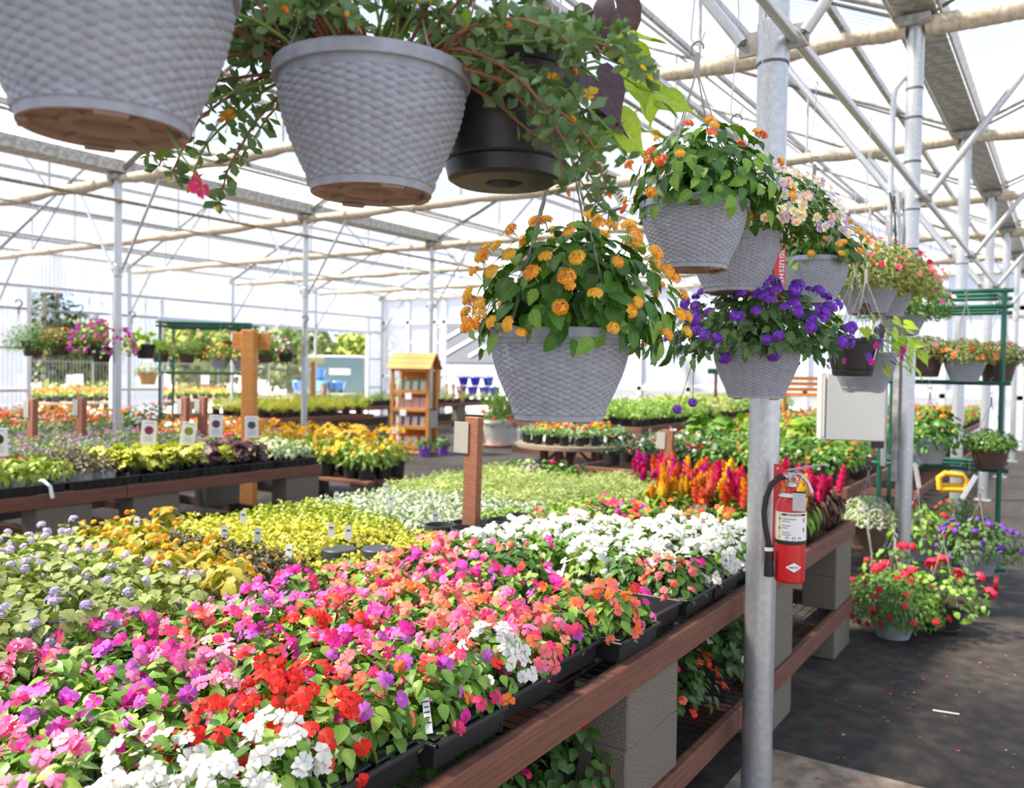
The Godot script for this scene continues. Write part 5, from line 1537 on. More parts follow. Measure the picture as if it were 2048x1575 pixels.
	part("wasp", Geo.new().lathe(PackedVector2Array([Vector2(0, -0.006), Vector2(0.0022, -0.002), Vector2(0.001, 0.0), Vector2(0.002, 0.003), Vector2(0, 0.006)]), 6), M.rust, b4, Transform3D(Basis(Vector3.BACK, 1.4), Vector3(0.032, 0.187, 0.152)))
	var b5 := lantana_basket("grey woven-look hanging pot with red and orange lantana beside the post", at(0.916, 1.918, 2.317), "lantana_red", 9, 0.36, Vector3(0.22, 0.21, 0.22), 46, false, 270)
	paper_tag(b5, Vector3(0.0, 0.45, 0.0), Vector3(-0.5, -0.5, 0.3), 0.12, 0.02, 0.015)
	# white calibrachoa, and orange lantana behind it
	var b6 := basket("grey woven-look hanging pot with white and yellow calibrachoa", at(0.95, 1.894, 2.76), "wicker", 0.3)
	part("foliage", foliage("cali", 0, 2600, Vector3(0.25, 0.2, 0.25), K.tiny_leaf, {"square": 0.0, "wild": 0.8, "low": -0.1}), M.small_leaf, b6, Transform3D(Basis.IDENTITY, Vector3(0.075, 0.2, -0.05))).set_meta("kind", "stuff")
	flowers(b6, [K.cali], blooms(q, 290, Vector3(0.25, 0.2, 0.25), {"flow": -0.12, "square": 0.0, "fup": 0.2, "lean": Vector3(0.2, 0.0, 0.4)}), [M.cream, M.white, M.white, M.cream, M.blush, M.lilac], q, "flower", Vector3(0.075, 0.2, -0.05))
	lantana_basket("grey woven-look hanging pot with orange lantana just behind the post", at(0.945, 1.93, 3.75), "lantana_orange", 5, 0.34, Vector3(0.2, 0.17, 0.2), 44, false, 120)
	# portulacas further along the pipe
	for k in 3:
		var w: Vector3 = [at(0.9, 1.95, 4.7), at(0.92, 1.97, 5.3), at(0.94, 1.9, 6.05)][k]
		var o := basket("grey hanging pot with small pink and red flowers, %s in the row behind the post" % ["third", "fourth", "farthest"][k], w, "wicker", 0.3)
		var r := Vector3(0.3, 0.2, 0.3)
		part("foliage", foliage("portulaca", k, 3200, r, K.tiny_leaf, {"square": 0.0, "wild": 0.9, "low": -0.35}), M.moss_leaf if k < 2 else M.small_leaf, o, Transform3D(Basis.IDENTITY, Vector3(0, 0.17, 0))).set_meta("kind", "stuff")
		flowers(o, [K.cali], blooms(q, 75, r, {"flow": 0.0, "square": 0.0}), [M.crimson, M.rose, M.salmon] if k < 2 else [M.pink, M.magenta, M.white], q, "flower", Vector3(0, 0.17, 0))
	# the low tier: purple verbena, a black potato-vine pot and a grey one behind it
	var b11 := basket("grey woven-look hanging pot with purple verbena in front of the post", at(0.925, 1.542, 2.95), "wicker", 0.4)
	var rv := Vector3(0.3, 0.19, 0.3)
	part("foliage", foliage("verbena", 0, 760, rv, K.verbena_leaf, {"square": 0.0, "wild": 0.7, "low": -0.2, "deep": 0.6, "stems": 40}), M.verbena_leaf, b11, Transform3D(Basis.IDENTITY, Vector3(0, 0.19, 0))).set_meta("kind", "stuff")
	K.verbena_mesh = K.verbena_leaf.mesh()
	leaves(b11, K.verbena_mesh, mound(q, 200, rv, {"square": 0.0, "low": -0.4, "deep": 0.2, "hang": 0.6}), [M.verbena_leaf, M.lantana_leaf_dark], q, Vector3(0, 0.19, 0))
	flowers(b11, K.verbena, blooms(q, 80, rv * Vector3(1.05, 1.12, 1.05), {"flow": -0.1, "square": 0.0}), [M.mixed_bloom], q, "flower_head", Vector3(0, 0.19, 0))
	for a: Array in [[-0.06, 0.14, 0.16], [0.1, 0.15, 0.14]]:
		part("flower_head", K.verbena[0], M.mixed_bloom, b11, facing(Vector3(0.25, 0.2, 0.95), Vector3.UP, Vector3(a[0], a[1], a[2]), 1.15))
	for a: Array in [[-0.19, -0.02, 0.1], [-0.235, -0.045, 0.13]]:
		part("stem", Geo.new().tube(PackedVector3Array([Vector3(-0.14, 0.19, 0.05), Vector3(-0.2, 0.13, 0.08), Vector3(a[0], a[1], a[2])]), 0.0016, 4), M.stem_green, b11)
		part("flower_head", K.verbena[1], M.mixed_bloom, b11, facing(Vector3(-0.3, -0.3, 0.9), Vector3.UP, Vector3(a[0], a[1], a[2]), 0.95))
	var b12 := basket("black hanging pot with lime sweet potato vine and purple flowers beside the grey box", at(0.842, 1.624, 4.1), "black", 0.34)
	b12.scale = Vector3.ONE * 0.86
	vine_leaves(b12, q, [[0.22, 0.3, 0.0, 0.8], [0.27, 0.2, 0.03, 1.0], [0.2, 0.17, -0.05, 1.0], [0.3, 0.1, 0.0, 0.9], [0.24, 0.06, -0.03, 0.9], [-0.16, 0.24, -0.05, 0.8], [-0.2, 0.16, 0.0, 0.8], [-0.12, 0.28, 0.0, 0.8], [0.1, 0.32, 0.0, 0.8], [0.32, 0.24, 0.05, 0.8], [0.22, 0.25, 0.1, 0.8], [-0.05, 0.3, 0.05, 0.7], [0.17, 0.04, -0.02, 0.7], [0.36, 0.04, 0.05, 0.8], [0.28, 0.15, -0.05, 1.1], [0.33, 0.18, 0.02, 1.0], [0.24, 0.11, -0.08, 1.1], [-0.2, 0.2, -0.03, 1.0], [-0.14, 0.2, -0.1, 0.9], [0.18, 0.23, -0.08, 1.0], [0.0, 0.24, -0.14, 0.9], [0.3, 0.28, 0.04, 1.0], [0.38, 0.12, 0.03, 0.9]], M.chartreuse_leaf)
	vine_leaves(b12, q, [[0.1, 0.25, -0.08, 0.8], [0.14, 0.32, -0.04, 0.8], [0.05, 0.36, 0.0, 0.9], [0.02, 0.2, -0.12, 0.7]], M.plum_leaf)
	flowers(b12, [K.trumpet_small], blooms(q, 26, Vector3(0.24, 0.14, 0.24), {"flow": -0.7, "square": 0.0}), [M.purple, M.magenta], q, "flower", Vector3(0, 0.14, 0))
	part("price_sticker", Geo.new().box(Vector3(0.118, 0.11, 0.045), Vector3(0.002, 0.07, 0.02), 0.0, Basis(Vector3.BACK, -0.21)), M.tag_white, b12)
	basket("grey woven-look hanging pot half hidden behind the black potato vine pot", at(0.852, 1.55, 4.4), "wicker", 0.34)

func fill(called: String, label: String, category: String, group: String, l0: float, l1: float, nl: int, u0: float, u1: float, nu: int, y: float, pot: Variant, pm: Material, pot_s: float, ph: float, kind: String, lm: Array, shape: Geo, count: int, r: Vector3, o := {}) -> void:
	# a block of pots of one kind; every pot is a thing of its own
	for i in nl:
		for j in nu:
			var l := lerpf(l0, l1, (i + 0.5) / nl) + rng.randf_range(-0.02, 0.02)
			var u := lerpf(u0, u1, (j + 0.5) / nu) + rng.randf_range(-0.02, 0.02)
			var oo := o.duplicate()
			oo.pot_s = pot_s
			potted(called, "%s, %s row, %s along" % [label, ordw(i + 1), ordw(j + 1)], category, at(l, y, u), group, pot, pm, ph, kind, M[lm[rng.randi() % lm.size()]], shape, count, r, oo)

func picture_card(where: Vector3, tilt: float, disc: Color, what: String) -> void:
	var o := thing("plant_card", "white plant card with a round %s picture standing on the left bench" % what, "plant card", where, 0.75, "picture cards on the left bench")
	o.rotation.z = tilt
	part("card", Geo.new().box(Vector3(0, 0.095, 0), Vector3(0.115, 0.19, 0.003), 0.001), M.tag_white, o)
	part("picture", Geo.new().lathe(PackedVector2Array([Vector2(0, 0.0008), Vector2(0.034, 0.0008), Vector2(0.034, -0.0005)]), 20), mat("picture_" + what.replace(" ", "_"), disc, 0.6, {"albedo_texture": noise_tex(64, 0.12, [Color(0.45, 0.4, 0.4), Color(1, 1, 1)], [0.3, 0.7])}), o, Transform3D(Basis(Vector3.RIGHT, PI / 2), Vector3(0, 0.115, 0.002)))
	for k in 4:
		part("print_line", Geo.new().box(Vector3(0, 0.03 + k * 0.012, 0.002), Vector3(0.07 - 0.014 * (k % 2), 0.004, 0.0004)), M.sign_grey, o)
	part("print_title", Geo.new().box(Vector3(0, 0.174, 0.002), Vector3(0.07, 0.006, 0.0004)), M.sign_grey, o)

func left_bench() -> void:
	bench("long redwood bench on the left with coleus and heuchera along its front edge", 5.7, 8.15, 0.6, 5.52, [3.6])
	for a: Array in [[5.81, 5.3, "at the end corner of the left bench"], [5.81, 3.85, "mid way along the left bench"], [5.81, 3.15, "under the joint of the left bench"], [7.9, 5.3, "at the back end of the left bench"], [7.9, 3.4, "at the back of the left bench"], [6.9, 5.3, "in the middle of the left bench's end"]]:
		block_pile(a[0], a[1], a[2])
	var spec := [[2.55, 3.24, "coleus", "red and lime coleus in a pale cup", "coleus", ["coleus_lime", "coleus_leaf", "coleus_lime", "coleus_lime"], "cup_grey", "nettle"], [3.28, 3.62, "sedum", "brown-tinged sedum in a pale cup", "sedum", ["bronze_leaf"], "cup_grey", "bead"], [3.66, 4.32, "heuchera", "yellow heuchera with ruffled leaves", "heuchera", ["heuchera_leaf"], "black_plastic", "lobed"], [4.34, 4.6, "heuchera", "lime and wine-red heuchera", "heuchera", ["heuchera_leaf", "grape_leaf", "heuchera_leaf"], "black_plastic", "lobed"], [4.62, 4.98, "heuchera", "silvery purple heuchera", "heuchera", ["mauve_leaf", "grape_leaf"], "black_plastic", "lobed"], [5.0, 5.44, "brunnera", "white-variegated brunnera", "brunnera", ["brunnera_leaf"], "black_plastic", "nettle"]]
	for s: Array in spec:
		var n := maxi(2, int(round((s[1] - s[0]) / 0.15)))
		for i in 4:
			for j in n:
				var sh: Geo = {"nettle": K.broad_leaf, "bead": K.bead_leaf, "lobed": K.lobed_leaf}[s[7]]
				potted(s[2], "%s, %s row, %s along, left bench" % [s[3], ORD[i], ordw(j + 1)], s[4], at(5.83 + i * 0.16, 0.757, lerpf(s[0], s[1], (j + 0.5) / n)), s[3] + " plants on the left bench", K.cup, M[s[6]], 0.1, "lb_" + s[7] + s[2], M[s[5][rng.randi() % s[5].size()]], sh, {"nettle": 46, "bead": 170, "lobed": 26}[s[7]], Vector3(0.1, 0.13, 0.1), {"hang": 0.5, "stems": 8, "vary": 0.4})
		var t := one("carry_tray", K.tray, M.black_plastic, "black carry tray under the %s" % s[3], "tray", Transform3D(Basis(Vector3.UP, PI / 2), at(5.86, 0.752, (s[0] + s[1]) / 2)), "carry trays on the left bench")
	for a: Array in [[5.98, 1.0, 2.85, 0.03, rgb(110, 60, 50), "dark red"], [6.06, 1.0, 4.0, -0.06, rgb(190, 60, 120), "magenta"], [6.02, 0.98, 4.32, -0.14, rgb(190, 200, 70), "yellow green"], [6.1, 1.02, 4.66, -0.04, rgb(150, 80, 110), "plum"], [6.02, 1.0, 4.98, 0.02, rgb(90, 130, 130), "teal"]]:
		picture_card(at(a[0], a[1], a[2]), a[3], a[4], a[5])
	# behind the front rows
	fill("purple_fan_flower", "mound of small violet flowers behind the heucheras on the left bench", "fan flower", "violet flowers on the left bench", 6.55, 8.0, 6, 3.1, 5.0, 9, 0.757, K.cup, M.black_plastic, 1.0, 0.08, "fan", ["small_leaf", "moss_leaf"], K.tiny_leaf, 420, Vector3(0.13, 0.16, 0.13), {"wild": 0.8, "bloom": "star", "bloom_n": 26, "bloom_mats": ["lavender", "violet"], "flow": 0.35})
	fill("pink_verbena", "hot pink flowering mound at the far end of the left bench", "verbena", "hot pink flowers on the left bench", 6.6, 7.9, 5, 5.0, 5.45, 2, 0.757, K.cup, M.black_plastic, 1.0, 0.08, "fanp", ["small_leaf"], K.tiny_leaf, 380, Vector3(0.13, 0.13, 0.13), {"wild": 0.8, "bloom": "ball", "bloom_n": 9, "bloom_mats": ["hot_pink", "rose"]})
	fill("salmon_begonia", "salmon pink begonia on the left bench behind the coleus", "begonia", "begonias on the left bench", 6.6, 7.9, 4, 2.4, 3.1, 3, 0.757, K.cup, M.black_plastic, 1.0, 0.08, "beg", ["lantana_leaf_dark", "small_leaf"], K.broad_leaf, 60, Vector3(0.13, 0.14, 0.13), {"bloom": "ball", "bloom_n": 3, "bloom_mats": ["salmon", "purple"]})
	for a: Array in [[7.65, 3.92, "first from the left edge"], [7.75, 4.42, "second from the left edge"], [7.4, 5.28, "left of the pair by the orange post"], [7.28, 5.4, "right of the pair by the orange post"]]:
		stake(at(a[0], 0.76, a[1]), 0.56, 0.1, 0.05, 0.03, "brown price stake on the left bench, %s" % a[2])
	var wt := thing("white_tie_label", "white curled plastic label hanging over the edge of the left bench", "label", at(5.72, 0.76, 3.05), 0.6)
	part("strip", Geo.new().tube(PackedVector3Array([Vector3(-0.08, 0.08, 0.03), Vector3(-0.02, 0.085, 0.05), Vector3(0.03, 0.05, 0.055), Vector3(0.045, -0.03, 0.05)]), 0.012, 6), M.tag_white, wt)
	# orange cedar post with two cross boards
	var p := thing("cedar_post", "tall orange cedar post with small boards at its top behind the left bench", "post", at(8.05, 0, 6.62), 0.5)
	part("timber", Geo.new().box(Vector3(0, 1.03, 0), Vector3(0.15, 2.06, 0.15), 0.006), M.cedar, p)
	part("cross_board", Geo.new().box(Vector3(-0.02, 1.93, -0.09), Vector3(0.46, 0.2, 0.03), 0.004), M.cedar, p)
	# rudbeckias on a low plank stand
	var st := thing("plank_stand", "low stand of planks on blocks under the yellow rudbeckias", "stand", at(9.0, 0, 7.8), 0.0)
	for k in 4:
		part("plank", Geo.new().box(Vector3(0, 0.27, -0.33 + k * 0.22), Vector3(4.2, 0.04, 0.14), 0.004), M.redwood, st)
	for k in 4:
		part("block", Geo.new().box(Vector3(-1.9 + k * 1.26, 0.125, 0), Vector3(0.19, 0.25, 0.7), 0.006), M.block, st)
	for i in 13:
		for j in 3:
			var where := at(7.05 + i * 0.32 + rng.randf_range(-0.04, 0.04), 0.292, 7.55 + j * 0.28 + rng.randf_range(-0.04, 0.04))
			var o := potted("rudbeckia", "yellow rudbeckia in a black pot, %s of the low stand, %s along" % [["front row", "middle row", "back row"][j], ordw(i + 1)], "rudbeckia", where, "yellow rudbeckias on the low stand", K.nursery_pot, M.black_plastic, 0.17, "rud", M.imp_leaf_pale, K.lance_leaf, 90, Vector3(0.16, 0.3, 0.16), {"low": 0.0, "wild": 0.8, "stems": 22, "vary": 0.4, "pot_s": 1.05})
			flowers(o, K.rudbeckia, blooms(rng, 34, Vector3(0.23, 0.44, 0.23), {"flow": 0.25, "lift": 1.0, "square": 0.0, "lean": Vector3(0.35, 0.2, 0.5)}), [M.yellow, M.yellow, M.yellow, M.gold] if i < 6 else [M.gold, M.yellow, M.gold, M.rust], rng, "flower", Vector3(0, 0.18, 0))
	for k in 3:
		potted("pink_mum", "pink chrysanthemum in a black pot on the floor, %s of three" % ["left", "middle", "right"][k], "chrysanthemum", at(7.85 - k * 0.19, 0, 8.25 - 0.08 * (k % 2)), "pink chrysanthemums on the floor", K.nursery_pot, M.black_plastic, 0.2, "mum", M.herb_leaf, K.broad_leaf, 70, Vector3(0.14, 0.16, 0.14), {"pot_s": 1.2, "bloom": "ball", "bloom_n": 9, "bloom_mats": ["pink", "pale_pink"], "flow": 0.5})

func cart(label: String, where: Vector3, turn: float, w: float, d: float, h: float, tiers: Array) -> Node3D:
	var o := thing("plant_cart", label, "plant cart", where, turn, "green tubular plant carts")
	for sx: float in [-1, 1]:
		for sz: float in [-1, 1]:
			part("upright", Geo.new().rod(Vector3(sx * w / 2, 0.12, sz * d / 2), Vector3(sx * w / 2, h, sz * d / 2), 0.02, 10), M.cart_green, o)
			var wh := part("caster", Geo.new().box(Vector3(sx * w / 2, 0.1, sz * d / 2), Vector3(0.04, 0.07, 0.05), 0.004), M.chrome, o)
			part("wheel", Geo.new().lathe(PackedVector2Array([Vector2(0, -0.015), Vector2(0.048, -0.015), Vector2(0.052, 0), Vector2(0.048, 0.015), Vector2(0, 0.015)]), 16), M.sign_red if sx > 0 else M.dark_pot, wh, Transform3D(Basis(Vector3.BACK, PI / 2), Vector3(sx * w / 2, 0.052, sz * d / 2 + 0.02)))
	for y: float in tiers:
		for s: float in [-1, 1]:
			part("rail", Geo.new().rod(Vector3(-w / 2 - 0.06, y, s * d / 2), Vector3(w / 2 + 0.06, y, s * d / 2), 0.018, 10), M.cart_green, o)
			part("rail", Geo.new().rod(Vector3(s * w / 2, y, -d / 2 - 0.06), Vector3(s * w / 2, y, d / 2 + 0.06), 0.016, 10), M.cart_green, o)
		part("rail", Geo.new().rod(Vector3(-w / 2, y, 0), Vector3(w / 2, y, 0), 0.014, 8), M.cart_green, o)
	return o

func plain_basket(label: String, where: Vector3, pot: String, group: String, kind: String, lm: String, shape: Geo, count: int, r: Vector3, bloom: String, n: int, mats: Array, reach := 0.34, wire_to := 0.0, s := 1.0, low := -0.3) -> Node3D:
	var o := basket(label, where, pot, reach, group, rng.randf() * TAU, false, wire_to)
	o.scale = Vector3.ONE * s
	part("foliage", foliage(kind, rng.randi() % 2, count, r, shape, {"square": 0.0, "wild": 0.8, "low": low, "stems": 12}), M[lm], o, Transform3D(Basis.IDENTITY, Vector3(0, 0.18, 0))).set_meta("kind", "stuff")
	var mm := []
	for k: String in mats:
		mm.append(M[k])
	flowers(o, K[bloom] if K[bloom] is Array else [K[bloom]], blooms(rng, n, r, {"flow": low * 0.6, "square": 0.0}), mm, rng, "flower", Vector3(0, 0.18, 0))
	return o

func right_cart() -> void:
	cart("green tubular plant cart with hanging baskets beside the aisle", at(0.9, 0, 7.85), 0.06, 0.85, 0.75, 2.3, [0.16, 0.92, 1.59, 2.18, 2.3])
	var g := "baskets on the green cart by the aisle"
	var R := Vector3(0.22, 0.15, 0.22)
	plain_basket("brown hanging pot of pink and red portulaca on the green cart's top rail, left one", at(0.98, 1.63, 7.4), "brown", g, "port_c", "moss_leaf", K.tiny_leaf, 1900, R, "cali", 26, ["rose", "red", "salmon"], 0.4, 2.3)
	plain_basket("grey hanging pot of red and orange portulaca on the green cart's top rail", at(0.7, 1.6, 7.4), "wicker", g, "port_c", "moss_leaf", K.tiny_leaf, 1900, R, "cali", 36, ["red", "orange", "coral"], 0.4, 2.3)
	plain_basket("brown hanging pot of orange portulaca at the right end of the green cart", at(0.5, 1.6, 7.75), "brown", g, "port_c", "moss_leaf", K.tiny_leaf, 1900, R, "cali", 30, ["orange", "salmon", "red"], 0.4, 2.3)
	plain_basket("bushy orange lantana basket on the green cart's middle rail", at(0.93, 0.96, 7.35), "wicker", g, "lant_c", "lantana_leaf", K.lantana_leaf, 280, Vector3(0.27, 0.27, 0.27), "lantana_orange", 16, ["mixed_bloom"], 0.3, 1.6)
	plain_basket("brown hanging pot of trailing blue flowers on the green cart's middle rail", at(0.52, 0.93, 7.5), "brown", g, "lob_c", "small_leaf", K.tiny_leaf, 1500, Vector3(0.2, 0.13, 0.2), "star", 26, ["lavender", "white"], 0.3, 1.6)
	plain_basket("grey pot of purple verbena on the cart's base beside the aisle", at(0.55, 0.18, 7.15), "wicker", g, "verb_c", "verbena_leaf", K.verbena_leaf, 600, Vector3(0.3, 0.22, 0.3), "verbena", 34, ["mixed_bloom"], 0.34, 0.9)
	plain_basket("pot of red and orange geraniums on the cart's base", at(1.0, 0.18, 7.4), "wicker", g, "ger_c", "herb_leaf", K.broad_leaf, 220, Vector3(0.24, 0.26, 0.24), "geranium", 8, ["mixed_bloom"], 0.34, 0.9)
	plain_basket("pot of orange marigolds on the cart's base by the yellow handle", at(0.72, 0.18, 7.75), "brown", g, "mar_c", "small_leaf", K.tiny_leaf, 1700, Vector3(0.24, 0.3, 0.24), "daisy", 30, ["orange", "rust"], 0.34, 0.9)
	plain_basket("brown hanging pot of pale blue flowers left of the second post", at(1.17, 0.42, 6.3), "brown", g, "lob_c", "brunnera_leaf", K.tiny_leaf, 1500, Vector3(0.2, 0.2, 0.2), "star", 30, ["lavender", "lilac"], 0.3, 1.0, 1.0, 0.0)
	# floor pots round the foot of the second post
	var f := "flower pots on the floor by the second post"
	plain_basket("grey pot of dark red petunias on the floor at the bench's far corner", at(0.9, 0, 5.75), "wicker", f, "pet_f", "small_leaf", K.tiny_leaf, 2600, Vector3(0.3, 0.22, 0.3), "trumpet_small", 60, ["dark_red"], 0.36, 0.0, 1.0, -0.4)
	plain_basket("dark pot of red geraniums leaning into the aisle", at(0.66, 0, 6.05), "black", f, "ger_f", "herb_leaf", K.nettle_leaf, 260, Vector3(0.28, 0.26, 0.28), "geranium", 9, ["mixed_bloom"], 0.36, 0.0)
	plain_basket("pot of red and white geraniums behind the dark red petunias", at(0.97, 0, 6.15), "wicker", f, "ger_f", "herb_leaf", K.nettle_leaf, 260, Vector3(0.24, 0.3, 0.24), "geranium", 7, ["mixed_bloom"], 0.36, 0.0)
	# an iron scroll hook, hanging tags and a yellow handle
	var hk := thing("scroll_hook", "grey iron shepherd's hook with a curled top left of the second post", "hook", at(1.08, 0, 6.0), 0.4)
	var pts := PackedVector3Array([Vector3(0, 0.0, 0), Vector3(0.0, 0.45, 0), Vector3(-0.03, 0.62, 0)])
	for i in 14:
		var a := PI * 0.8 - i * 0.42
		pts.append(Vector3(0.025 + cos(a) * (0.05 - i * 0.0022), 0.7 + sin(a) * (0.05 - i * 0.0022), 0))
	part("rod", Geo.new().tube(pts, 0.007, 8), M.grey_steel, hk)
	for a: Array in [[1.0, 0.86, 7.3, "white curved hanging tag on the cart, left one", 0.2], [0.62, 0.82, 7.1, "white hanging tag on the cart above the purple verbena", -0.5]]:
		var o := thing("hanging_tag", a[3], "tag", at(a[0], a[1], a[2]), 0.5)
		part("strip", Geo.new().box(Vector3(0, 0, 0), Vector3(0.035, 0.2, 0.002), 0.0008, Basis(Vector3.BACK, a[4])), M.tag_white, o)
		part("string", Geo.new().rod(Vector3(0, 0.1, 0), Vector3(0, 0.2, 0), 0.001, 4), M.cord_grey, o)
	var y := thing("yellow_handle", "yellow plastic D-shaped handle among the pots on the green cart", "handle", at(0.74, 0.78, 7.2), 0.5)
	part("grip", Geo.new().tube(PackedVector3Array([Vector3(-0.09, 0, 0), Vector3(-0.1, 0.09, 0), Vector3(-0.06, 0.12, 0), Vector3(0.07, 0.11, 0), Vector3(0.1, 0.07, 0), Vector3(0.08, 0.0, 0), Vector3(-0.09, 0.0, 0)]), 0.022, 10), M.yellow_plastic, y)
	part("back_plate", Geo.new().box(Vector3(0, 0.02, -0.01), Vector3(0.17, 0.06, 0.02), 0.006), M.yellow_plastic, y)

func seed_rack() -> void:
	var o := thing("seed_rack", "cedar display rack with a little gabled roof, stocked with bags", "display rack", at(10.68, 0, 12.75), 0.3)
	var w := 0.74
	var d := 0.42
	for sx: float in [-1, 1]:
		for sz: float in [-1, 1]:
			part("corner_post", Geo.new().box(Vector3(sx * w / 2, 0.85, sz * d / 2), Vector3(0.06, 1.6, 0.06), 0.004), M.cedar, o)
		var rf := part("roof_slope", Geo.new().box(Vector3(0, 1.79, sx * 0.175), Vector3(w + 0.16, 0.02, 0.44), 0.003, Basis(Vector3.RIGHT, sx * 0.75)), M.cedar, o)
		for k in 3:
			part("roof_board", Geo.new().box(Vector3(0, 1.9 - k * 0.1, sx * (0.065 + k * 0.105)), Vector3(w + 0.17, 0.016, 0.15), 0.003, Basis(Vector3.RIGHT, sx * 0.7)), M.cedar, rf)
	part("back_panel", Geo.new().box(Vector3(0, 0.9, -d / 2), Vector3(w, 1.4, 0.02), 0.003), M.cedar, o)
	for k in 5:
		var y: float = [0.12, 0.5, 0.84, 1.18, 1.62][k]
		part("shelf", Geo.new().box(Vector3(0, y, 0), Vector3(w - 0.02, 0.02, d), 0.003), M.pine if k == 0 else M.cedar, o)
		part("shelf_lip", Geo.new().box(Vector3(0, y + 0.02, d / 2 + 0.02), Vector3(w, 0.07, 0.02), 0.003), M.cedar, o)
	part("foot_pallet", Geo.new().box(Vector3(0, 0.045, 0.02), Vector3(w + 0.04, 0.05, d + 0.06), 0.004), M.pine, o)
	var base := Transform3D(Basis(Vector3.UP, 0.3), at(10.68, 0, 12.75))
	var rows := ["red", "blue", "cream", "green"]
	for k in 4:
		for i in 4:
			var y: float = [0.14, 0.52, 0.86, 1.2][k]
			var c: String = rows[k]
			var q := Vector3(-0.26 + i * 0.165, y, 0.1)
			var b := thing("seed_bag", "%s bag, %s shelf of the display rack, %s from the left" % [{"red": "cream and red", "blue": "cream and blue", "cream": "cream and pink", "green": "green and yellow"}[c], ["lowest", "second", "third", "top"][k], ORD[i]], "bag", base * q, 0.3, "bags on the display rack")
			part("pouch", Geo.new().box(Vector3(0, 0.12, 0), Vector3(0.145, 0.24, 0.07), 0.02, Basis(Vector3.RIGHT, -0.12)), M["bag_" + c] if c != "cream" else M.bag_cream, b)
			part("print_panel", Geo.new().box(Vector3(0, 0.12, 0.037), Vector3(0.105, 0.17, 0.002), 0.0, Basis(Vector3.RIGHT, -0.12)), M.bag_cream if c != "cream" else M.bag_pink, b)
	for a: Array in [[-0.02, 1.12], [-0.13, 0.8], [-0.3, 0.45]]:
		var q: Vector3 = base * Vector3(a[0], a[1], 0.25)
		tag(part(numbered("price_card"), Geo.new().box(Vector3.ZERO, Vector3(0.13, 0.12, 0.003), 0.001), M.tag_white, self, Transform3D(Basis(Vector3.UP, 0.3) * Basis(Vector3.BACK, rng.randf_range(-0.1, 0.1)), q)), "white price card on the %s shelf edge of the display rack" % ["upper", "middle", "lower"][[1.12, 0.8, 0.45].find(a[1])], "price card", "price cards on the display rack")
	var bd := thing("clipboard", "grey sign board hanging at the right side of the display rack", "sign", base * Vector3(0.46, 0.7, 0.16), 0.9)
	part("board", Geo.new().box(Vector3.ZERO, Vector3(0.16, 0.34, 0.01), 0.003), M.sign_grey, bd)
	part("clip", Geo.new().box(Vector3(0, 0.17, 0.005), Vector3(0.14, 0.03, 0.012), 0.003), M.dark_pot, bd)
	for k in 3:
		potted("basil", "leafy green plant in a purple pot %s the display rack" % ["left of", "in front right of", "right of"][k], "potted herb", [at(11.25, 0, 12.35), at(10.13, 0, 12.4), at(10.05, 0, 12.85)][k], "purple pots round the display rack", K.nursery_pot, M.purple_pot, 0.19, "basil", M.lantana_leaf, K.broad_leaf, 120, Vector3(0.2, 0.2, 0.2), {"pot_s": 1.15, "vary": 0.4, "stems": 10})

func round_table() -> void:
	var o := thing("round_display_table", "round weathered wooden display table crowded with white-flowered pots", "table", at(5.72, 0, 10.25))
	part("table_top", Geo.new().lathe(PackedVector2Array([Vector2(0, 0.6), Vector2(0.78, 0.6), Vector2(0.79, 0.605), Vector2(0.79, 0.655), Vector2(0.78, 0.66), Vector2(0, 0.66)]), 40), M.weathered_wood, o)
	for k in 5:
		var a := TAU * k / 5 + 0.3
		part("leg", Geo.new().box(Vector3(cos(a) * 0.42, 0.3, sin(a) * 0.42), Vector3(0.09, 0.6, 0.09), 0.005), M.redwood, o)
		part("brace", Geo.new().rod(Vector3(cos(a) * 0.42, 0.35, sin(a) * 0.42), Vector3(cos(a + 0.6) * 0.2, 0.6, sin(a + 0.6) * 0.2), 0.02, 6), M.redwood, o)
	for ring in 3:
		var n: int = [20, 13, 6][ring]
		for k in n:
			var a := TAU * (k + 0.5 * ring) / n
			var r: float = [0.66, 0.43, 0.18][ring]
			var p := at(5.72, 0.66, 10.25) + Vector3(cos(a) * r, 0, sin(a) * r)
			if ring == 0:
				var t := potted("bacopa", "white-flowered trailing plant in a black pot, %s round the round table's rim" % ordw(k + 1), "bacopa", p, "white-flowered pots on the round table", K.cup, M.black_plastic, 0.13, "bac", M.small_leaf, K.bead_leaf, 120, Vector3(0.13, 0.1, 0.13), {"pot_s": 1.4, "bloom": "star", "bloom_n": 20, "bloom_mats": ["white"], "flow": -0.2})
				part("pot_tag", Geo.new().box(Vector3(0, 0.1, 0.08), Vector3(0.04, 0.09, 0.002), 0.0, Basis(Vector3.RIGHT, -0.12)), M.tag_white, t)
			else:
				var hue: Array = [["red", "crimson"], ["orange", "coral"], ["yellow", "gold"], ["blush", "salmon"]][rng.randi() % 4]
				potted("begonia", "%s begonia in the middle of the round table" % {"red": "red", "orange": "orange", "yellow": "yellow", "blush": "pale peach"}[hue[0]], "begonia", p, "begonias on the round table", K.cup, M.black_plastic, 0.14, "bego", M.herb_leaf, K.broad_leaf, 40, Vector3(0.12, 0.14, 0.12), {"pot_s": 1.5, "bloom": "ball", "bloom_n": 6, "bloom_mats": hue, "flow": 0.4})

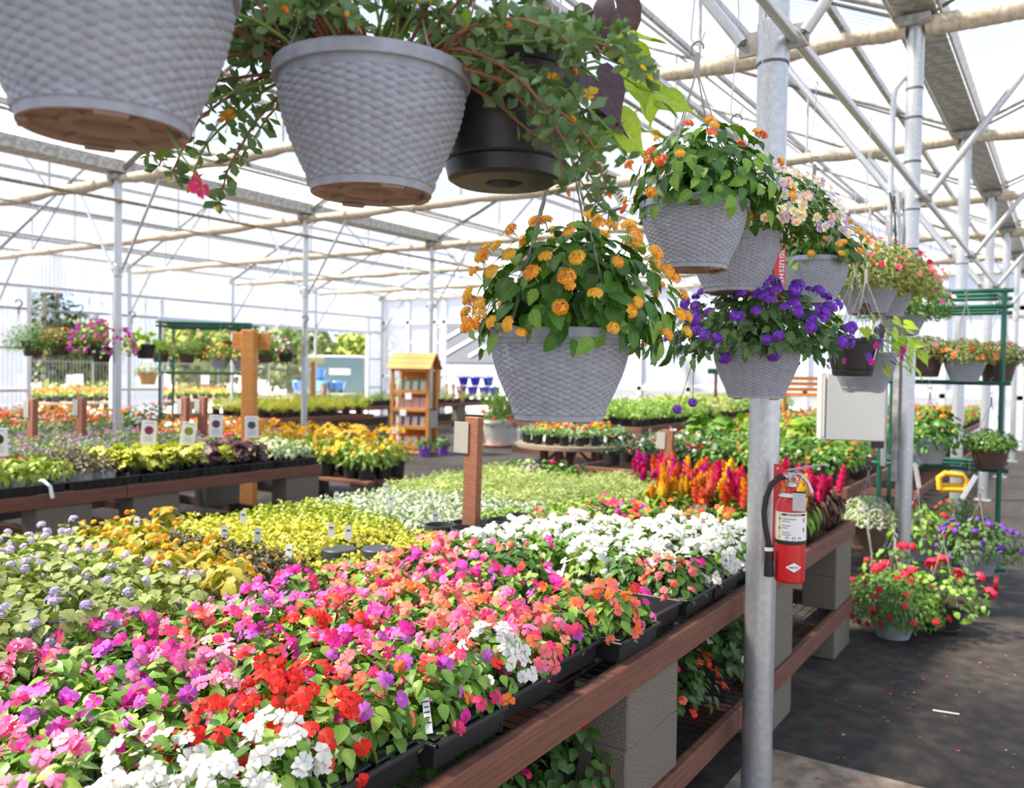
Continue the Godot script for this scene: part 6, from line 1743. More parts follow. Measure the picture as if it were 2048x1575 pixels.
func mid_benches() -> void:
	# herb bench in the middle distance
	bench("two-tier wooden herb bench receding in the middle distance", 5.8, 8.3, 12.6, 22.0, [15.8, 19.0])
	for k in 5:
		block_pile(5.9, 12.9 + k * 2.25, "%s along the herb bench" % ["first", "second", "third", "fourth", "last"][k])
	fill("basil_pot", "bushy pale green herb on the near part of the herb bench", "potted herb", "herbs on the herb bench, near part", 5.8, 8.2, 6, 12.6, 16.0, 9, 0.757, K.nursery_pot, M.black_plastic, 0.8, 0.14, "herbn", ["herb_leaf", "imp_leaf_pale"], K.broad_leaf, 100, Vector3(0.2, 0.22, 0.2), {"vary": 0.35, "wild": 0.6})
	fill("herb_pot", "feathery yellow-green herb on the far part of the herb bench", "potted herb", "herbs on the herb bench, far part", 5.8, 8.2, 5, 16.0, 22.0, 13, 0.757, K.nursery_pot, M.black_plastic, 0.8, 0.14, "herbf", ["lime_leaf", "herb_leaf", "feather_leaf"], K.lance_leaf, 120, Vector3(0.24, 0.26, 0.24), {"vary": 0.3, "wild": 1.0, "up": 0.3, "hang": -0.3})
	fill("seedling_pot", "small green seedling pot on the lower shelf of the herb bench", "potted herb", "pots on the herb bench's lower shelf", 5.8, 6.6, 2, 12.8, 21.5, 20, 0.287, K.nursery_pot, M.black_plastic, 0.7, 0.11, "seedl", ["small_leaf", "herb_leaf"], K.broad_leaf, 40, Vector3(0.13, 0.12, 0.13), {"vary": 0.4})
	for k in 10:
		tag(part(numbered("price_card"), Geo.new().box(Vector3.ZERO, Vector3(0.003, 0.15, 0.12), 0.001), M.tag_white, self, Transform3D(Basis(Vector3.UP, 0.1), at(5.775, 0.64, 12.9 + k * 0.85))), "white price card on the front board of the herb bench, %s from the near end" % ORD[k], "price card", "price cards on the herb bench")
	for a: Array in [[8.1, 14.3, "sign_red", "red sign board on a wooden stake above the herbs", 0.5, 0.14, 1.65], [6.6, 18.2, "cart_green", "small green sign board above the far herbs", 0.4, 0.12, 1.7], [8.0, 13.9, "sign_grey", "grey sign board below the red sign among the herbs", 0.34, 0.24, 1.3], [7.6, 12.9, "tag_white", "white sign card on a stake at the near end of the herbs", 0.14, 0.18, 1.42]]:
		var o := thing("stake_sign", a[3], "sign", at(a[0], 0.75, a[1]), 0.65)
		part("stake", Geo.new().box(Vector3(0, (a[6] - 0.75) / 2, 0), Vector3(0.07, a[6] - 0.75, 0.04), 0.003), M.stake_wood, o)
		part("board", Geo.new().box(Vector3(0, a[6] - 0.75, 0.03), Vector3(a[4], a[5], 0.015), 0.004), M[a[2]], o)
	stake(at(3.06, 0.2, 7.15), 0.92, 0.11, 0.05, 0.04, "tall reddish stake with a dark sign board behind the celosias")
	potted("bush_basil", "large round green bush in a pot on the floor before the herb bench", "potted herb", at(4.75, 0, 11.3), "", K.nursery_pot, M.black_plastic, 0.25, "bushb", M.imp_leaf_pale, K.broad_leaf, 330, Vector3(0.42, 0.42, 0.42), {"pot_s": 1.7, "vary": 0.4})
	fill("small_shrub", "young leafy plant in a black pot beside the round table", "potted plant", "pots between the round table and the herb bench", 4.4, 5.4, 3, 11.6, 12.4, 2, 0.45, K.nursery_pot, M.black_plastic, 0.9, 0.16, "herbn", ["small_leaf", "silver_leaf"], K.lance_leaf, 60, Vector3(0.2, 0.16, 0.2), {})
	var low := thing("low_plank_table", "low plank table beside the round table", "table", at(4.9, 0, 12.0))
	part("table_top", Geo.new().box(Vector3(0, 0.42, 0), Vector3(1.3, 0.05, 1.0), 0.004), M.weathered_wood, low)
	for s: float in [-1, 1]:
		part("block", Geo.new().box(Vector3(s * 0.5, 0.2, 0), Vector3(0.2, 0.4, 0.8), 0.006), M.block, low)
	# bench behind the celosias, with orange thunbergia and white flowers
	bench("bench of orange and white flowers between the celosias and the grey box", 1.45, 3.9, 7.0, 9.6, [], true)
	fill("thunbergia", "leafy climber with orange flowers on the bench behind the celosias", "climber", "orange climbers behind the celosias", 1.5, 2.7, 4, 7.0, 8.4, 5, 0.757, K.nursery_pot, M.black_plastic, 0.8, 0.12, "thun", ["lantana_leaf", "herb_leaf"], K.nettle_leaf, 110, Vector3(0.19, 0.26, 0.19), {"bloom": "imp", "bloom_n": 5, "bloom_mats": ["orange", "orange", "white"]})
	fill("white_begonia", "dark-leaved white begonia on the bench behind the celosias", "begonia", "white begonias behind the celosias", 2.7, 3.8, 3, 7.0, 9.4, 7, 0.757, K.nursery_pot, M.black_plastic, 0.8, 0.12, "whit", ["lantana_leaf_dark", "small_leaf"], K.bead_leaf, 130, Vector3(0.16, 0.15, 0.16), {"bloom": "imp", "bloom_n": 6, "bloom_mats": ["white", "white", "red"]})
	fill("canna", "broad-leaved plant standing behind the orange climbers", "foliage plant", "broad-leaved plants behind the orange climbers", 1.6, 3.6, 4, 8.6, 9.5, 2, 0.757, K.nursery_pot, M.black_plastic, 0.9, 0.15, "cann", ["imp_leaf", "chartreuse_leaf"], K.heart_leaf, 40, Vector3(0.2, 0.32, 0.2), {"hang": -0.4, "up": 0.4})
	# further benches along the aisle
	bench("bench of bright annuals further along the aisle", 1.5, 4.0, 11.0, 21.0, [14.0, 17.5], true)
	fill("annual_pot", "bright red and yellow annual on the far aisle bench", "annual", "annuals on the far aisle bench", 1.5, 4.0, 6, 11.0, 21.0, 20, 0.757, K.nursery_pot, M.black_plastic, 0.8, 0.12, "annu", ["small_leaf", "herb_leaf", "lime_leaf"], K.broad_leaf, 70, Vector3(0.22, 0.2, 0.22), {"bloom": "ball", "bloom_n": 5, "bloom_mats": ["red", "coral", "yellow", "rose"]})
	# cedar garden bench far off
	var gb := thing("garden_bench", "orange cedar garden bench near the end wall", "bench", at(5.1, 0.76, 20.6), 0.6)
	var pf := thing("display_platform", "low wooden platform carrying the cedar garden bench", "platform", at(5.1, 0, 20.6), 0.6)
	part("deck", Geo.new().box(Vector3(0, 0.73, 0), Vector3(1.7, 0.06, 0.8), 0.004), M.weathered_wood, pf)
	part("plinth", Geo.new().box(Vector3(0, 0.35, 0), Vector3(1.5, 0.7, 0.6), 0.004), M.redwood, pf)
	for k in 4:
		part("slat", Geo.new().box(Vector3(0, 0.42 + k * 0.13, -0.22), Vector3(1.5, 0.09, 0.03), 0.004), M.cedar, gb)
		part("seat_slat", Geo.new().box(Vector3(0, 0.4, -0.14 + k * 0.12), Vector3(1.5, 0.03, 0.1), 0.004), M.cedar, gb)
	for s: float in [-1, 1]:
		part("arm", Geo.new().box(Vector3(s * 0.75, 0.6, 0), Vector3(0.08, 0.04, 0.5), 0.004), M.cedar, gb)
		for z: float in [-0.22, 0.22]:
			part("leg", Geo.new().box(Vector3(s * 0.75, 0.3, z), Vector3(0.08, 0.6, 0.08), 0.004), M.cedar, gb)

func left_back() -> void:
	# baskets hung along the left post row
	var g := "baskets along the left post row"
	var R := Vector3(0.24, 0.17, 0.24)
	plain_basket("basket of trailing green with a few pink flowers, farthest left", at(11.0, 1.72, 5.65), "brown", g, "lbg", "small_leaf", K.tiny_leaf, 1900, Vector3(0.34, 0.26, 0.34), "cali", 14, ["pink", "magenta"], 0.5, 3.74, 1.0, -0.5)
	plain_basket("brown basket of orange and yellow calibrachoa on the left post row", at(10.98, 1.74, 5.98), "brown", g, "lbo", "small_leaf", K.tiny_leaf, 1300, R, "cali", 90, ["gold", "orange", "yellow"], 0.5, 3.74)
	plain_basket("brown basket of orange flowers partly behind the magenta bougainvillea", at(10.85, 1.74, 6.3), "brown", g, "lbo", "small_leaf", K.tiny_leaf, 1300, R, "cali", 40, ["orange", "rust"], 0.5, 3.74)
	plain_basket("black basket of magenta bougainvillea cascading beside the left post", at(10.62, 1.66, 6.33), "black", g, "lbb", "herb_leaf", K.broad_leaf, 130, Vector3(0.4, 0.36, 0.4), "ball", 120, ["magenta_light"], 0.6, 3.74, 1.0, -0.35)
	plain_basket("basket with dark and lime sweet potato vine right of the left post", at(10.6, 1.72, 6.95), "black", g, "lbv", "chartreuse_leaf", K.heart_leaf, 34, Vector3(0.28, 0.24, 0.28), "star", 6, ["purple"], 0.5, 3.74)
	plain_basket("black basket of pink petunias in front of the second left post", at(10.62, 1.72, 9.45), "black", g, "lbp", "small_leaf", K.tiny_leaf, 1500, Vector3(0.36, 0.4, 0.36), "trumpet_small", 46, ["magenta_light", "pink", "white"], 0.7, 3.74, 1.0, -0.2)
	# empty hangers
	for k in 5:
		var o := thing("empty_hanger", "dark plastic basket hook hanging empty, %s from the left" % ["first", "second", "third", "fourth", "fifth"][k], "hook", [at(12.8, 2.5, 6.37), at(12.8, 2.5, 6.9), at(12.8, 2.5, 7.28), at(12.8, 2.45, 8.15), at(10.36, 2.42, 9.62)][k], 0.6, "empty basket hooks")
		var pts := PackedVector3Array([Vector3(0, -0.16, 0), Vector3(0.0, -0.06, 0)])
		for i in 9:
			var a := -0.4 + i * 0.42
			pts.append(Vector3(0.03 + cos(PI - a) * 0.05 * -1.0 - 0.03, 0.0 + sin(a) * 0.05, 0))
		part("hook", Geo.new().tube(pts, 0.011, 6), M.dark_steel, o)
		for s: float in [-1, 0, 1]:
			part("cord", Geo.new().rod(Vector3(0, -0.16, 0), Vector3(0.1 * s, -0.6, 0.05), 0.003, 4), M.cord_grey, o)
		part("wire", Geo.new().rod(Vector3(-0.0, 0.05, 0), Vector3(0, [1.46, 1.46, 1.46, 1.5, 1.33][k], 0), 0.003, 4), M.galvanised, o)
	# second green cart with baskets
	cart("green tubular plant cart with two rows of baskets in the left distance", at(11.55, 0, 8.7), 0.75, 1.3, 0.9, 2.3, [0.16, 1.52, 2.24, 2.3])
	var c := "baskets on the far green cart"
	for k in 7:
		var p: Vector3 = [at(11.95, 1.68, 8.1), at(11.6, 1.68, 8.32), at(11.18, 1.6, 8.62), at(10.95, 1.6, 8.85), at(10.75, 1.7, 9.15), at(12.0, 1.75, 8.9), at(11.5, 1.85, 9.1)][k]
		var pot: String = ["brown", "brown", "wicker", "wicker", "brown", "brown", "brown"][k]
		var ms: Array = [["pink", "salmon"], ["pink", "rose"], ["gold", "yellow"], ["gold", "yellow"], ["coral", "orange"], ["pale_pink", "rose"], ["hot_pink", "rose"]][k]
		plain_basket("%s on the far green cart, %s" % [["leafy green basket with pink flowers", "leafy basket with rosy flowers", "grey basket of yellow flowers", "grey basket of golden flowers behind the cedar post", "basket of coral flowers", "basket of pale pink mandevilla", "basket of hot pink mandevilla"][k], ["first", "second", "third", "fourth", "last", "back left", "back right"][k]], p, pot, c, "rc%d" % (k % 2), "herb_leaf" if k < 2 else "small_leaf", K.lance_leaf if k > 4 else K.tiny_leaf, 90 if k > 4 else 1300, Vector3(0.25, 0.2 if k < 5 else 0.34, 0.25), "trumpet_small" if k > 4 else "cali", [12, 14, 70, 60, 30, 14, 16][k], ms, 0.3, 2.28)
	plain_basket("coco-lined basket of trailing white and lime foliage", at(11.75, 1.34, 7.75), "coco", c, "rcw", "brunnera_leaf", K.broad_leaf, 60, Vector3(0.24, 0.16, 0.24), "star", 30, ["white"], 0.4, 2.28)
	# bush of orange marigolds and a row of grey nursery pots
	potted("lantana_bush", "big orange-red flowering bush in the left distance", "flowering bush", at(11.9, 0.5, 7.85), "", K.nursery_pot, M.dark_pot, 0.2, "obush", M.lantana_leaf_dark, K.broad_leaf, 300, Vector3(0.42, 0.36, 0.42), {"pot_s": 1.4, "bloom": "imp", "bloom_n": 90, "bloom_mats": ["orange", "red", "coral", "orange", "gold"]})
	var pl := thing("low_pot_stand", "low timber stand under the row of grey pots on the left", "stand", at(14.4, 0, 8.2), 0.0)
	part("plank_top", Geo.new().box(Vector3(0, 0.4, 0), Vector3(6.6, 0.05, 4.4), 0.004), M.redwood, pl)
	part("plinth", Geo.new().box(Vector3(0, 0.19, 0), Vector3(6.2, 0.38, 4.0), 0.004), M.block, pl)
	fill("marigold_pot", "grey pot of peach and coral flowers on the left stand", "flowering pot", "grey pots in a row on the left", 12.6, 16.2, 8, 6.2, 8.4, 4, 0.43, K.nursery_pot, M.cup_grey, 1.15, 0.2, "grow", ["small_leaf", "lantana_leaf_dark"], K.broad_leaf, 60, Vector3(0.22, 0.16, 0.22), {"bloom": "ball", "bloom_n": 12, "bloom_mats": ["coral", "blush", "orange", "salmon"], "flow": 0.4})
	fill("zinnia_pot", "pot of gold and orange flowers on the left stand", "flowering pot", "gold flower pots on the left", 14.6, 17.5, 6, 6.0, 9.8, 5, 0.43, K.nursery_pot, M.cup_grey, 1.15, 0.2, "grow2", ["small_leaf"], K.broad_leaf, 50, Vector3(0.24, 0.18, 0.24), {"bloom": "ball", "bloom_n": 12, "bloom_mats": ["gold", "orange", "yellow"], "flow": 0.4})
	# golden grasses, succulent bench
	bench("bench of golden grasses in the left distance", 11.4, 13.4, 9.9, 12.4, [], false)
	fill("golden_grass", "clump of golden green grass with orange tips", "ornamental grass", "golden grasses on the far bench", 11.5, 13.4, 6, 9.95, 12.4, 7, 0.757, K.nursery_pot, M.black_plastic, 0.8, 0.1, "ggr", ["grass_gold", "lime_leaf", "grass_gold"], K.blade, 150, Vector3(0.17, 0.16, 0.17), {"up": 0.0, "wild": 1.0, "hang": -1.2, "vary": 0.3})
	bench("long succulent bench in front of the end wall", 13.8, 16.4, 13.0, 21.5, [17.0], true)
	for k in 4:
		block_pile(13.92, 13.3 + k * 2.6, "%s along the succulent bench" % ["first", "second", "third", "last"][k])
	fill("succulent_pot", "tiny pale succulent in a small pot on the succulent bench", "succulent", "succulents on the far bench", 13.85, 16.3, 9, 13.1, 21.4, 22, 0.757, K.cup, M.black_plastic, 1.1, 0.1, "succ", ["silver_leaf", "lime_leaf", "feather_leaf", "herb_leaf", "bronze_leaf"], K.bead_leaf, 50, Vector3(0.11, 0.08, 0.11), {"vary": 0.5})
	fill("tall_succulent", "taller grey-green plant standing among the succulents", "succulent", "taller plants on the succulent bench", 14.2, 16.2, 3, 13.4, 21.0, 8, 0.757, K.nursery_pot, M.terracotta, 0.6, 0.1, "tsuc", ["grass_green", "feather_leaf"], K.blade, 80, Vector3(0.13, 0.14, 0.13), {"up": 0.0, "wild": 1.0, "hang": -1.2})
	for k in 9:
		stake(at(14.0 + (k % 3) * 0.9, 0.757, 13.6 + k * 0.85), 0.5, 0.07, 0.04, 0.0, "thin brown stake with a grey card on the succulent bench, %s from the near end" % ORD[k])
	var op := thing("cedar_sign_post", "slim orange cedar post with a pale yellow name board", "sign post", at(12.9, 0, 12.2), 0.75)
	part("timber", Geo.new().box(Vector3(0, 0.88, 0), Vector3(0.09, 1.76, 0.09), 0.004), M.cedar, op)
	part("name_board", Geo.new().box(Vector3(0, 1.78, 0.03), Vector3(0.44, 0.13, 0.03), 0.006), mat("pale_board", rgb(238, 232, 176), 0.6), op)
	# big white planter with grass and red flowers
	var wp := thing("white_planter", "large white planter with tall grass and red geraniums beside the aisle crossing", "planter", at(10.3, 0, 15.1))
	part("pot", Geo.new().lathe(PackedVector2Array([Vector2(0, 0.04), Vector2(0.24, 0.04), Vector2(0.34, 0.5), Vector2(0.37, 0.52), Vector2(0.37, 0.58), Vector2(0.33, 0.58), Vector2(0.3, 0.5), Vector2(0, 0.5)]), 28), M.white_glaze, wp)
	part("saucer", Geo.new().lathe(PackedVector2Array([Vector2(0, 0), Vector2(0.3, 0.0), Vector2(0.33, 0.05), Vector2(0.3, 0.05), Vector2(0, 0.03)]), 28), M.terracotta, wp)
	part("grass_blades", foliage("wpg", 0, 260, Vector3(0.26, 0.55, 0.26), leaf_geo(0.6, 0.016, 4, {"curl": 0.4}), {"up": 0.0, "wild": 0.8, "hang": -2.0, "deep": 0.8}), M.grass_green, wp, Transform3D(Basis.IDENTITY, Vector3(0, 0.5, 0))).set_meta("kind", "stuff")
	part("foliage", foliage("wpf", 0, 120, Vector3(0.42, 0.25, 0.42), K.broad_leaf, {"low": -0.4}), M.small_leaf, wp, Transform3D(Basis.IDENTITY, Vector3(0, 0.55, 0))).set_meta("kind", "stuff")
	flowers(wp, K.geranium, blooms(rng, 12, Vector3(0.42, 0.3, 0.42), {"flow": -0.1}), [M.mixed_bloom], rng, "flower_head", Vector3(0, 0.55, 0))
	# pallet shelf and glazed pots by the end opening
	var ps := thing("pallet_shelf", "upright wooden pallet shelf holding small pots against the end wall", "shelf", at(18.15, 0, 22.2), 0.1)
	for s: float in [-1, 1]:
		part("side_board", Geo.new().box(Vector3(s * 0.55, 0.98, 0), Vector3(0.05, 1.96, 0.2), 0.004), M.stake_wood, ps)
	for k in 7:
		part("slat", Geo.new().box(Vector3(0, 0.2 + k * 0.28, 0.08), Vector3(1.1, 0.12, 0.02), 0.004), M.pine, ps)
		part("shelf", Geo.new().box(Vector3(0, 0.15 + k * 0.28, 0), Vector3(1.06, 0.02, 0.18), 0.003), M.pine, ps)
	var gp := Geo.new().lathe(PackedVector2Array([Vector2(0, 0), Vector2(0.17, 0.0), Vector2(0.23, 0.14), Vector2(0.26, 0.34), Vector2(0.29, 0.36), Vector2(0.29, 0.42), Vector2(0.25, 0.42), Vector2(0.22, 0.34), Vector2(0, 0.3)]), 20, Vector3.ZERO, true).mesh()
	var spots := [[16.5, 0.85, 22.05, "blue_glaze", "cobalt"], [16.1, 0.85, 22.12, "blue_glaze", "cobalt"], [15.7, 0.85, 22.2, "blue_glaze", "cobalt"], [16.42, 1.15, 22.05, "blue_glaze", "cobalt"], [16.0, 1.15, 22.12, "blue_glaze", "cobalt"], [15.55, 1.15, 22.2, "blue_glaze", "cobalt"], [15.3, 0.85, 22.2, "blue_glaze", "cobalt"], [22.8, 0.75, 21.9, "cyan_glaze", "pale turquoise"], [22.9, 1.2, 21.9, "azure_glaze", "azure"], [22.4, 0.75, 22.4, "azure_glaze", "azure"], [22.9, 0.75, 22.6, "azure_glaze", "azure"], [23.4, 0.75, 21.5, "azure_glaze", "azure"]]
	for k in spots.size():
		var s: Array = spots[k]
		one("glazed_pot", gp, M[s[3]], "%s glazed planter, %s" % [s[4], "stacked on another" if s[1] > 1.0 else "standing on the display table"], "planter", Transform3D(Basis.from_scale(Vector3.ONE * (0.68 if k < 7 else 1.0)), at(s[0], s[1], s[2])), "%s glazed planters outside" % s[4])
	for a: Array in [[15.9, 22.12, 1.8], [22.6, 22.3, 2.4]]:
		var o := thing("display_table", "plain table under the glazed planters %s" % ("by the end opening" if a[0] < 20 else "beyond the side opening"), "table", at(a[0], 0, a[1]))
		part("table_top", Geo.new().box(Vector3(0, 0.72 if a[0] > 20 else 0.82, 0), Vector3(a[2], 0.05, 1.2 if a[0] > 20 else 0.6), 0.004), M.weathered_wood, o)
		for sx: float in [-1, 1]:
			for sz: float in [-1, 1]:
				part("leg", Geo.new().box(Vector3(sx * a[2] * 0.45, 0.35 if a[0] > 20 else 0.4, sz * (0.5 if a[0] > 20 else 0.22)), Vector3(0.08, 0.7 if a[0] > 20 else 0.8, 0.08), 0.004), M.weathered_wood, o)

func crown(r: Vector3, count: int, shape: Geo, sd: int, o := {}) -> ArrayMesh:
	var q := RandomNumberGenerator.new()
	q.seed = sd
	var g := Geo.new()
	for k in 9:
		var c := jitter(q) * r * 0.55
		g.add(merge(shape, mound(q, count / 9, r * q.randf_range(0.4, 0.62), {"low": -0.9, "wild": 0.9, "square": 0.0, "deep": 0.3, "vary": 0.4}), q, 0.45), Transform3D(Basis.IDENTITY, c))
	return g.mesh()

func outdoors() -> void:
	var gr := struct("ground_outside", "pale gravel yard outside the greenhouse")
	part("gravel", Geo.new().box(Vector3(-60, -0.16, -30), Vector3(220, 0.1, 220)), M.outside_ground, gr)
	var leafy := leaf_geo(0.55, 0.4, 2, {"fold": 0.15, "curl": 0.2})
	var crowns := []
	for k in 3:
		crowns.append(crown(Vector3(3.4, 2.6, 3.4), 1500, leafy, 40 + k))
	var names := ["olive green broadleaf tree", "yellow-green broadleaf tree", "pale green broadleaf tree"]
	mat("tree_pale", Color.WHITE, 0.8, {"albedo_texture": M.tree_leaf.albedo_texture, "vertex_color_use_as_albedo": true, "albedo_color": Color(1.25, 1.2, 1.0), "backlight_enabled": true, "backlight": Color(0.5, 0.6, 0.3)})
	for k in 15:
		var a := k / 14.0
		var l := lerpf(50, 37, a) + (k % 3) * 2.5
		var u := lerpf(22, 46, a)
		var o := thing("broadleaf_tree", "%s beyond the yard fence, %s from the left" % [names[k % 3], ORD[k]], "tree", at(l, 0, u), k * 1.3, "broadleaf trees beyond the fence")
		var s := 0.75 + 0.25 * sin(k * 2.3)
		part("trunk", Geo.new().tube(PackedVector3Array([Vector3(0, 0, 0), Vector3(0.1, 1.5, 0), Vector3(0, 3.0 * s, 0.1)]), 0.22, 8, 0.12), M.weathered_wood, o)
		part("crown", crowns[k % 3], M.tree_leaf if k % 2 else M.tree_pale, o, Transform3D(Basis.from_scale(Vector3(s, s, s)), Vector3(0, 2.7 * s, 0)))
	var spray := merge(K.needle_spray, conifer(5), rng, 0.4).mesh()
	for a: Array in [[49, 20.2, 1.0, "dark narrow conifer showing left in the doorway"], [46.5, 24.5, 1.05, "dark conifer showing right in the doorway"], [48, 26, 1.2, "taller dark conifer at the right edge of the doorway"], [53, 19, 0.8, "small dark conifer at the left edge of the doorway"]]:
		var o := thing("conifer", a[3], "tree", at(a[0], 0, a[1]), a[0], "conifers beyond the doorway")
		part("trunk", Geo.new().tube(PackedVector3Array([Vector3.ZERO, Vector3(0, 6 * a[2], 0)]), 0.2, 8, 0.05), M.weathered_wood, o)
		part("crown", spray, M.conifer_leaf, o, Transform3D(Basis.from_scale(Vector3.ONE * float(a[2])), Vector3.ZERO))
	# yard fence of upright bars
	var f := thing("yard_fence", "grey fence of upright metal bars at the back of the yard", "fence")
	for s: Array in [[at(36, 0, 8), at(36, 0, 44)]]:
		var d: Vector3 = s[1] - s[0]
		for y: float in [0.3, 1.75]:
			part("rail", Geo.new().rod(s[0] + Vector3(0, y, 0), s[1] + Vector3(0, y, 0), 0.025, 6), M.fence_grey, f)
		var pk := Geo.new().rod(Vector3.ZERO, Vector3(0, 1.9, 0), 0.012, 5).mesh()
		for k in 240:
			part("bar", pk, M.fence_grey, f, Transform3D(Basis.IDENTITY, s[0] + d * (k / 239.0)))
		for k in 12:
			part("post", Geo.new().box(Vector3(0, 1.0, 0), Vector3(0.07, 2.0, 0.07), 0.004), M.fence_grey, f, Transform3D(Basis.IDENTITY, s[0] + d * (k / 11.0)))
	# yard plants
	fill("yard_shrub", "pale flowering shrub in a pot out in the yard", "shrub", "shrubs in pots in the yard", 30.0, 35.0, 3, 13.0, 24.0, 14, 0.0, K.nursery_pot, M.black_plastic, 2.2, 0.4, "yshr", ["feather_leaf", "lime_leaf", "herb_leaf"], K.lance_leaf, 110, Vector3(0.5, 0.6, 0.5), {"bloom": "ball", "bloom_n": 5, "bloom_mats": ["blush", "cream", "white"]})
	var ot := thing("yard_table", "long low table of orange and yellow flowers outside the doorway", "table", at(26, 0, 16.0))
	part("table_top", Geo.new().box(Vector3(0, 0.5, 0), Vector3(4.2, 0.06, 9.0), 0.004), M.weathered_wood, ot)
	for sx: float in [-1, 1]:
		for k in 4:
			part("block", Geo.new().box(Vector3(sx * 1.7, 0.24, -4.0 + k * 2.6), Vector3(0.2, 0.46, 0.4), 0.006), M.block, ot)
	fill("yard_flower_yellow", "pot of yellow flowers on the yard table", "flowering pot", "yellow flowers on the yard table", 26.2, 28.0, 4, 11.6, 15.6, 8, 0.53, K.nursery_pot, M.dark_pot, 1.1, 0.18, "yfl", ["lime_leaf", "small_leaf"], K.broad_leaf, 60, Vector3(0.3, 0.2, 0.3), {"bloom": "ball", "bloom_n": 10, "bloom_mats": ["yellow", "gold"], "flow": 0.3})
	fill("yard_flower_orange", "pot of orange flowers on the yard table", "flowering pot", "orange flowers on the yard table", 24.1, 26.2, 5, 11.6, 20.2, 14, 0.53, K.nursery_pot, M.dark_pot, 1.1, 0.18, "yfo", ["lime_leaf", "small_leaf"], K.broad_leaf, 60, Vector3(0.3, 0.2, 0.3), {"bloom": "ball", "bloom_n": 10, "bloom_mats": ["coral", "orange", "rose"], "flow": 0.3})
	for k in 9:
		var o := thing("yard_sign", "white price sign on a stick in the yard, %s from the left" % ORD[k], "sign", at(29.0 - (k % 3) * 0.8, 0, 13.0 + k * 1.15), 0.9)
		part("stick", Geo.new().rod(Vector3.ZERO, Vector3(0, 1.05, 0), 0.02, 6), M.stake_wood, o)
		part("board", Geo.new().box(Vector3(0, 1.12, 0.02), Vector3(0.3, 0.34, 0.02), 0.004), M.tag_white, o)
	# green container and a shed with a slatted grey roof
	var c := thing("green_container", "grey-green storage container in the yard", "container", at(30.5, 0, 31.0), 0.6)
	part("body", Geo.new().box(Vector3(0, 1.1, 0), Vector3(2.6, 2.2, 5.0), 0.02), M.container_green, c)
	part("roof_edge", Geo.new().box(Vector3(0, 2.22, 0), Vector3(2.7, 0.08, 5.1), 0.01), M.tag_grey, c)
	part("name_panel", Geo.new().box(Vector3(0.2, 1.5, 2.51), Vector3(1.0, 0.3, 0.02), 0.004), M.tag_grey, c)
	var sh := thing("grey_shed", "grey sloping shed roof with white battens seen through the end opening", "shed", at(20.4, 0, 29.6), 0.62)
	var slope := Transform3D(Basis(Vector3.RIGHT, 0.8), Vector3(0, 2.85, 0))
	var slab := part("roof_slab", Geo.new().box(Vector3.ZERO, Vector3(8.0, 0.1, 2.6), 0.01), M.slate_roof, sh, slope)
	for k in 7:
		part("batten", Geo.new().box(Vector3(-3.3 + k * 1.1, 0.08, 0), Vector3(0.14, 0.06, 2.9), 0.01, Basis(Vector3.UP, -0.85)), M.white_paint, slab)
	for k in 5:
		part("post", Geo.new().box(Vector3(-3.6 + k * 1.8, 0.95, 0.8), Vector3(0.1, 1.9, 0.1), 0.006), M.white_paint, sh)

func conifer(sd: int) -> Array[Transform3D]:
	var q := RandomNumberGenerator.new()
	q.seed = sd
	var out: Array[Transform3D] = []
	for i in 520:
		var t := pow(q.randf(), 0.8)
		var a := q.randf() * TAU
		var d := Vector3(cos(a), 0, sin(a))
		var r := 1.5 * (1.0 - t) * q.randf_range(0.4, 1.0)
		out.append(facing(Vector3.UP + jitter(q) * 0.4, d + Vector3(0, -0.3, 0), d * r + Vector3(0, 0.6 + t * 6.2, 0), q.randf_range(0.6, 1.0) * (1.1 - t * 0.6)))
	return out

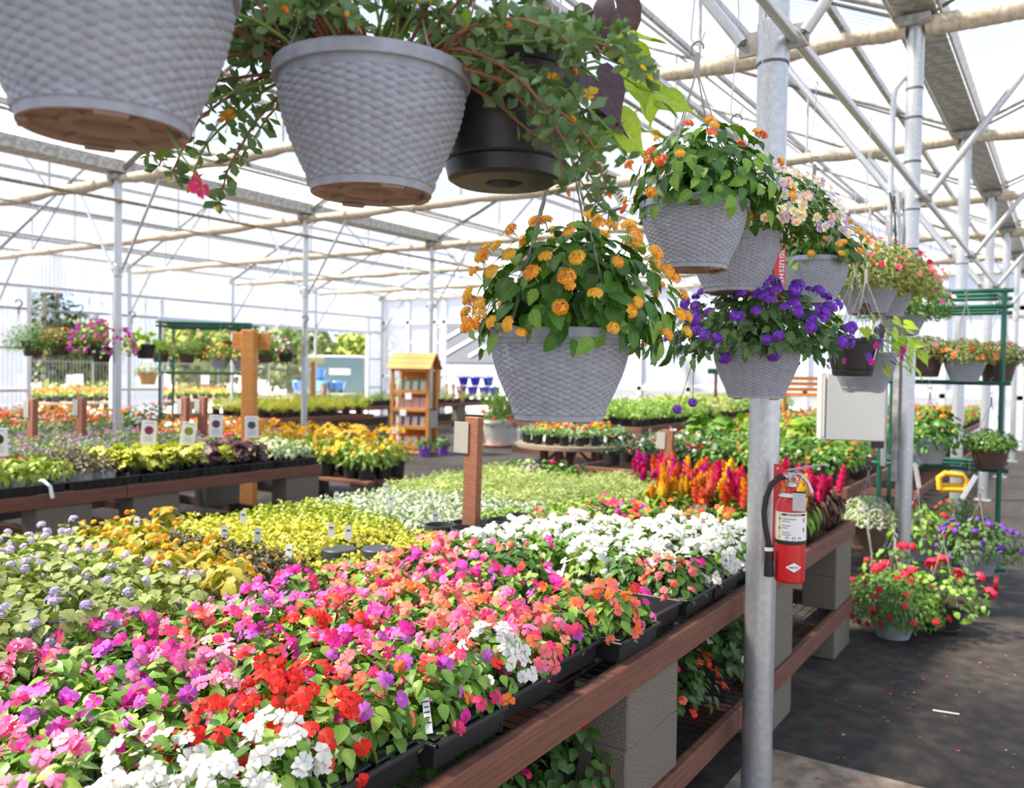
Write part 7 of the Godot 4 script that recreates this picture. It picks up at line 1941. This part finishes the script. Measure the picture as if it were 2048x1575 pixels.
func litter() -> void:
	# fallen petals, leaves and one dropped label on the aisle floor
	var pet := petals(1, 0.012, 3.0, 0.05, 0.1, 0.0, Color.WHITE, 0.0, 2).mesh()
	var ms := ["hot_pink", "coral", "cream", "orange", "rose", "red", "imp_leaf"]
	for k in 70:
		var l := rng.randf_range(-0.1, 0.98)
		var u := rng.randf_range(3.75, 6.6)
		var m: String = ms[k % ms.size()]
		one("fallen_petal", pet, M[m], "%s on the dark aisle floor" % ("scrap of fallen green leaf" if m == "imp_leaf" else "small fallen %s petal" % m.replace("_", " ")), "petal", Transform3D(Basis(Vector3.UP, rng.randf() * TAU) * rng.randf_range(0.5, 1.1), at(l, 0.004, u)), "fallen petals on the aisle floor")
	for k in 8:
		one("fallen_petal", pet, M[["rust", "orange", "red"][k % 3]], "small fallen petal on the pale concrete slab", "petal", Transform3D(Basis(Vector3.UP, k), at(rng.randf_range(0.3, 0.95), 0.009, rng.randf_range(3.3, 3.62))), "fallen petals on the concrete slab")
	one("dropped_label", Geo.new().box(Vector3.ZERO, Vector3(0.018, 0.0015, 0.115), 0.0005), M.tag_white, "white plastic plant label lying on the aisle floor", "label", Transform3D(Basis(Vector3.UP, 1.75), at(0.47, 0.004, 4.58)))
	# moss and crumbs along the cracks
	var g := Geo.new()
	for k in 130:
		var t := rng.randf()
		var p := at(lerpf(0.98, 0.62, t), 0.003, 4.45 + sin(t * 9.0) * 0.06 + rng.randf_range(-0.05, 0.05)) if k % 2 else at(lerpf(0.62, 0.66, t) + rng.randf_range(-0.02, 0.02), 0.003, lerpf(4.45, 5.5, t))
		g.add(K.tiny_leaf, facing(Vector3.UP + jitter(rng) * 0.6, jitter(rng), p + Vector3(rng.randf_range(-0.03, 0.03), 0, rng.randf_range(-0.03, 0.03)), rng.randf_range(0.2, 0.6)))
	tag(part("floor_moss", g, M.imp_leaf_dark, self), "moss and crumbs growing in the cracks of the aisle floor", "moss", "", "stuff")

func furnish() -> void:
	plant_stock()
	pot_stock()
	front_bench()
	back_of_bench()
	bench_extras()
	extinguisher()
	control_box()
	front_baskets()
	left_bench()
	right_cart()
	seed_rack()
	round_table()
	mid_benches()
	left_back()
	outdoors()
	litter()

func _ready() -> void:
	look()
	rng.seed = 20240611
	materials()
	building()
	furnish()
